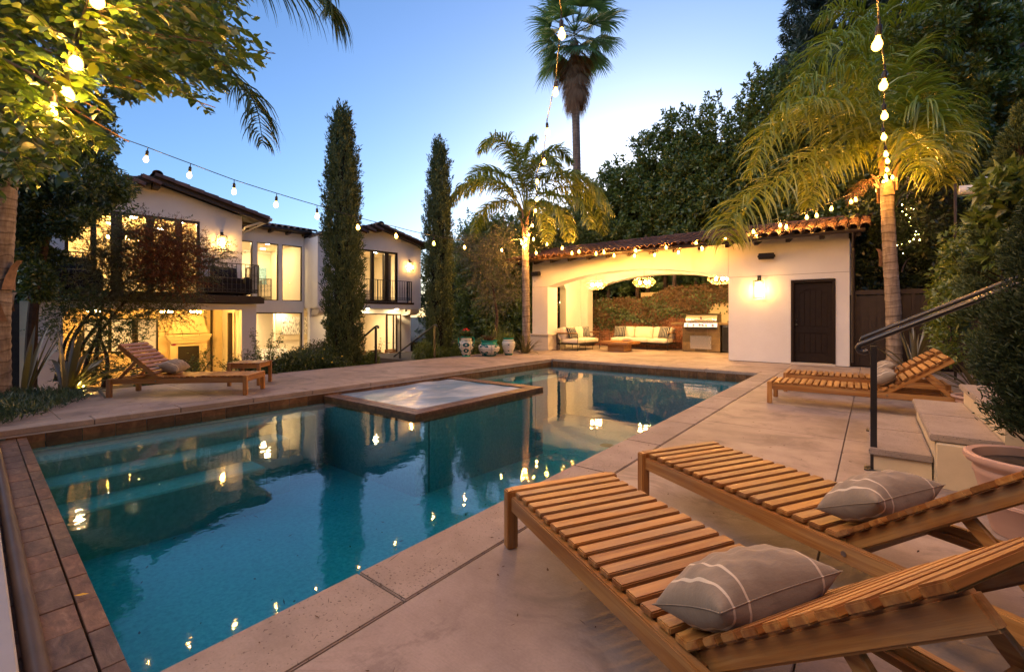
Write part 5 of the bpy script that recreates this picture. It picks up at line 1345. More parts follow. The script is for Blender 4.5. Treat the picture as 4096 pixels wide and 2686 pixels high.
urn('c', (-8.92, 11.10, 0.002), 'narrow pale painted urn with a dark green foot, right of the three urns',
    [(0.125,0.055),(0.17,0.16),(0.205,0.28),(0.214,0.35),(0.195,0.42),(0.165,0.445)],
    [('foot', [(0.0,0.0),(0.115,0.0),(0.125,0.02),(0.128,0.057)], M['teal_dark']), ('neck', [(0.166,0.443),(0.158,0.49)], gw), ('rim', [(0.158,0.489),(0.163,0.52),(0.172,0.545),(0.150,0.545),(0.145,0.50)], ta), ('neck_ring', [(0.166,0.438),(0.171,0.446),(0.165,0.454)], td)], 0.15, 0.52)

# ------------------------------------------------------------------ foliage tools
M['leaf_ficus'] = m_leaf('ficus_leaf', [(0.022,0.062,0.012),(0.040,0.095,0.016),(0.075,0.14,0.020),(0.13,0.18,0.024)], 0.35, 0.35, 0.08)
M['leaf_dark'] = m_leaf('dark_leaf', [(0.016,0.038,0.012),(0.032,0.066,0.018),(0.050,0.090,0.022),(0.080,0.12,0.028)], 0.4, 0.22, 0.06)
M['leaf_hedge'] = m_leaf('hedge_leaf', [(0.05,0.09,0.028),(0.09,0.15,0.038),(0.15,0.21,0.05)], 0.4, 0.25, 0.06)
M['leaf_cypress'] = m_leaf('cypress_spray', [(0.028,0.052,0.020),(0.045,0.078,0.028),(0.068,0.10,0.036),(0.095,0.12,0.044)], 0.6, 0.15, 0.03)
M['leaf_olive'] = m_leaf('olive_leaf', [(0.055,0.070,0.030),(0.085,0.10,0.050),(0.13,0.135,0.07)], 0.5, 0.2, 0.06)
M['leaf_silver'] = m_leaf('silver_leaf', [(0.08,0.09,0.055),(0.12,0.13,0.085),(0.17,0.17,0.115)], 0.5, 0.2, 0.06)
M['leaf_rust'] = m_leaf('rusty_dry_leaf', [(0.10,0.036,0.014),(0.17,0.062,0.022),(0.24,0.10,0.035)], 0.6, 0.25, 0.04)
M['leaf_shade'] = m_leaf('shade_toned_leaf', [(0.010,0.022,0.008),(0.020,0.040,0.012),(0.040,0.060,0.018)], 0.4, 0.22, 0.05)  # hedge leaf with shade put into a darker colour, where the sun reaches it
M['leaf_juniper'] = m_leaf('juniper_spray', [(0.010,0.024,0.010),(0.020,0.040,0.016),(0.038,0.062,0.024)], 0.6, 0.15, 0.03)
M['leaf_warm'] = m_leaf('olive_green_leaf', [(0.045,0.075,0.016),(0.085,0.12,0.024),(0.14,0.17,0.032)], 0.4, 0.3, 0.06)
M['leaf_palm'] = m_leaf('palm_leaflet', [(0.12,0.17,0.018),(0.20,0.25,0.025),(0.31,0.33,0.04)], 0.35, 0.35, 0.08)
M['leaf_fan'] = m_leaf('fan_palm_leaf', [(0.06,0.15,0.075),(0.10,0.21,0.10),(0.15,0.26,0.12)], 0.35, 0.4, 0.10)
M['leaf_dry'] = m_leaf('dry_frond', [(0.18,0.10,0.055),(0.27,0.155,0.085),(0.36,0.22,0.13)], 0.7, 0.2, 0.03)
M['leaf_phormium'] = m_leaf('sword_leaf', [(0.060,0.050,0.022),(0.085,0.085,0.035),(0.12,0.085,0.045)], 0.35, 0.25, 0.10)
M['leaf_bright'] = m_leaf('bright_leaf', [(0.05,0.09,0.015),(0.09,0.14,0.02),(0.14,0.18,0.03)], 0.4, 0.3, 0.06)
M['leaf_euc'] = m_leaf('eucalyptus_leaf', [(0.022,0.040,0.028),(0.036,0.062,0.040),(0.055,0.080,0.050)], 0.5, 0.2, 0.06)
M['leaf_succ'] = m_leaf('blue_green_succulent', [(0.022,0.055,0.028),(0.040,0.085,0.045),(0.06,0.11,0.055)], 0.4, 0.1, 0.06)
M['leaf_ivy_dry'] = m_leaf('dry_ivy', [(0.035,0.016,0.007),(0.07,0.034,0.013),(0.12,0.062,0.022)], 0.6, 0.2, 0.04)
M['bark'] = m_simple('brown_bark', (0.09,0.055,0.035), 0.9, var=0.5, scale=9, bmp=0.8, bscale=30)
M['bark_dark'] = m_simple('dark_bark', (0.045,0.028,0.018), 0.9, var=0.4, scale=9, bmp=0.8, bscale=30)
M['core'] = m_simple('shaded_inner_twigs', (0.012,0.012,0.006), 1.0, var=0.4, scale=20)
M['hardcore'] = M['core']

def nrm(a): return a/np.maximum(1e-9, np.linalg.norm(a, axis=1, keepdims=True))
def leaf_geo(P, D, N, L, Wd, kind='q'):
    """P base points, D directions, N approx normals, L lengths, Wd widths -> V, F"""
    n = len(P); D = nrm(D); S = nrm(np.cross(D, N)); Nn = np.cross(S, D)
    L = np.broadcast_to(np.asarray(L, float).reshape(-1, 1) if np.ndim(L) else L, (n, 1)); Wd = np.broadcast_to(np.asarray(Wd, float).reshape(-1, 1) if np.ndim(Wd) else Wd, (n, 1))
    if kind == 'q':
        V = np.stack([P, P+D*L*0.45+S*Wd/2, P+D*L, P+D*L*0.45-S*Wd/2], 1)
        F = (np.arange(n)[:, None]*4 + np.array([0,1,2,3])[None])
        return V.reshape(-1, 3), F
    # folded: base, left, right, centre, tip (2 quads)
    V = np.stack([P, P+D*L*0.42+S*Wd/2+Nn*Wd*0.18, P+D*L-Nn*L*0.10, P+D*L*0.42-S*Wd/2+Nn*Wd*0.18, P+D*L*0.5-Nn*Wd*0.02], 1)
    b = np.arange(n)[:, None]*5
    F = np.concatenate([b+np.array([0,1,2,4])[None], b+np.array([0,4,2,3])[None]], 0)
    return V.reshape(-1, 3), F
def rand_dirs(n): return nrm(rs.normal(size=(n, 3)))
def in_poly(px, py, poly):
    ins = np.zeros(len(px), bool); j = len(poly)-1
    for i in range(len(poly)):
        xi, yi = poly[i]; xj, yj = poly[j]
        ins ^= ((yi > py) != (yj > py)) & (px < (xj-xi)*(py-yi)/(yj-yi+1e-12)+xi); j = i
    return ins
def foliage(name, P, L, Wd, mat, parent=None, outward=None, up=0.2, droop=0.0, kind='q', var=0.35, loc=(0,0,0), spread=1.0):
    n = len(P); D = rand_dirs(n)*spread
    if outward is not None: D = D + nrm(outward)*0.8
    D[:, 2] += up - droop
    N = rand_dirs(n); N[:, 2] += 0.6
    Ls = L*(1+var*rs.uniform(-1, 1, n)); V, F = leaf_geo(P, D, N, Ls, Wd*(1+var*rs.uniform(-1, 1, n)), kind)
    me = mesh_np(name, V-np.array(loc)[None] if parent is not None else V, F, mat)
    return link_mesh(name, me, parent)
def blob_points(centres, radii, n, shell=0.55):
    """points in a union of lumpy blobs, mostly near their surface"""
    centres = np.asarray(centres, float); radii = np.asarray(radii, float)
    if radii.ndim == 1: radii = np.repeat(radii[:, None], 3, 1)
    w_ = radii.prod(1)**(2/3); k = rs.choice(len(centres), n, p=w_/w_.sum()); d = rand_dirs(n)
    rr = shell + (1-shell)*rs.uniform(0, 1, n)**0.7
    lump = 1 + 0.16*np.sin(d[:, 0]*7+k)*np.cos(d[:, 2]*6+k*2)
    return centres[k] + d*radii[k]*(rr*lump)[:, None], d
def limbs(base, ends, r0, r1, sag=0.15, n=6, wob=0.08):
    mb = MB(); base = Vector(base)
    for e in ends:
        e = Vector(e); pts = []; rad = []
        for i in range(n+1):
            t = i/n; q = base.lerp(e, t); q.z += math.sin(t*math.pi)*sag*(e-base).length
            if 0 < i < n: q += Vector((rnd.uniform(-wob, wob), rnd.uniform(-wob, wob), rnd.uniform(-wob, wob)))
            pts.append(q); rad.append(r0+(r1-r0)*t)
        mb.tube(pts, rad, 7)
    return mb
# ------------------------------------------------------------------ cypresses
def cypress(loc, h, r, n, label, seed, lean=(0,0), wob=1.0):
    t = thing('italian_cypress', label, 'cypress', loc, 0, 'tall narrow cypresses between the deck and the house')
    rs_ = np.random.RandomState(seed)
    def rad(z, a):
        u = z/h; base = r*np.interp(u, [0,.08,.2,.42,.64,.78,.88,.94,1.0], [.55,.78,.9,1.0,.92,.78,.58,.34,.03])
        return base*(1+0.13*wob*np.sin(a*3+z*1.1+seed)+0.09*wob*np.sin(a*7+z*2.3)+0.07*wob*np.sin(a*11-z*5.0))
    nc = int(n/46); zc = h*(1-rs_.uniform(0, 1, nc)**0.9*0.99); a = rs_.uniform(0, 2*math.pi, nc)
    Rc = rad(zc, a)*rs_.uniform(0.74, 1.0, nc); k = rs_.randint(0, nc, n); s_ = rs_.uniform(0, 1, n)
    ca_, sa_ = np.cos(a), np.sin(a); ax = nrm(np.stack([ca_*0.35, sa_*0.35, np.ones(nc)], 1)+rs_.normal(size=(nc, 3))*0.12); Lc = rs_.uniform(0.26, 0.50, nc)
    base_ = np.stack([Rc*ca_, Rc*sa_, zc-0.12], 1); wdt = (0.052*(1-s_)**0.7+0.008)[:, None]
    P = base_[k]+ax[k]*(s_*Lc[k])[:, None]+rs_.normal(size=(n, 3))*wdt; P[:, 0] += lean[0]*P[:, 2]/h; P[:, 1] += lean[1]*P[:, 2]/h
    D = ax[k]+rs_.normal(size=(n, 3))*0.42; N = np.stack([ca_[k], sa_[k], np.zeros(n)], 1)+rs_.normal(size=(n, 3))*0.6
    V, F = leaf_geo(P, D, N, 0.085*(1+0.5*rs_.uniform(-1, 1, n)), 0.026*(1+0.3*rs_.uniform(-1, 1, n)), 'q')
    link_mesh('crown', mesh_np('crown', V, F, M['leaf_cypress']), t)
    # separate flame tips
    tips = []; nt = 26
    for k in range(nt):
        z0 = h*(0.45+0.5*k/nt); aa = k*2.4; rr = float(rad(np.array([z0]), np.array([aa]))[0])*0.85
        m_ = 260; tt = rs_.uniform(0, 1, m_); Lh = 0.75*(1-0.3*k/nt)
        pr = 0.075*(1-tt)**0.6*np.sqrt(rs_.uniform(0, 1, m_)); pa = rs_.uniform(0, 6.28, m_)
        tips.append(np.stack([rr*math.cos(aa)+pr*np.cos(pa)+lean[0]*z0/h, rr*math.sin(aa)+pr*np.sin(pa)+lean[1]*z0/h, z0+tt*Lh], 1))
    T = np.concatenate(tips); m_ = len(T); D = np.tile(np.array([[0, 0, 1.0]]), (m_, 1))+rs_.normal(size=(m_, 3))*0.35
    V, F = leaf_geo(T, D, rs_.normal(size=(m_, 3)), 0.11, 0.032); o = link_mesh('crown_tip', mesh_np('crown_tip', V, F, M['leaf_cypress']), t)
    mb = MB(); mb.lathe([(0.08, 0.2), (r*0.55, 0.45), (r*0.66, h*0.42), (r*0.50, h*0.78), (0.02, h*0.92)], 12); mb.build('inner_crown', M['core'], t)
    mb = MB(); mb.tube([(0,0,-0.1), (0.02,0,0.6), (0,0,1.2)], [0.10, 0.08, 0.07], 8); mb.tube([(0.10,-0.12,-0.1), (0.14,-0.10,0.9)], [0.04, 0.03], 6); mb.build('trunk', M['bark'], t)
cypress((-10.5, 6.42, LOW), 7.5, 0.365, 52000, 'nearer and taller Italian cypress, left of the two', 3, (-0.12, 0))
cypress((-10.8, 9.88, LOW), 7.75, 0.335, 44000, 'farther Italian cypress, right of the two, near the painted urns', 9, (0.05, 0))

# ------------------------------------------------------------------ palms
def m_palmbark(name, c0, c1, c2, rings=9.0):
    m, n, l, out = mat_new(name); p = n.new('ShaderNodeBsdfPrincipled'); l.new(p.outputs[0], out.inputs[0]); p.inputs['Roughness'].default_value = 0.85
    tc = n.new('ShaderNodeTexCoord'); a = noise(n, l, mapping(n, l, tc.outputs['Object'], (12,12,2.0)), 1.0, 6, 0.65)
    b = noise(n, l, mapping(n, l, tc.outputs['Object'], (1.5,1.5,14)), 1.0, 4, 0.6, 0.5)
    c = ramp(n, l, a, [(0.3, c0), (0.5, c1), (0.7, c2)]); c = mixc(n, l, 0.7, c, ramp(n, l, b, [(0.35, (0.5,0.46,0.44)), (0.6, (1,1,1))]), 'MULTIPLY')
    sz = n.new('ShaderNodeSeparateXYZ'); l.new(tc.outputs['Object'], sz.inputs[0])
    rg = mth(n, l, 'FRACT', mth(n, l, 'ADD', mth(n, l, 'MULTIPLY', sz.outputs[2], rings), mth(n, l, 'MULTIPLY', noise(n, l, tc.outputs['Object'], 3.0, 3, 0.5), 1.3)), 0)
    c = mixc(n, l, 0.75, c, ramp(n, l, rg, [(0.0, (0.30,0.26,0.24)), (0.10, (0.45,0.40,0.37)), (0.18, (1,1,1)), (1.0, (0.82,0.80,0.78))]), 'MULTIPLY')
    b = mth(n, l, 'ADD', b, rg)
    l.new(c, p.inputs['Base Color']); l.new(bump(n, l, mth(n, l, 'ADD', a, b), 0.7, 0.02), p.inputs['Normal']); return m
M['palm_bark'] = m_palmbark('queen_palm_bark', (0.16,0.12,0.095), (0.31,0.25,0.20), (0.45,0.38,0.32), 6.0)
M['fan_bark'] = m_palmbark('fan_palm_bark', (0.15,0.10,0.08), (0.26,0.19,0.15), (0.37,0.28,0.22))
M['boot'] = m_simple('torn_leaf_base', (0.24,0.145,0.09), 0.8, var=0.4, scale=10, bmp=0.6, bscale=24)
def palm_trunk(parent, pts, radii, mat, ring=0.11, seed=1):
    r_ = random.Random(seed); P = [Vector(p) for p in pts]; tot = sum((b-a).length for a, b in zip(P[:-1], P[1:]))
    path, rad = [], []; n = int(tot/ring*2)
    cum = [0]
    for a, b in zip(P[:-1], P[1:]): cum.append(cum[-1]+(b-a).length)
    for i in range(n+1):
        s_ = tot*i/n; k = max(j for j in range(len(cum)) if cum[j] <= s_+1e-6); k = min(k, len(P)-2); u = (s_-cum[k])/(cum[k+1]-cum[k])
        path.append(P[k].lerp(P[k+1], u)); rr = radii[k]+(radii[k+1]-radii[k])*u
        rad.append(rr*(1.0+(0.035 if i % 2 else -0.015)*r_.uniform(0.4, 1.4)))
    mb = MB(); mb.tube(path, rad, 18); return mb.build('trunk', mat, parent, smooth='auto')
def catmull(pts, n):
    P = [np.array(p, float) for p in pts]; P = [2*P[0]-P[1]] + P + [2*P[-1]-P[-2]]; out = []
    seg = len(P)-3
    for i in range(n+1):
        t = i/n*seg; k = min(int(t), seg-1); u = t-k; a, b, c, d = P[k:k+4]
        out.append(0.5*((2*b)+(-a+c)*u+(2*a-5*b+4*c-d)*u*u+(-a+3*b-3*c+d)*u**3))
    return np.array(out)
def feather(parent, ctrl, ll, n=70, w=0.026, droop=0.9, seed=0, mat=None, plumose=0.5, start=0.16, name='frond', origin=(0,0,0), rw=0.022):
    """pinnate frond along a curve, every leaflet three jointed drooping strips"""
    rs_ = np.random.RandomState(seed); C_ = catmull(ctrl, 60)-np.array(origin); m = 2*n
    t = np.repeat(np.linspace(start, 1.0, n), 2)+rs_.uniform(-.004, .004, m); t = np.clip(t, 0, 1)
    idx = t*60; i0 = np.clip(idx.astype(int), 0, 59); f = (idx-i0)[:, None]; P = C_[i0]*(1-f)+C_[i0+1]*f
    T = nrm(C_[i0+1]-C_[i0]); up = np.array([[0, 0, 1.0]]); S = nrm(np.cross(T, up)); U = np.cross(S, T)
    side = np.tile([1.0, -1.0], n)[:, None]
    el = (rs_.uniform(-1, 1, m)*plumose+0.15)[:, None]
    L = ll*(np.sin(np.clip((t-start)/(1-start)*0.88+0.12, 0, 1)*math.pi)**0.55+0.12)*rs_.uniform(0.82, 1.12, m); L = L[:, None]
    D = nrm(S*side+U*el+T*(0.45+rs_.uniform(0, .35, m)[:, None])); W0 = w
    pts = [P]; q = P; d = D
    steps = 5
    for k in range(steps):
        q = q + d*L/steps; pts.append(q); d = d.copy(); d[:, 2] -= droop*(0.22+0.22*k)*rs_.uniform(0.6, 1.3, m); d = nrm(d)
    Wv = nrm(np.cross(D, up+rs_.normal(size=(m, 3))*0.5)); prof = [0.5, 1.0, 0.95, 0.8, 0.5, 0.06]; V = []
    for k, p_ in enumerate(pts): V += [p_+Wv*W0*prof[k]/2, p_-Wv*W0*prof[k]/2]
    V = np.stack(V, 1).reshape(-1, 3); b = np.arange(m)[:, None]*(2*(steps+1))
    F = np.concatenate([b+np.array([2*k, 2*k+1, 2*k+3, 2*k+2])[None] for k in range(steps)], 0)
    # rachis as a thin three-sided tube
    nr = 24; R_ = catmull(ctrl, nr)-np.array(origin); vr = []
    for i in range(nr+1):
        rr = rw*(1-i/nr)**0.7+0.003
        for j in range(3):
            a = 2.094*j; vr.append(R_[i]+np.array([math.cos(a)*rr, math.sin(a)*rr, math.sin(a+1)*rr*0.6]))
    nv = len(V); fr_ = [[nv+3*i+j, nv+3*i+(j+1) % 3, nv+3*(i+1)+(j+1) % 3, nv+3*(i+1)+j] for i in range(nr) for j in range(3)]
    V = np.concatenate([V, np.array(vr)]); F = np.concatenate([F, np.array(fr_)])
    return link_mesh(name, mesh_np(name, V, F, mat or M['leaf_palm']), parent)
def boots(parent, c, z0, z1, r, n, seed):
    r_ = random.Random(seed); mb = MB()
    for i in range(n):
        a = 2.4*i; z = z0+(z1-z0)*i/n; rr = r*1.02; ca_, sa_ = math.cos(a), math.sin(a); h = r_.uniform(0.25, 0.5); wd = r*0.75
        pts = []
        for k, (u, o) in enumerate(((0, 0.0), (0.4, 0.02), (0.8, 0.07), (1.0, 0.13))):
            w_ = wd*(1-0.6*u); x, y = c[0]+ca_*(rr+o), c[1]+sa_*(rr+o)
            pts += [(x-sa_*w_, y+ca_*w_, z+h*u), (x+ca_*0.03, y+sa_*0.03, z+h*u+0.01), (x+sa_*w_, y-ca_*w_, z+h*u)]
        mb.add(pts, [(3*k+j, 3*k+j+1, 3*k+j+4, 3*k+j+3) for k in range(3) for j in range(2)])
    return mb.build('leaf_base', M['boot'], parent, recalc=False, smooth=True)
def V3(v): return (v.x, v.y, v.z)

# middle queen palm beside the pavilion
mp_ = thing('queen_palm', 'queen palm with a pale ringed trunk left of the pavilion, carrying string light ends', 'palm tree', (-9.07, 12.21, -0.02))
MO = np.array((-9.07, 12.21, -0.02))
palm_trunk(mp_, [(0.02,0,0), (0.0,0,2.0), (-0.02,0,3.3), (0.02,0,4.2)], [0.135, 0.125, 0.12, 0.12], M['palm_bark'], 0.13, 2)
boots(mp_, (0,0), 3.7, 4.7, 0.10, 9, 3)
top = np.array((-9.07, 12.21, 4.55)); T0 = 15.2
def fr(pxs, t_end, t0=T0, top_=None):
    n = len(pxs); return [tuple(top_ if top_ is not None else top)] + [V3(at(x, y, t0+(t_end-t0)*(i+1)/n)) for i, (x, y) in enumerate(pxs)]
mid_fronds = [
 ([(1238,420),(1252,380),(1278,368),(1300,400)], 14.0, 0.5), ([(1190,450),(1150,420),(1110,420),(1080,455)], 15.6, 0.5), ([(1260,450),(1300,455),(1350,470),(1375,530)], 13.6, 0.5),
 ([(1172,440),(1112,424),(1068,440),(1046,480)], 14.6, 0.55), ([(1205,390),(1182,338),(1145,322),(1118,352)], 14.2, 0.55),
 ([(1228,400),(1262,362),(1300,348),(1330,378)], 15.8, 0.5), ([(1262,432),(1322,410),(1380,430),(1422,500)], 14.4, 0.6),
 ([(1245,470),(1280,478),(1312,505),(1325,560)], 14.0, 0.5), ([(1290,440),(1340,440),(1390,480),(1405,545)], 16.2, 0.5),
 ([(1218,420),(1219,370),(1228,335),(1246,318)], 15.4, 0.45), ([(1190,470),(1150,470),(1118,500),(1100,550)], 16.6, 0.45),
 ([(1225,440),(1205,395),(1196,360),(1200,332)], 16.8, 0.45), ([(1250,420),(1300,400),(1350,420),(1385,470)], 17.0, 0.5),
 ([(1235,470),(1255,480),(1270,515),(1272,565)], 13.6, 0.4), ([(1200,430),(1160,400),(1120,395),(1085,420)], 16.9, 0.5)]
for k, (c_, te, ll) in enumerate(mid_fronds): feather(mp_, fr(c_, te), ll*1.25, 110, 0.042, 0.8, 20+k, origin=MO)

# right queen palm, large fronds lit by the bulbs
RO = np.array((0.27, 13.15, -0.02))
rp = thing('queen_palm', 'large queen palm in front of the board fence, its golden fronds drooping over the roof', 'palm tree', tuple(RO))
palm_trunk(rp, [(0.12,0,0), (0.10,0,1.4), (0.04,0,2.6), (0.0,0,3.6), (0,0,4.2)], [0.145, 0.14, 0.13, 0.122, 0.135], M['palm_bark'], 0.17, 5)
boots(rp, (0,0), 3.65, 4.9, 0.15, 10, 8); boots(rp, (0.06,0), 2.2, 2.5, 0.17, 2, 18)
topR = np.array((0.25, 13.15, 4.9)); TR = 10.2
right_fronds = [
 ([(1985,352),(1900,362),(1788,425),(1704,500),(1688,560)], 8.9, 0.95), ([(1990,310),(1930,282),(1860,268),(1788,305),(1745,400)], 9.6, 1.0),
 ([(2020,240),(1960,190),(1885,185),(1805,268)], 10.2, 0.95), ([(1998,345),(1940,370),(1900,410),(1878,480)], 9.4, 0.7),
 ([(2090,330),(2115,270),(2150,240),(2200,300),(2215,380)], 8.6, 1.0), ([(2085,300),(2100,240),(2130,200),(2180,210)], 10.8, 0.9),
 ([(2100,340),(2140,330),(2180,370),(2195,430)], 9.0, 0.85), ([(2050,280),(2040,200),(2010,130),(1960,110)], 11.2, 0.9),
 ([(2065,270),(2090,180),(2125,110),(2150,100)], 11.6, 0.8), ([(2075,350),(2100,310),(2130,330),(2140,400)], 8.3, 0.8),
 ([(2030,330),(1990,270),(1930,230),(1850,250)], 8.8, 0.8), ([(2120,300),(2170,260),(2215,290),(2235,350)], 10.0, 0.8)]
for k, (c_, te, ll) in enumerate(right_fronds): feather(rp, fr(c_, te, TR, topR), ll, 120, 0.036, 0.85, 60+k, plumose=0.9, origin=RO)
feather(rp, fr([(2020,420),(1990,440),(1975,475)], 9.6, TR, topR-np.array((0,0,0.5))), 0.28, 60, 0.010, 1.2, 99, M['leaf_dry'], 0.9, origin=RO, name='flower_stalk')

# palm behind, pale fronds above
BO = np.array((0.9, 16.8, -0.03)); bpm = thing('queen_palm', 'tall queen palm farther behind the big one, upper fronds only', 'palm tree', tuple(BO))
palm_trunk(bpm, [(0,0,0), (0,0,4), (0.0,0,8.2)], [0.17, 0.15, 0.13], M['palm_bark'], 0.2, 7)
topB = BO + np.array((0,0,8.3)); TB = 12.6
for k, (c_, te, ll) in enumerate([([(2020,90),(1970,75),(1910,110),(1860,180)], 11.5, 0.9), ([(2080,70),(2130,40),(2180,60),(2220,130)], 11.5, 0.9), ([(2050,60),(2060,20),(2110,-10),(2160,20)], 13, 0.8),
    ([(2030,70),(2000,30),(1950,20),(1900,50)], 13.4, 0.8), ([(2060,120),(2080,130),(2100,170),(2105,230)], 11.2, 0.8), ([(2020,110),(1990,140),(1970,190),(1960,240)], 11.0, 0.8)]):
    feather(bpm, fr(c_, te, TB, topB), ll, 100, 0.038, 0.8, 140+k, plumose=0.8, origin=BO)
# left palm at the frame edge
LO = np.array((-9.86, 0.50, -0.02)); lp = thing('leaning_palm', 'thick palm trunk at the left edge with torn bark, dark fronds hanging from above', 'palm tree', tuple(LO))
ptsL = [(0,0,-0.1), (0.02,0.0,1.0), (0.06,0.03,2.0), (0.24,0.10,3.3), (0.44,0.15,4.4), (0.62,0.2,5.6), (0.66,0.2,6.9)]
palm_trunk(lp, ptsL, [0.185, 0.17, 0.165, 0.135, 0.12, 0.12, 0.12], M['palm_bark'], 0.12, 12)
boots(lp, (0.05,0.0), 1.15, 1.9, 0.17, 5, 31); boots(lp, (0.66,0.2), 6.3, 7.3, 0.12, 6, 32)
topL = LO + np.array((0.66, 0.2, 7.2))
for k, (c_, te, ll) in enumerate([([(300,-90),(420,60),(520,160),(590,235),(612,335)], 5.9, 0.62), ([(330,-200),(500,-110),(640,-55),(755,-5),(770,30)], 6.2, 0.75), ([(200,-250),(330,-200),(430,-60),(470,60),(490,150)], 6.9, 0.6)]):
    feather(lp, fr(c_, te, 6.2, topL), ll, 110, 0.022, 1.1, 200+k, M['leaf_dark'], 0.35, origin=LO, start=0.25)

# fan palm
WO = np.array((-11.27, 19.14, -0.05)); fp = thing('fan_palm', 'very tall fan palm with a brown skirt of dead leaves above the pavilion', 'palm tree', tuple(WO))
palm_trunk(fp, [(0.1,0.05,0), (0.12,0.1,6), (0.05,0,11), (-0.02,0,14.5)], [0.24, 0.20, 0.18, 0.20], M['fan_bark'], 0.16, 14)
def fan(parent, base, d, L, r, mat, seed, pet=True, droop=0.35, name='fan_leaf', arc=2.6):
    rs_ = np.random.RandomState(seed); d = np.array(d, float); d /= np.linalg.norm(d); hub = np.array(base)+d*L; up = np.array([0, 0, 1.0])
    s_ = np.cross(d, up); s_ /= max(1e-6, np.linalg.norm(s_)); u_ = np.cross(s_, d); n = 34; V = []; F = []
    for i in range(n):
        a = arc*(i/(n-1)-0.5)*1.05; dd = d*math.cos(a)+s_*math.sin(a)+u_*0.12*math.cos(a*3); q = hub.copy(); ln = r*(1-0.25*abs(a)/1.4)*rs_.uniform(.9, 1.08); w0 = r*arc/n*0.62
        ww = np.cross(dd, u_+rs_.normal(size=3)*0.15); ww /= np.linalg.norm(ww); b = len(V)
        for k in range(5):
            w_ = w0*(0.15, 0.62, 0.9, 0.55, 0.05)[k]; V += [q+ww*w_/2, q-ww*w_/2]; q = q+dd*ln/4
            dd = dd.copy(); dd[2] -= droop*(0.10+0.30*k)*rs_.uniform(.7, 1.3); dd /= np.linalg.norm(dd)
        F += [(b+2*k, b+2*k+1, b+2*k+3, b+2*k+2) for k in range(4)]
    if pet:
        b = len(V)
        for p_ in (np.array(base), hub): V += [p_+s_*0.02, p_-s_*0.02, p_+u_*0.03]
        F += [(b, b+1, b+4, b+3), (b+1, b+2, b+5, b+4), (b+2, b, b+3, b+5)]
    return link_mesh(name, mesh_np(name, np.array(V), np.array(F), mat), parent)
r_ = random.Random(4)
for k in range(42):
    a = 2.399*k; e = 1.15-2.0*(k/42); fan(fp, (0, 0, 14.7+0.5*(1-k/34)), (math.cos(a)*math.cos(e), math.sin(a)*math.cos(e), math.sin(e)), r_.uniform(1.0, 1.4), r_.uniform(1.3, 1.6), M['leaf_fan'], 300+k, droop=0.6)
for k in range(60):
    a = 2.399*k; z = 14.5-2.1*(k/60); e = -0.85-0.6*(k/60)
    fan(fp, (0.12*math.cos(a), 0.12*math.sin(a), z), (math.cos(a)*math.cos(e), math.sin(a)*math.cos(e), math.sin(e)), r_.uniform(0.5, 0.8), r_.uniform(0.8, 1.2), M['leaf_dry'], 400+k, droop=0.9, name='dead_leaf', arc=1.3)

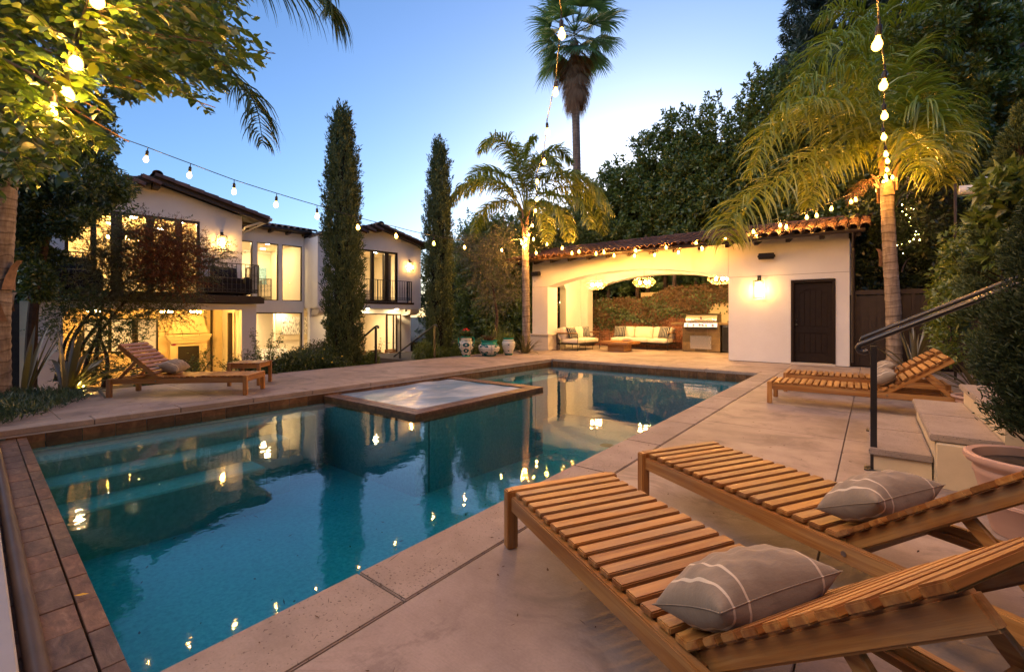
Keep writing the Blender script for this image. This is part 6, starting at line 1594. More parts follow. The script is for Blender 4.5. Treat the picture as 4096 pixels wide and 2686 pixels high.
# ------------------------------------------------------------------ hedges and background trees
def hedge(name, label, x0, x1, y0, y1, z0, ztop, n, L, Wd, mat, cat='hedge', trunks=0, seed=0, core=True, bump_h=0.6, loc=None):
    """ztop(x,y) gives the uneven top"""
    rs_ = np.random.RandomState(seed); o_ = loc or ((x0+x1)/2, (y0+y1)/2, z0)
    t = thing(name, label, cat, o_)
    nc = int(n/55); X_ = rs_.uniform(x0, x1, nc); Y_ = y0+(y1-y0)*rs_.beta(0.8, 1.6, nc); zt = ztop(X_, Y_); Z_ = z0+(zt-z0)*rs_.uniform(0, 1, nc)**0.8
    keep = (np.sin(X_*2.3+Z_*1.7+seed)+np.sin(X_*1.1-Z_*2.9)+0.8*np.sin(X_*5.1+Z_*4.3)) > -2.1
    Y_ = Y_ + 0.22*np.sin(X_*2.9+Z_*2.1)+0.15*np.sin(X_*6.7-Z_*5.2); Cn = np.stack([X_, Y_, Z_], 1)[keep]; nc = len(Cn)
    top_ = (zt[keep]-Cn[:, 2]) < 0.5; k = rs_.randint(0, nc, n); s_ = rs_.uniform(0, 1, n)
    ax = nrm(rs_.normal(size=(nc, 3))*0.6+np.array([[0, -0.5, 0.7]])+np.where(top_, 1.5, 0)[:, None]*np.array([[0, 0, 1.0]])); Ls_ = rs_.uniform(0.3, 0.6, nc)*np.where(top_, 1.5, 1.0)
    P = Cn[k]+ax[k]*(s_*Ls_[k])[:, None]+rs_.normal(size=(n, 3))*(0.13*(1-s_)**0.8+0.02)[:, None]; m = len(P)
    D = rand_dirs(m); D[:, 1] -= 0.35; D[:, 2] += 0.25; N = rand_dirs(m); N[:, 1] -= 0.5; N[:, 2] += 0.5
    V, F = leaf_geo(P, D, N, L*(1+0.4*rs_.uniform(-1, 1, m)), Wd*(1+0.3*rs_.uniform(-1, 1, m)), 'q')
    link_mesh('crown', mesh_np('crown', V-np.array(o_), F, mat), t)
    mb = MB()
    for k in range(trunks):
        x = x0+(x1-x0)*(k+0.5)/trunks+rs_.uniform(-.25, .25); y = y0+(y1-y0)*rs_.uniform(0.2, 0.8); h = float(ztop(np.array([x]), np.array([y]))[0])
        mb = MB(); a = rs_.uniform(-.12, .12); mb.tube([(x-o_[0], y-o_[1], 0), (x+a*1.5-o_[0], y-o_[1], (h-z0)*0.45), (x+a*3-o_[0], y-o_[1], (h-z0)*0.9)], [0.11, 0.085, 0.03], 7); mb.build('trunk', M['bark'], t)
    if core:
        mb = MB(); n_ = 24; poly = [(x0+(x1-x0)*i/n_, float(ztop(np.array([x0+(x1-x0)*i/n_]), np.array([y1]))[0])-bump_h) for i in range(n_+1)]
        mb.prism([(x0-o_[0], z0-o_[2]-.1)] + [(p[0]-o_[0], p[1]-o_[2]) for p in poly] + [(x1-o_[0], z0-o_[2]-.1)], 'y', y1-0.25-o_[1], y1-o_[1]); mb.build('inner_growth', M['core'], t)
    return t
sn = np.sin
HX = [-18, -13.4, -11.3, -9.3, -8.07, -5.9, -4.4, -3.3, -2.1, 3]; HZ = [5.6, 6.0, 6.3, 7.5, 8.6, 9.0, 9.2, 9.5, 9.6, 9.6]
hedge('ficus_hedge', 'dark tall ficus hedge rising behind the tiled pavilion roof', -18.0, 3.0, 18.6, 21.0, 2.2, lambda x, y: np.interp(x, HX, HZ)+0.16*sn(x*1.7)+0.18*sn(x*3.9+1)+0.20*sn(x*8.3)+0.12*sn(x*17), 190000, 0.17, 0.078, M['leaf_hedge'], seed=3, bump_h=0.35)
r_ = random.Random(12)
for k in range(20):
    x = -12+0.52*k+r_.uniform(-.2,.2); y = 18.7+r_.uniform(-.3,.9); a = r_.uniform(-.15,.15)
    tk = thing('slender_tree', 'slender bare tree trunk rising behind the ivy wall under the tall hedge', 'tree', (x, y, 0), 0, 'bare trunks behind the ivy wall')
    mb = MB(); mb.tube([(0, 0, -0.1), (a, 0, 2.2), (2*a, 0, 4.6)], [r_.uniform(.08,.15), .09, .06], 8); mb.build('trunk', M['bark'], tk, smooth=True)
P, d = blob_points([(-10,19.8,2.9),(-8.2,19.9,3.1),(-6.4,19.8,3.0),(-4.6,19.9,3.1),(-11.5,20.0,2.0),(-9.2,20.6,1.6),(-6.5,20.8,1.5),(-4.0,20.5,1.8)], [(1.0,.5,.75)]*8, 15000, 0.3)
o = foliage('under_growth', P, 0.12, 0.05, M['leaf_hedge'], None, d); tag(o, 'loose green undergrowth between the bare trunks behind the ivy wall', None, None, 'stuff')
hedge('shrub_hedge', 'mixed green hedge behind the painted urns between cypress and pavilion', -14.2, -9.9, 13.9, 15.6, LOW, lambda x, y: 4.7+0.3*sn(x*1.9)+0.3*sn(x*4.1)+0.2*sn(x*9), 80000, 0.13, 0.055, M['leaf_hedge'], seed=5, loc=(-12,14.5,-0.1))
hedge('far_shrubs', 'leafy shrubs rising between the house and the farther cypress', -22, -13.5, 18.5, 20.5, LOW, lambda x, y: 5.0+0.5*sn(x*1.3)+0.3*sn(x*3.7)-0.16*(x+13.5)*0-0.0, 50000, 0.17, 0.07, M['leaf_dark'], seed=6)
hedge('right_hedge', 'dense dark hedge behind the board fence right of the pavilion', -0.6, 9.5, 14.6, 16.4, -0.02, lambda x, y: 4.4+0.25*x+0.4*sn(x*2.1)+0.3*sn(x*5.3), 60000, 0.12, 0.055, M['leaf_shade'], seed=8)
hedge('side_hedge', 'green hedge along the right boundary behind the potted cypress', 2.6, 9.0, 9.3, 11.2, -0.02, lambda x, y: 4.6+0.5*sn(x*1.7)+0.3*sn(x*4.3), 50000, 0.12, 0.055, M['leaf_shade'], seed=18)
# light patches of neighbouring wall seen through the trunks
nb = thing('neighbour_house', 'pale neighbouring house glimpsed through the trunks behind the ivy wall', 'house', (-9, 24.5, 0)); mb = MB(); mb.box(-5, 6, 0, 2.0, 0, 3.4); mb.build('wall', M['white'], nb)
mb = MB(); mb.prism([(-5.4,3.4),(6.4,3.4),(5.0,4.6),(-4,4.6)], 'y', -0.3, 2.3); mb.build('roof', M['bronze'], nb)

def region_tree(name, label, cat, poly, t0, t1, n, L, Wd, mat, clump=70, cs=28, base=None, trunk=None, kind='q', droop=0.0, seed=0, gaps=0.0):
    """crown whose leaves gather in clumps inside a volume t0..t1 metres deep"""
    global rs
    rs_ = np.random.RandomState(seed); xs_ = [p[0] for p in poly]; ys_ = [p[1] for p in poly]
    cx, cy = [], []
    while len(cx) < clump:
        x = rs_.uniform(min(xs_), max(xs_), 200); y = rs_.uniform(min(ys_), max(ys_), 200); k = in_poly(x, y, poly); cx += list(x[k]); cy += list(y[k])
    cx, cy = np.array(cx[:clump]), np.array(cy[:clump]); ct_ = rs_.uniform(t0, t1, clump); Cn = at_np(cx, cy, ct_)
    k = rs_.randint(0, clump, n); sz = cs/FPX*(t0+t1)/2; rad = sz*(0.6+0.8*rs_.uniform(0, 1, clump))[k]
    d = rand_dirs(n); P = Cn[k]+d*(rad*(0.35+0.65*rs_.uniform(0, 1, n)**0.6))[:, None]
    o_ = base or tuple(Cn.mean(0)); t = thing(name, label, cat, o_)
    foliage('crown', P, L, Wd, mat, t, d, 0.1, droop, kind, loc=o_)
    if trunk:
        mb = MB()
        for (a, b, r0, r1) in trunk:
            pts = catmull([tuple(p) for p in a], 14) if len(a) > 2 else np.array([tuple(p) for p in a])
            nn = len(pts); mb.tube([tuple(p-np.array(o_)) for p in pts], [r0+(r1-r0)*i/(nn-1) for i in range(nn)], 9)
        mb.build('trunk', M['bark_dark'], t)
    # twigs joining clumps
    mb = MB(); hub = Cn.mean(0)
    for i in range(0, clump, 2):
        j = int(np.argmin(np.linalg.norm(Cn-Cn[i], axis=1)+1e3*(np.arange(clump) == i)+0.6*np.linalg.norm(Cn-hub, axis=1)))
        a, b = Cn[i]-np.array(o_), Cn[j]-np.array(o_); m_ = (a+b)/2+rs_.normal(size=3)*0.1*sz; mb.tube([tuple(a), tuple(m_), tuple(b)], [0.012*sz/0.3, 0.02*sz/0.3, 0.028*sz/0.3], 4, False)
    mb.build('branches', M['bark_dark'], t)
    return t
# eucalyptus, upper right
region_tree('eucalyptus_tree', 'dark eucalyptus with hanging leaves against the sky at the upper right', 'tree', [(1815,-60),(1810,60),(1850,110),(1795,150),(1800,210),(1775,250),(1790,300),(1840,290),(1900,240),(2000,200),(2120,150),(2200,-60)], 20, 24, 60000, 0.30, 0.05, M['leaf_euc'], 105, 21, (1.0, 27.0, 0), [([(1,27,0),(0.8,27,6),(-0.2,26.7,10),(-1.2,26.4,14)], None, 0.4, 0.10), ([(0.8,27,6),(1.4,26.8,10),(2.0,26.5,14)], None, 0.25, 0.07)], droop=0.9, seed=31)
# tree with crooked branches on the far right
def atv(x, y, t): return V3(at(x, y, t))
region_tree('oak_tree', 'spreading green tree with crooked branches filling the upper right corner', 'tree', [(2130,-40),(2390,-40),(2390,420),(2330,460),(2260,440),(2220,330),(2190,200),(2120,90)], 11, 15, 70000, 0.15, 0.06, M['leaf_warm'], 150, 24, (5.6, 12.6, 0), [([atv(2205,760,13.4), atv(2203,500,13.2), atv(2200,330,13), atv(2160,230,13.2), atv(2110,60,14)], None, 0.24, 0.10), ([atv(2200,330,13), atv(2260,240,12.6), atv(2330,140,12.2), atv(2400,90,12)], None, 0.13, 0.05), ([atv(2202,420,13.1), atv(2150,400,12.4), atv(2115,370,12)], None, 0.06, 0.02)], seed=32)
region_tree('background_tree', 'dark leafy tree behind the large palm filling the gap above the fence', 'tree', [(1990,250),(2230,180),(2390,330),(2390,620),(2230,700),(2080,640),(1900,520),(1880,400)], 15.5, 18.5, 70000, 0.17, 0.075, M['leaf_dark'], 150, 28, (6.2, 15.8, 0), None, seed=33)
region_tree('laurel_shrub', 'bright green laurel shrub beside the leaning potted cypress', 'shrub', [(2190,600),(2200,540),(2235,560),(2240,700),(2225,830),(2190,840),(2175,740)], 7.4, 8.6, 4200, 0.10, 0.045, M['leaf_bright'], 60, 24, (2.9, 7.4, 0), None, 'f', seed=34)
region_tree('broadleaf_shrub', 'broad leaved green shrub at the right edge above the handrail', 'shrub', [(2300,430),(2390,380),(2390,650),(2320,640),(2290,560)], 4.8, 6.2, 3200, 0.13, 0.055, M['leaf_bright'], 40, 26, (3.3, 5.3, 0.5), None, 'f', seed=35)
# ------------------------------------------------------------------ ivy on the brick wall
n = 21000; x = rs.uniform(-9.7, -3.0, n); zt = np.where(x < -6.8, 1.9, np.clip(1.9+(x+6.8)*0.5, 1.9, 2.3)); z = 0.15+(zt-0.1)*rs.uniform(0, 1, n)**0.62
dens = 0.20+0.45*np.sin(x*2.1+1)*np.sin(z*4+x)+np.clip((z-0.95)*0.9, -0.5, 0.8); keep = rs.uniform(0, 1, n) < dens
keep &= ~(((x+4.15)**2+(z-1.22)**2 < 0.27) & (rs.uniform(0, 1, n) < 0.85)); keep &= z > 0.45
x, z = x[keep], z[keep]; y = 17.30-rs.uniform(0.0, 0.10, len(x))-0.06*np.clip(z-1, 0, 1); P = np.stack([x+6.5, y-17.3, z], 1)
gm = rs.uniform(0, 1, len(x)) < np.clip(0.75-0.55*(z-0.9)+0.35*np.sin(x*3+z*5), 0.1, 0.9)
for nm, mk, mt in (('ivy_leaves', gm, M['leaf_dark']), ('dry_ivy_leaves', ~gm, M['leaf_ivy_dry'])):
    p_ = P[mk]; m = len(p_); D = rand_dirs(m); D[:, 2] -= 0.5; D[:, 1] *= 0.4; N = np.tile([[0, -1.0, 0.2]], (m, 1))+rs.normal(size=(m, 3))*0.45
    V, F = leaf_geo(p_, D, N, 0.085*(1+.4*rs.uniform(-1, 1, m)), 0.07, 'q'); o = link_mesh(nm, mesh_np(nm, V, F, mt), iv); o['kind'] = 'stuff'
mb = MB()
for k in range(26):
    x0 = rnd.uniform(-9.3, -3.6); pts = [(x0+6.5, -0.02, 0.2)]
    for j in range(6): pts.append((pts[-1][0]+rnd.uniform(-.25, .25), -0.03, pts[-1][2]+0.3))
    mb.tube(pts, 0.008, 4, False)
mb.build('ivy_stems', M['bark'], iv)

# ------------------------------------------------------------------ potted conifers and right side planting
def pot(name_loc, R_, h, label, group=None):
    t = thing('terracotta_pot', label, 'pot', name_loc, 0, group)
    k = R_/0.30; mb = MB(); s_ = h/0.43
    mb.lathe([(0.0,0.0),(0.175*k,0.0),(0.185*k,0.02*s_),(0.225*k,0.17*s_),(0.232*k,0.175*s_),(0.232*k,0.19*s_),(0.226*k,0.195*s_),(0.255*k,0.315*s_),(0.262*k,0.325*s_),(0.262*k,0.345*s_),(0.258*k,0.355*s_),(0.265*k,0.372*s_),(0.290*k,0.385*s_),(0.303*k,0.405*s_),(0.300*k,0.425*s_),(0.285*k,0.432*s_),(0.262*k,0.425*s_),(0.250*k,0.39*s_),(0.245*k,0.33*s_)], 48)
    mb.build('pot_body', M['terracotta_pot'], t, smooth='auto')
    mb = MB(); N = 20; vs = [(0,0,0.385*s_)]+[(rr*k*math.cos(2*math.pi*j/N), rr*k*math.sin(2*math.pi*j/N), (0.375 if rr > .2 else 0.385)*s_+rnd.uniform(-.01, .01)) for rr in (0.12, 0.248) for j in range(N)]
    mb.add(vs, [(0, 1+j, 1+(j+1) % N) for j in range(N)] + [(1+j, 1+N+j, 1+N+(j+1) % N, 1+(j+1) % N) for j in range(N)]); mb.build('soil', M['earth'], t)
    return t
def juniper(loc, h, prof, n, label, seed, lean=(0, 0), L=0.075, mat='leaf_cypress', core=0.6):
    t = thing('juniper', label, 'conifer', loc, 0); rs_ = np.random.RandomState(seed)
    nb = 260; zb = h*rs_.uniform(0.04, 1, nb)**0.9; ab = rs_.uniform(0, 6.283, nb); us = np.array([p[0] for p in prof]); rsn = np.array([p[1] for p in prof])
    Rb = np.interp(zb/h, us, rsn)*rs_.uniform(0.72, 1.12, nb); k = rs_.randint(0, nb, n); s = rs_.uniform(0.30, 1, n)**0.7
    jit = rs_.normal(size=(n, 3))*(0.035*(1-zb[k]/h*0.4))[:, None]
    P = np.stack([Rb[k]*s*np.cos(ab[k])+lean[0]*(zb[k]/h), Rb[k]*s*np.sin(ab[k])+lean[1]*(zb[k]/h), zb[k]+0.12*s+0.0], 1)+jit
    D = np.stack([np.cos(ab[k])*0.7, np.sin(ab[k])*0.7, np.full(n, 0.7)], 1)+rs_.normal(size=(n, 3))*0.55
    V, F = leaf_geo(P, D, rs_.normal(size=(n, 3)), L*(1+.5*rs_.uniform(-1, 1, n)), L*0.24, 'q'); link_mesh('crown', mesh_np('crown', V, F, M[mat]), t)
    mb = MB()
    for i in range(0, nb, 3):
        z0 = max(0.02, zb[i]-0.10); mb.tube([(lean[0]*z0/h, lean[1]*z0/h, z0), (Rb[i]*0.85*math.cos(ab[i])+lean[0]*zb[i]/h, Rb[i]*0.85*math.sin(ab[i])+lean[1]*zb[i]/h, zb[i]+0.08)], [0.009, 0.003], 4, False)
    mb.build('branches', M['bark_dark'], t)
    mb = MB(); mb.tube([(0,0,-0.03), (lean[0]*.3, lean[1]*.3, h*0.3), (lean[0], lean[1], h*0.95)], [0.028, 0.022, 0.006], 8); mb.build('trunk', M['bark_dark'], t)
    return t
BP = (0.70, 3.70, 0.002)
pot(BP, 0.285, 0.43, 'big pale terracotta pot with a rolled rim beside the lower step, at the right edge', 'terracotta pots by the steps')
juniper((0.74, 3.74, 0.40), 1.62, [(0,0.12),(0.06,0.21),(0.2,0.26),(0.45,0.27),(0.7,0.20),(0.9,0.10),(1,0.02)], 60000, 'dark green juniper growing in the big pot at the right edge', 41, (0.10, 0.05), L=0.036, mat='leaf_juniper')
SP = (0.98, 7.25, 0.002)
pot(SP, 0.27, 0.31, 'terracotta pot behind the middle step holding the leaning conifer', 'terracotta pots by the steps')
juniper((0.98, 7.25, 0.27), 3.2, [(0,0.04),(0.12,0.10),(0.22,0.24),(0.40,0.36),(0.7,0.27),(0.88,0.15),(1,0.03)], 52000, 'tall olive green conifer leaning to the right behind the handrail', 43, (0.38, 0.30), L=0.055, mat='leaf_cypress')

def m_white_wall(): return M['white']
wl_ = thing('retaining_wall', 'low white garden wall glimpsed behind the leaning conifer', 'wall', (3.2, 9.0, 0)); mb = MB(); mb.box(-1.75, 3.0, 0, 0.25, -0.01, 1.0); mb.build('wall_body', M['stucco'], wl_); mb = MB(); mb.box(-1.79, 3.0, -0.03, 0.28, 1.003, 1.04); mb.build('wall_cap', M['limestone'], wl_)

def sword_plant(loc, n, L, label, seed, mat='leaf_phormium', flat=0.9, wd=0.055, arc=(0, 6.283), bend=0.6, e0=0.5, name='flax_plant', group=None):
    t = thing(name, label, 'plant', loc, 0, group); r_ = random.Random(seed)
    for i in range(n):
        a = r_.uniform(*arc); el = r_.uniform(e0, 1.45); ln = L*r_.uniform(0.6, 1.1); w_ = wd*r_.uniform(0.7, 1.2)
        p = Vector((0.06*math.cos(a), 0.06*math.sin(a), 0)); d = Vector((math.cos(a)*math.cos(el), math.sin(a)*math.cos(el), math.sin(el))); vs = []; K = 8; bb = bend*r_.uniform(0.2, 1.5)
        for k in range(K+1):
            u = k/K; s_ = d.cross(Vector((0, 0, 1)));
            if s_.length < 1e-4: s_ = Vector((1,0,0))
            s_.normalize(); nn = s_.cross(d); ww = w_*(0.45+0.75*math.sin(min(1, u*1.15+0.12)*math.pi*0.62))*(1-u**3.5)+0.002
            vs += [p+s_*ww/2+nn*ww*0.22, p.copy(), p-s_*ww/2+nn*ww*0.22]; p = p+d*ln/K; d = (d+Vector((0, 0, -bb*u*0.42))).normalized()
        fs = [(3*k+j, 3*k+j+1, 3*k+j+4, 3*k+j+3) for k in range(K) for j in range(2)]
        mb = MB(); mb.add(vs, fs); mb.build('leaf', M[mat], t, smooth=True, recalc=False)
    return t
sword_plant((-8.95, 12.0, -0.02), 46, 0.80, 'bronze green flax clump at the foot of the middle palm beside the urns', 51, wd=0.035, bend=0.9, e0=0.3)
sword_plant((0.72, 12.9, -0.02), 34, 1.25, 'tall grey green flax behind the far loungers at the foot of the large palm', 52, wd=0.06, bend=0.5, e0=0.7)
sword_plant((1.35, 10.2, -0.02), 26, 0.95, 'flax with brownish leaves behind the head of the far loungers', 53, wd=0.045, bend=1.0, e0=0.3)
sword_plant((-9.80, 1.25, -0.02), 30, 1.05, 'large flax plant lit from below beside the left palm trunk', 54, wd=0.07, bend=0.9, e0=0.15, arc=(0.2, 3.4))
sword_plant((-10.35, 0.80, -0.1), 9, 1.35, 'tall dark upright flax leaves behind the left palm trunk', 55, wd=0.08, bend=0.35, e0=1.0)
# spotlight
sp_ = thing('garden_spotlight', 'small ground spotlight glowing under the flax leaves by the left palm', 'spotlight', (-9.62, 1.42, 0.0))
mb = MB(); mb.tube([(0,0,0), (0,0,0.05)], 0.008, 6); mb.tube([(0,0,0.05), (-0.03,-0.02,0.10)], 0.032, 12, False); mb.build('lamp_housing', M['iron'], sp_)
mb = MB(); mb.tube([(-0.031,-0.021,0.103), (-0.033,-0.022,0.106)], 0.030, 12); mb.build('lamp_lens', m_emit('spot_lens', (1.0, 0.70, 0.18), 700.0), sp_)
# succulent ground cover
def groundcover(name, label, poly, n, L, Wd, mat, z=0.0, ht=0.10, seed=0):
    rs_ = np.random.RandomState(seed); xs_ = [p[0] for p in poly]; ys_ = [p[1] for p in poly]; X_ = rs_.uniform(min(xs_), max(xs_), n*3); Y_ = rs_.uniform(min(ys_), max(ys_), n*3)
    k = in_poly(X_, Y_, poly); X_, Y_ = X_[k][:n], Y_[k][:n]; m = len(X_); cxr = np.round(X_*9)/9; cyr = np.round(Y_*9)/9
    D = np.stack([(X_-cxr)*9, (Y_-cyr)*9, np.full(m, 0.75)], 1)+rs_.normal(size=(m, 3))*0.35; hh = ht*(0.5+0.5*np.abs(np.sin(X_*5)*np.cos(Y_*6)))
    P = np.stack([X_, Y_, z+rs_.uniform(0, 1, m)*hh], 1); V, F = leaf_geo(P, D, rs_.normal(size=(m, 3)), L*(1+.4*rs_.uniform(-1, 1, m)), Wd, 'f')
    o = link_mesh(name, mesh_np(name, V, F, mat)); tag(o, label, None, None, 'stuff'); return o
groundcover('ground_cover', 'blue green succulent ground cover at the foot of the left palm', [(-9.95,0.95),(-9.3,1.35),(-8.9,1.35),(-8.35,1.05),(-7.85,0.72),(-7.5,0.50),(-7.5,-0.2),(-8.6,-0.6),(-10.5,-0.6),(-10.5,0.6)], 11000, 0.085, 0.014, M['leaf_succ'], 0.0, 0.14, 61)
bed = struct('planting_bed', MB().box(-13.2, -9.94, -3.0, 6.9, LOW-0.05, -0.32), M['earth'])
bed2 = struct('planting_bed', MB().box(-11.9, -9.94, 9.15, 12.6, LOW-0.05, -0.12), M['earth'])

# ------------------------------------------------------------------ shrubs on the house side
def shrub(name, label, cat, centres, radii, n, L, Wd, mat, seed, kind='q', shell=0.35, base=None, stems=None, flowers=None, group=None, droop=0.0, up=0.25):
    global rs
    rs = np.random.RandomState(seed); o_ = base or tuple(np.mean(np.array(centres), 0)); P, d = blob_points(centres, radii, n, shell); t = thing(name, label, cat, o_, 0, group)
    foliage('crown' if cat == 'tree' else 'foliage', P, L, Wd, mat, t, d, up, droop, kind, loc=o_)
    mb = MB()
    for c_ in centres:
        c_ = np.array(c_); a = np.array(o_); m_ = (a+c_)/2+rs.normal(size=3)*0.06; mb.tube([(0,0,0), tuple(m_-a), tuple(c_-a)], [0.02, 0.014, 0.006], 5, False)
    mb.build('stems', M['bark'], t)
    if flowers:
        nf, sz, fm_ = flowers; P2, d2 = blob_points(centres, np.asarray(radii)*1.05, nf, 0.92); 
        for k in range(nf):
            mb = MB(); dd = Vector(d2[k])+Vector((0.7,-0.5,0.3)); dd.normalize(); s_ = dd.cross(Vector((0,0,1))).normalized(); u_ = s_.cross(dd); p = Vector(P2[k]-np.array(o_)); vs = [p+dd*0.006]
            for j in range(12):
                rr = sz*(1.0 if j % 2 else 0.45); vs.append(p+(s_*math.cos(j*math.pi/6)+u_*math.sin(j*math.pi/6))*rr)
            mb.add(vs, [(0, 1+j, 1+(j+1) % 12) for j in range(12)]); mb.build('flower', fm_, t, recalc=False)
    return t
M['petal_y'] = m_simple('yellow_petal', (0.75,0.50,0.02), 0.6); M['petal_p'] = m_simple('pink_petal', (0.75,0.10,0.16), 0.6); M['petal_r'] = m_simple('red_petal', (0.60,0.02,0.02), 0.6)
shrub('daisy_bush', 'bushy yellow daisy shrub with small flowers left of the nearer cypress', 'shrub', [(-10.35,4.6,-0.15),(-10.4,5.0,0.0),(-10.5,5.35,0.02),(-10.45,5.75,-0.02),(-10.25,6.0,-0.15),(-10.3,4.25,-0.25)], [(0.42,0.35,0.42)]*6, 26000, 0.055, 0.022, M['leaf_dark'], 71, base=(-10.4,5.2,-0.35), flowers=(46, 0.026, M['petal_y']))
shrub('clipped_shrub', 'rounded yellow flowered shrub against the white wall behind the daisy bush', 'shrub', [(-11.5,6.15,0.15),(-11.4,6.5,0.2),(-11.5,5.8,0.0)], [(0.4,0.36,0.42)]*3, 12000, 0.045, 0.02, M['leaf_olive'], 72, base=(-11.5,6.2,LOW+.1))
shrub('low_shrub', 'bright green shrub lit from below at the foot of the nearer cypress', 'shrub', [(-10.2,6.25,-0.18),(-10.25,6.8,-0.12),(-10.3,7.05,0.0)], [(0.25,0.25,0.28)]*3, 6000, 0.05, 0.03, M['leaf_bright'], 73, base=(-10.2,6.5,-0.35))
shrub('low_shrub', 'green shrub with yellow buds between the stair rail and the farther cypress', 'shrub', [(-10.4,9.4,-0.05),(-10.5,9.75,-0.1),(-10.1,10.05,-0.12),(-10.7,9.2,0.1)], [(0.35,0.35,0.38)]*4, 12000, 0.05, 0.028, M['leaf_bright'], 74, base=(-10.4,9.6,-0.3), flowers=(16, 0.02, M['petal_y']))
shrub('low_shrub', 'low green shrub left of the painted urns at the foot of the farther cypress', 'shrub', [(-10.35,10.3,0.05),(-10.4,10.8,0.1),(-10.3,11.3,0.1)], [(0.3,0.32,0.35)]*3, 9000, 0.05, 0.026, M['leaf_hedge'], 75, base=(-10.3,10.8,-0.15))
def rose(loc, spikes, label, seed, h=1.0, flower=None, group=None, n=90):
    t = thing('rose_bush', label, 'shrub', loc, 0, group); rs_ = np.random.RandomState(seed); PS, DS = [], []; mb = MB()
    for i in range(spikes):
        a = rs_.uniform(0, 6.28); hh = h*rs_.uniform(0.55, 1.0); out = rs_.uniform(0.15, 0.5); pts = np.array([(0,0,0), (out*0.4*math.cos(a), out*0.4*math.sin(a), hh*0.5), (out*math.cos(a), out*math.sin(a), hh)]); c_ = catmull(pts, 10); mb.tube([tuple(p) for p in c_], [0.008-0.0005*k for k in range(11)], 4, False)
        tt = rs_.uniform(0.25, 1, n); idx = (tt*10).astype(int).clip(0, 9); p = c_[idx]+(c_[idx+1]-c_[idx])*rs_.uniform(0, 1, (n, 1)); PS.append(p+rs_.normal(size=(n, 3))*0.035); dd = rs_.normal(size=(n, 3)); dd[:, 2] = np.abs(dd[:, 2])*0.3; DS.append(dd)
    P = np.concatenate(PS); V, F = leaf_geo(P, np.concatenate(DS), rs_.normal(size=(len(P), 3))*0.5+np.array([[0, 0, 1]]), 0.052, 0.030, 'f'); link_mesh('foliage', mesh_np('foliage', V, F, M['leaf_dark'] if seed % 2 else M['leaf_bright']), t); mb.build('stems', M['bark'], t)
    if flower:
        mb = MB(); fx, fy, fz = flower
        for k in range(14):
            a = k*2.4; r_ = 0.008+0.0028*k; q = 0.02; c_ = Vector((fx+r_*math.cos(a), fy+r_*math.sin(a), fz-0.001*k)); mb.cbox(c_, (q*1.3, 0.004, q*1.6), Matrix.Rotation(a+1.57, 3, 'Z') @ Matrix.Rotation(0.2+0.05*k, 3, 'X'))
        mb.build('rose_flower', M['petal_p'], t)
    return t
rose((-10.25, 3.95, -0.33), 16, 'leafy rose bush behind the side table', 81, 0.85, group=None)
rose((-10.6, 4.55, -0.33), 16, 'tall rose canes against the lit ground floor window', 82, 1.25)
rose((-10.15, 4.25, -0.33), 14, 'dark rose foliage between the side table and the daisy bush', 83, 0.75)
rose((-10.5, 3.1, -0.33), 12, 'rose bush with one pink bloom in front of the fireplace', 84, 0.95, (0.08, -0.30, 1.0))
rose((-10.3, 2.4, -0.33), 14, 'low rose leaves behind the lounger backrest', 85, 0.6)
rose((-10.6, 7.2, -0.8), 14, 'climbing rose canes beside the stair rail by the nearer cypress', 86, 1.5)

# urn plants
t = thing('geranium', 'dark leaved geranium with red flowers in the handled urn', 'plant', (-9.62, 9.93, 0.56)); rs = np.random.RandomState(5)
P, d = blob_points([(0,0,0.10)], [(0.22,0.22,0.11)], 1300, 0.3); foliage('foliage', P, 0.05, 0.045, M['leaf_dark'], t, d)
mb = MB()
for k in range(24): mb.cbox((0.02+rnd.uniform(-.09,.09), rnd.uniform(-.09,.09), 0.25+rnd.uniform(-.03,.03)), (0.025,0.025,0.02), Matrix.Rotation(rnd.uniform(0,3), 3, 'X'))
mb.build('flowers', M['petal_r'], t)
def tuft_plant(name, loc, n, L, wd, mat, label, seed, spread=0.5):
    rs_ = np.random.RandomState(seed); t = thing(name, label, 'plant', loc); a = rs_.uniform(0, 6.28, n); r0 = rs_.uniform(0, 0.13, n); P = np.stack([r0*np.cos(a), r0*np.sin(a), np.zeros(n)], 1); D = np.stack([np.cos(a)*spread, np.sin(a)*spread, np.ones(n)], 1)+rs_.normal(size=(n, 3))*0.18
    Vs, Fs, b = [], [], 0; q, d, w_ = P, nrm(D), wd; L_ = L*rs_.uniform(.5, 1.1, (n, 1)); S = nrm(np.cross(d, np.array([[0, 0, 1.0]]))); pts = []
    for k in range(5): pts += [q+S*w_*(1-k/4.2)/2, q-S*w_*(1-k/4.2)/2]; q = q+d*L_/4; d = d.copy(); d[:, 2] -= 0.25*k*spread; d = nrm(d)
    V = np.stack(pts, 1).reshape(-1, 3); bb = np.arange(n)[:, None]*10; F = np.concatenate([bb+np.array([2*k, 2*k+1, 2*k+3, 2*k+2])[None] for k in range(4)], 0); link_mesh('foliage', mesh_np('foliage', V, F, M[mat]), t)
tuft_plant('dried_plant', (-9.22, 10.52, 0.44), 260, 0.30, 0.010, 'leaf_ivy_dry', 'dried brown stems in the wide painted urn', 6, 0.75)
tuft_plant('grass_plant', (-8.92, 11.10, 0.52), 200, 0.30, 0.012, 'leaf_bright', 'yellow green grass tuft in the narrow painted urn', 7, 0.9)
tuft_plant('upright_shrub', (-9.45, 11.3, -0.05), 160, 1.05, 0.02, 'leaf_bright', 'bright green feathery shoots rising behind the urns', 8, 0.18)

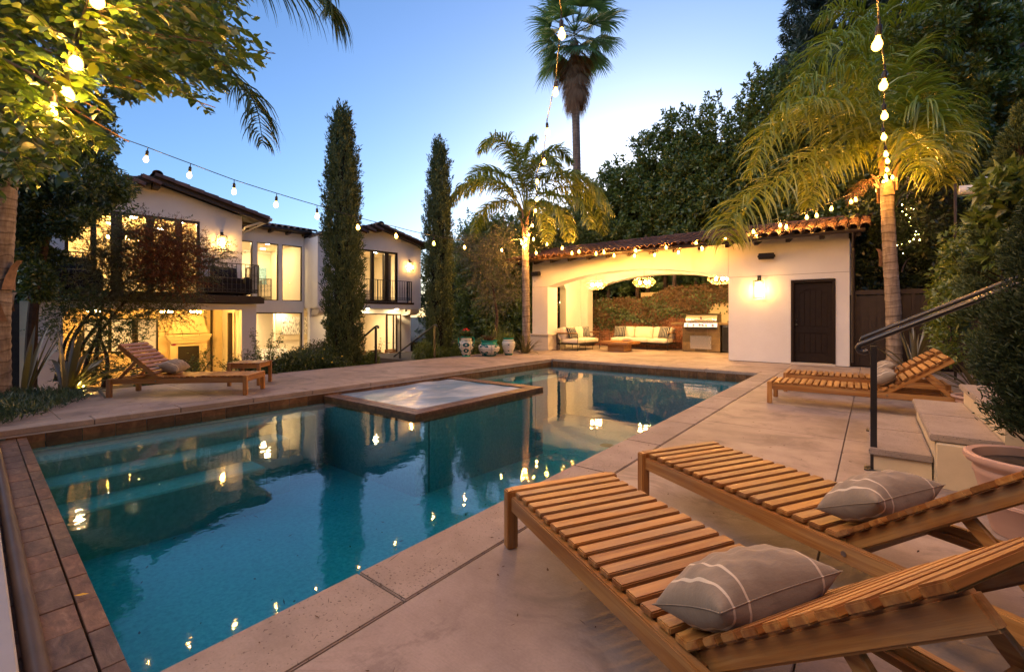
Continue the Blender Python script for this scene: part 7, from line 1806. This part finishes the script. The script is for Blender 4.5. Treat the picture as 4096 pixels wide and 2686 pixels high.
# olive tree with rusty side in front of the house, and dark multi-stem base
def px_blobs(lst):
    c_, r_ = [], []
    for (x, y, t, rp, rz) in lst:
        c_.append(V3(at(x, y, t))); s_ = t/FPX; r_.append((rp*s_, rp*s_, rz*s_))
    return c_, r_
oc, orad = px_blobs([(300,590,10.2,70,52),(365,560,10.3,60,48),(400,650,10.4,62,45),(330,660,10.1,68,45),(260,640,10.0,52,42),(445,610,10.6,48,36),(490,590,10.8,34,26),(380,720,10.3,55,28),(250,700,10,45,38),(310,530,10.2,35,28),(240,590,9.9,34,30)])
OB = tuple(np.array(V3(at(215, 895, 9.6))));
rs = np.random.RandomState(90); ot = thing('olive_tree', 'multi stemmed olive tree with a rust brown patch in front of the lit balcony', 'tree', (OB[0], OB[1], -0.34))
OBn = np.array((OB[0], OB[1], -0.34))
def sprays(cs, rds, n_tw, m_l, L, Wd, mat, name, seed, parent, o_, droop=0.15, tw=0.32, kind='q'):
    rs_ = np.random.RandomState(seed); global rs; rs = rs_; P0, d = blob_points(cs, rds, n_tw, 0.15); D0 = nrm(d*np.array([[1,1,.6]])+rs_.normal(size=(n_tw, 3))*0.5+np.array([[0,0,0.15]])); tt = rs_.uniform(0, 1, (n_tw, m_l)); Lw = tw*rs_.uniform(0.6, 1.2, (n_tw, 1))
    P = P0[:, None, :]+D0[:, None, :]*(tt*Lw)[:, :, None]; P[:, :, 2] -= droop*(tt**2)*Lw; P = P.reshape(-1, 3); DD = np.repeat(D0, m_l, 0)*0.8+rs_.normal(size=P.shape)*0.55; N = rs_.normal(size=P.shape)
    V, F = leaf_geo(P, DD, N, L*(1+.35*rs_.uniform(-1, 1, len(P))), Wd, kind); o = link_mesh(name, mesh_np(name, V-o_, F, mat), parent)
    # twig ribbons
    S = nrm(np.cross(D0, rs_.normal(size=D0.shape)))*0.0025; Pe = P0+D0*Lw; Pe[:, 2] -= droop*Lw[:, 0]; V = np.stack([P0-S, P0+S, Pe+S*0.3, Pe-S*0.3], 1).reshape(-1, 3)-o_; F = np.arange(n_tw*4).reshape(-1, 4)
    return o, V, F
o, V1, F1 = sprays(oc, orad, 2300, 22, 0.062, 0.014, M['leaf_olive'], 'crown', 91, ot, OBn, tw=0.45)
link_mesh('twigs', mesh_np('twigs', V1, F1, M['bark']), ot)
rc_, rr_ = px_blobs([(395,560,10.0,45,36),(425,590,10.1,38,34),(375,600,9.9,45,40),(410,640,10.0,42,34),(360,545,10.1,30,26)])
o, V1, F1 = sprays(rc_, rr_, 700, 24, 0.052, 0.012, M['leaf_rust'], 'dry_crown', 92, ot, OBn, tw=0.42)
link_mesh('dry_twigs', mesh_np('dry_twigs', V1, F1, M['leaf_rust']), ot)
for pxs in ([(150,890),(165,800),(200,740),(250,690),(330,620)], [(190,900),(205,830),(235,770),(300,690),(345,640),(375,590)], [(215,895),(225,820),(232,760),(240,700),(260,640)], [(240,900),(250,840),(235,790),(225,740)], [(160,895),(185,815),(225,755),(255,720)], [(130,885),(150,800),(175,755)]):
    q = [np.array(V3(at(x, y, 9.7+0.1*i)))-OBn for i, (x, y) in enumerate(pxs)]; c_ = catmull([tuple(v) for v in q], 16); nn = len(c_); mb = MB(); mb.tube([tuple(v) for v in c_], [0.048-0.036*i/(nn-1) for i in range(nn)], 8); mb.build('trunk', M['bark_dark'], ot, smooth=True)
dc, dr_ = px_blobs([(200,720,9.2,55,40),(150,745,9.2,40,34),(235,800,9.2,50,34),(290,790,9.3,40,30),(170,690,9.4,38,30),(215,860,9.0,45,25),(300,850,9.0,40,24),(125,770,9.3,20,30),(270,745,9.4,50,34)])
dtree = thing('dark_olive_shrub', 'dark leafy shoots filling the lower part of the loggia view behind the lounger', 'shrub', (OB[0]+.3, OB[1]-.1, -0.34)); o_ = np.array((OB[0]+.3, OB[1]-.1, -0.34))
o, V1, F1 = sprays(dc, dr_, 520, 20, 0.060, 0.018, M['leaf_dark'], 'foliage', 93, dtree, o_); link_mesh('twigs', mesh_np('twigs', V1, F1, M['bark_dark']), dtree)
# silver olive right of the farther cypress
sc_, sr_ = px_blobs([(1150,600,15.6,45,50),(1120,640,15.6,40,40),(1170,560,15.6,30,40),(1110,590,15.6,34,36),(1180,660,15.8,34,40),(1090,570,15.5,22,26),(1150,690,15.7,40,36)])
SO = V3(at(1150, 770, 15.8)); st_ = thing('silver_olive', 'silver grey olive tree between the farther cypress and the middle palm', 'tree', (SO[0], SO[1], -0.1)); o_ = np.array((SO[0], SO[1], -0.1))
o, V1, F1 = sprays(sc_, sr_, 900, 24, 0.065, 0.013, M['leaf_silver'], 'crown', 94, st_, o_, tw=0.45); link_mesh('twigs', mesh_np('twigs', V1, F1, M['bark']), st_)
mb = MB(); mb.tube([(0,0,0), (0.1,0,1.4), (-0.1,0,2.4)], [0.07,0.05,0.03], 8); mb.build('trunk', M['bark'], st_)

# ------------------------------------------------------------------ near ficus branches, upper left
fic = thing('ficus_tree', 'large leaved ficus whose lit branches hang over the upper left corner', 'tree', tuple(at(-250, 300, 4.5))); fo = np.array(fic.location)
poly1 = [(-60,-60),(560,-60),(600,30),(650,120),(600,150),(560,165),(505,260),(470,245),(430,195),(350,215),(300,200),(255,225),(240,280),(300,330),(265,350),(225,335),(180,400),(60,440),(-60,520)]
rs = np.random.RandomState(101); n_tw = 520; X_ = rs.uniform(-60, 650, 6000); Y_ = rs.uniform(-60, 520, 6000); k = in_poly(X_, Y_, poly1); X_, Y_ = X_[k][:n_tw], Y_[k][:n_tw]; n_tw = len(X_)
tt = rs.uniform(2.2, 4.0, n_tw); E_ = at_np(X_, Y_, tt); hub = at_np(np.array([-300.0]), np.array([60.0]), np.array([3.6]))[0]
Dd = nrm(E_-hub+rs.normal(size=E_.shape)*0.35+np.array([[0,0,-0.25]])); Lt = rs.uniform(0.30, 0.60, (n_tw, 1)); S_ = E_-Dd*Lt
m_l = 13; u = np.linspace(0.08, 1.0, m_l)[None]+rs.uniform(-.02, .02, (n_tw, m_l)); P = S_[:, None]+Dd[:, None]*(u*Lt)[:, :, None]; P[:, :, 2] -= 0.10*u**2*Lt
side = np.where(np.arange(m_l) % 2 == 0, 1.0, -1.0)[None, :, None]; up = np.array([0, 0, 1.0]); Sd = nrm(np.cross(Dd, up))[:, None]
LD_ = Dd[:, None]*0.75+Sd*side*0.75+rs.normal(size=P.shape)*0.28; LD_[:, :, 2] -= 0.18; NN = rs.normal(size=P.shape)*0.45+up; P, LD_, NN = P.reshape(-1, 3), LD_.reshape(-1, 3), NN.reshape(-1, 3)
taper = np.repeat(np.ones((n_tw, 1)), m_l, 1); taper[:, -2:] = 0.6
def leaf8(P, D, N, L, Wd):
    """shaped leaf: 7 points, folded on the midrib"""
    n = len(P); D = nrm(D); S = nrm(np.cross(D, N)); Nn = np.cross(S, D); L = L[:, None]; Wd = Wd[:, None]
    B = P; C1 = P+D*L*0.36-Nn*Wd*0.05; C2 = P+D*L*0.72-Nn*L*0.05; T = P+D*L-Nn*L*0.14
    V = np.stack([B, P+D*L*0.30+S*Wd*0.46+Nn*Wd*0.12, P+D*L*0.66+S*Wd*0.40+Nn*Wd*0.10-Nn*L*0.03, T, P+D*L*0.66-S*Wd*0.40+Nn*Wd*0.10-Nn*L*0.03, P+D*L*0.30-S*Wd*0.46+Nn*Wd*0.12, C1, C2], 1)
    b = np.arange(n)[:, None]*8; F = np.concatenate([b+np.array(q)[None] for q in ([0,1,6,6],)], 0) if False else np.concatenate([b+np.array(q)[None] for q in ([1,2,7,6],[6,7,4,5],[2,3,4,7],[0,1,6,5])], 0)
    return V.reshape(-1, 3), F
Ls = 0.084*(1+.25*rs.uniform(-1, 1, len(P)))*taper.ravel(); V, F = leaf8(P, LD_, NN, Ls, Ls*0.46); link_mesh('crown', mesh_np('crown', V-fo, F, M['leaf_ficus'], True), fic)
mb = MB()
for i in range(0, n_tw, 2): mb.tube([tuple(S_[i]-Dd[i]*0.15-fo), tuple(S_[i]+Dd[i]*Lt[i]*0.5-fo), tuple(S_[i]+Dd[i]*Lt[i]-np.array([0,0,0.10])*Lt[i]-fo)], [0.003, 0.002, 0.001], 4, False)
mb.build('twigs', m_simple('ficus_twig', (0.10,0.07,0.03), 0.8), fic)
mb = MB()
for (ex, ey, et) in ((640,125,3.4),(500,250,3.2),(300,330,3.0),(430,60,3.6),(240,260,2.8),(560,160,3.8),(150,330,3.3),(330,120,3.0),(80,200,3.1),(420,160,4.2)):
    e = np.array(V3(at(ex, ey, et))); c_ = catmull([tuple(hub), tuple(hub*0.5+e*0.5+np.array([0,0,0.12])), tuple(e)], 12); mb.tube([tuple(v-fo) for v in c_], [0.022-0.0016*i for i in range(13)], 7, False)
mb.build('limbs', m_simple('ficus_limb', (0.16,0.09,0.04), 0.8, var=0.3), fic)
region_tree('ficus_tree', 'second ficus layer with smaller leaves deeper in the upper left corner', 'tree', [(-80,-60),(500,-60),(540,20),(480,120),(330,190),(240,230),(200,350),(-80,420)], 4.8, 6.2, 26000, 0.085, 0.038, M['leaf_dark'], 120, 36, V3(at(-200, 200, 5.4)), None, 'f', seed=103)
region_tree('laurel_fig', 'dark small leaved fig tree hiding the left part of the house', 'tree', [(-60,330),(235,300),(245,400),(285,425),(270,470),(215,500),(150,560),(125,640),(110,690),(70,680),(55,560),(-60,560)], 7.6, 9.4, 46000, 0.085, 0.036, M['leaf_dark'], 130, 30, V3(at(60, 760, 8.6)), [([atv(70,900,8.6), atv(80,700,8.6), atv(120,500,8.6)], None, 0.10, 0.05)], 'f', seed=104)

region_tree('dark_evergreen', 'dark evergreen beyond the left end of the house behind the palm trunk', 'tree', [(-60,430),(120,430),(125,700),(100,800),(60,860),(-60,860)], 13.5, 16.5, 26000, 0.15, 0.07, M['leaf_dark'], 80, 34, (-17.5, -1.5, LOW), None, seed=105)
# ------------------------------------------------------------------ string lights
socket_me = MB(); socket_me.lathe([(0.004,0.115),(0.006,0.07),(0.016,0.062),(0.019,0.05),(0.019,0.0),(0.015,-0.008),(0.0,-0.008)], 10); socket_me = socket_me.mesh('socket', M['black'], smooth='auto')
bulb_me = MB(); bulb_me.lathe([(0.013,-0.004),(0.014,-0.020),(0.028,-0.048),(0.032,-0.066),(0.028,-0.087),(0.015,-0.101),(0.0,-0.104)], 12); bulb_me = bulb_me.mesh('bulb', M['bulb'], smooth=True)
fil = MB(); fil.lathe([(0.0,-0.030),(0.011,-0.036),(0.012,-0.070),(0.0,-0.078)], 8); fil_me = fil.mesh('filament', M['filament'], smooth=True); fil_mid = fil.mesh('filament', M['filament_mid'], smooth=True); fil_dim = fil.mesh('filament', M['filament_dim'], smooth=True)
def strand(label, bulbs, ends, thick=0.006, drop=0.115, fm=None, bs=1.0):
    """bulbs: world centres; cable runs above them"""
    P = [Vector(b)+Vector((0, 0, 0.07+drop)) for b in bulbs]; path = [Vector(ends[0])]+P+[Vector(ends[1])]
    t = thing('string_lights', label, 'string lights', tuple(path[0]), 0, 'warm festoon light strands'); o = path[0]; pts = []
    for a, b in zip(path[:-1], path[1:]):
        L = (b-a).length; k = max(2, int(L/0.15))
        for i in range(k):
            u = i/k; q = a.lerp(b, u); q.z -= 0.05*L*L*u*(1-u)*0.5; pts.append(q-o)
    pts.append(path[-1]-o); mb = MB(); mb.tube(pts, thick, 5, False); mb.build('cable', M['black'], t)
    for b in bulbs:
        s_ = link_mesh('socket', socket_me, t, Vector(b)+Vector((0, 0, 0.07))-o, (rnd.uniform(-.12,.12), rnd.uniform(-.12,.12), 0)); link_mesh('bulb', bulb_me, s_).scale = (bs, bs, bs); link_mesh('filament', fm or fil_me, s_)
    return t
def zz(x, x0, t0, x1, t1): u = (x-x0)/(x1-x0); return 1/((1-u)/t0+u/t1)
midA = at(1222, 548, 15.05); rgtA = at(2062, 412, 10.35)
IX = [150,240,341,441,544,642,737,831,920,1008,1079,1166]; IT = [.159,.157,.1545,.1515,.149,.144,.1377,.129,.117,.102,.090,.074]
b1 = [(240,336),(341,372),(441,409),(544,447),(642,477),(737,504),(831,530),(920,550),(1008,567),(1079,576),(1166,582)]
strand('long strand of bulbs from the left ficus across the house to the middle palm', [at(x, y, 1/np.interp(x, IX, IT)) for x, y in b1], (at(150, 285, 6.3), midA), fm=fil_dim)
b2 = [(1305,83),(1292,217),(1272,309),(1264,378),(1248,424),(1248,465),(1245,491),(1237,525),(1229,547),(1221,556)]
def zy(y, y0, t0, y1, t1): u = (y-y0)/(y1-y0); return 1/((1-u)/t0+u/t1)
strand('strand of bulbs dropping from overhead past the fan palm to the middle palm', [Vector((-0.55,0.2,3.75)), Vector((-1.0,1.1,3.7)), Vector((-1.35,1.9,3.68))]+[at(x, y, zy(y, 82, 3.9, 556, 15.0)) for x, y in b2], ((-0.1,-0.8,3.9), midA))
b3 = [(2036,-70),(2041,105),(2055,201),(2055,271),(2053,321),(2058,360),(2062,376),(2061,396),(2059,411),(2074,414),(2061,419),(2054,424)]
strand('strand of large bulbs hanging straight down over the large palm at the right', [Vector((0.35,0.4,3.25)), Vector((0.25,1.1,3.15)), Vector((0.15,1.8,3.1))]+[at(x, y, zy(y, 105, 3.1, 425, 10.25)) for x, y in b3], ((0.45,-0.6,3.5), rgtA))
def z2d(x, y): return ((2050+x/1.7)/1.72101, (850+y/1.7)/1.72101)
def trd(x, y): return (1587.4+x/2.985, y/2.985)
bA = [z2d(*p) for p in [(143,183),(234,215),(339,243),(452,266),(621,271),(837,259),(1043,238),(1248,211),(1445,174),(1637,131),(1820,87),(2001,33)]] + [trd(1032,1447), trd(1197,1385), trd(1352,1315)]
bB = [z2d(*p) for p in [(160,275),(404,277),(568,281),(691,293),(829,296),(968,290),(1128,273),(1290,248),(1469,209),(1658,162),(1861,98),(2068,20)]] + [trd(1166,1400)]
def tline(x, off=0.0): return zz(x, 1219, 15.1, 2062, 10.35)-off
strand('upper strand of bulbs sagging along the pavilion roof edge between the two palms', [at(x, y, tline(x)) for x, y in bA], (midA, rgtA), bs=1.2)
strand('lower strand of bulbs sagging in front of the pavilion gutter between the two palms', [at(x, y, tline(x, -0.05+0.0)) for x, y in bB], (at(1226,560,15.1), at(2056,424,10.35)), bs=1.2)
bL = [(230,5),(181,150),(153,221),(125,265),(90,298),(110,290)]
strand('short strand of large bulbs half hidden in the ficus leaves, upper left', [at(x, y, t) for (x, y), t in zip(bL[:5], (2.35,2.5,2.55,2.6,2.9))], (at(252, -120, 2.3), at(60, 330, 3.4)), fm=fil_mid)
strand('few bulbs wrapped round the crown of the middle palm', [at(x, y, 14.9) for x, y in ((1218,575),(1213,566),(1222,571),(1212,560))], (at(1216,545,14.9), at(1224,585,15.0)))
# fairy lights in the dark tree
fl = thing('fairy_lights', 'tiny fairy lights wound through the dark foliage right of the large palm trunk', 'fairy lights', tuple(at(2110, 500, 12.5))); fo2 = Vector(fl.location)
fb = MB(); fb.lathe([(0.0,-0.014),(0.013,0.0),(0.0,0.014)], 6); fbm = fb.mesh('tiny_bulb', M['bulb_small'])
zf = [(405,300),(430,295),(440,320),(427,338),(405,352),(421,388),(405,427),(475,405),(430,462),(441,460),(415,465),(412,480),(425,490),(437,503),(456,490),(476,450),(497,462),(468,530),(412,506),(577,460),(566,280),(556,298),(425,590),(412,597),(487,622),(473,598),(520,605),(393,648),(385,655),(510,660),(537,657),(473,667),(498,695),(590,670),(543,700),(560,690),(467,712),(370,742),(385,743),(402,733),(424,728),(435,718),(375,780),(385,775),(417,805),(476,792),(440,763),(446,840),(414,470),(500,480),(515,635),(455,560),(600,585),(575,700)]
pts = []
for x, y in zf:
    p = at((3400+x/1.951)/1.72101, (600+y/1.951)/1.72101, rnd.uniform(11.6, 12.4)); link_mesh('tiny_bulb', fbm, fl, p-fo2); pts.append(p-fo2)
pts.sort(key=lambda p: (round(p.z*3), p.x)); mb = MB(); mb.tube(pts, 0.003, 3, False); mb.build('wire', M['iron'], fl)

# security light and camera on its post
sl_ = thing('security_light', 'white security floodlight and camera on a thin steel post in the foliage', 'security light', (1.24, 12.0, 0)); 
mb = MB(); mb.beam((0,0,0), (0,0,3.72), 0.04, 0.04); mb.build('post', M['bronze'], sl_)
mb = MB(); mb.tube([(0.04,-0.04,3.58), (0.26,-0.04,3.56)], 0.085, 14); mb.build('mount', M['white'], sl_, smooth='auto')
mb = MB(); mb.cbox((0.42,-0.10,3.62), (0.28,0.10,0.22), Matrix.Rotation(0.4, 3, 'Y') @ Matrix.Rotation(0.3, 3, 'X')); mb.build('flood_head', M['white'], sl_, bevel=0.02)
mb = MB(); mb.cbox((0.435,-0.155,3.61), (0.22,0.012,0.15), Matrix.Rotation(0.4, 3, 'Y') @ Matrix.Rotation(0.3, 3, 'X')); mb.build('flood_lens', M['grey_metal'], sl_)
mb = MB(); mb.tube([(0.40,-0.08,3.50), (0.38,-0.14,3.34)], 0.055, 12); mb.build('camera_head', M['white'], sl_, smooth='auto'); mb = MB(); mb.tube([(0.43,-0.12,3.44), (0.47,-0.16,3.40)], 0.045, 12); mb.build('camera_lens', M['black'], sl_)

# ------------------------------------------------------------------ litter on the deck and water
rs = np.random.RandomState(77)
def litter(name, label, n, regions, L, Wd, mat, z):
    Ps = []
    for (x0, x1, y0, y1, k) in regions: Ps.append(np.stack([rs.uniform(x0, x1, k), rs.uniform(y0, y1, k), np.full(k, z)], 1))
    P = np.concatenate(Ps); m = len(P); D = rand_dirs(m); D[:, 2] *= 0.12; N = np.tile([[0, 0, 1.0]], (m, 1))+rs.normal(size=(m, 3))*0.2; V, F = leaf_geo(P, D, N, L*(1+.6*rs.uniform(-1, 1, m)), Wd*(1+.4*rs.uniform(-1, 1, m)), 'q')
    o = link_mesh(name, mesh_np(name, V, F, mat)); tag(o, label, None, None, 'stuff')
litter('leaf_litter', 'dry leaf crumbs and needles scattered over the paving', 0, [(-9.9,-7.2,0.6,4.5,150),(-9.9,-7.2,4.5,11,70),(-1.5,2.0,0.8,6,150),(-1.5,1.0,6,12,80),(-1.88,-1.55,0.5,6,30),(-8,-3.2,11.3,13.4,50)], 0.022, 0.008, M['leaf_ivy_dry'], 0.004)
litter('pine_needles', 'thin pine needles lying on the concrete', 0, [(-1.5,1.4,0.8,7,70),(-9.8,-7.3,1,6,25),(-1.85,-1.5,0.5,5,12)], 0.07, 0.0025, M['bark_dark'], 0.004)
litter('sunken_leaves', 'dark leaf bits on the pool floor', 0, [(-7.0,-2.0,0.6,10.5,260)], 0.05, 0.014, M['bark_dark'], -1.10)

# trees and hedges that close the garden behind and to the right of the viewpoint
rs = np.random.RandomState(201)
bc = [(5.6,2.5,2.2),(5.8,6.0,2.4),(5.2,-1.0,2.4),(2.8,-4.6,2.2),(-0.5,-5.2,2.4),(-4.0,-5.0,2.2),(-7.5,-4.8,2.4),(-11.0,-4.2,2.2),(6.5,9.0,3.0),(5.4,4.3,3.6),(5.0,0.8,4.2),(1.2,-5.4,4.0),(-6.0,-5.4,4.0)]
P, d = blob_points(bc, [(1.9,1.9,2.5)]*len(bc), 42000, 0.4)
o = foliage('boundary_foliage', P, 0.34, 0.16, M['leaf_dark'], None, d); tag(o, 'dense dark garden foliage closing the right side and the end behind the viewpoint', None, None, 'stuff')

# fine twigs and torn bark strips that nobody could count
for ob in list(bpy.data.objects):
    if ob.type == 'MESH' and ob.parent is not None and ob.name.split('.')[0] in ('branches', 'twigs', 'dry_twigs', 'stems', 'limbs', 'leaf_base', 'scroll_work', 'ivy_stems', 'rafter_ends'): ob['kind'] = 'stuff'
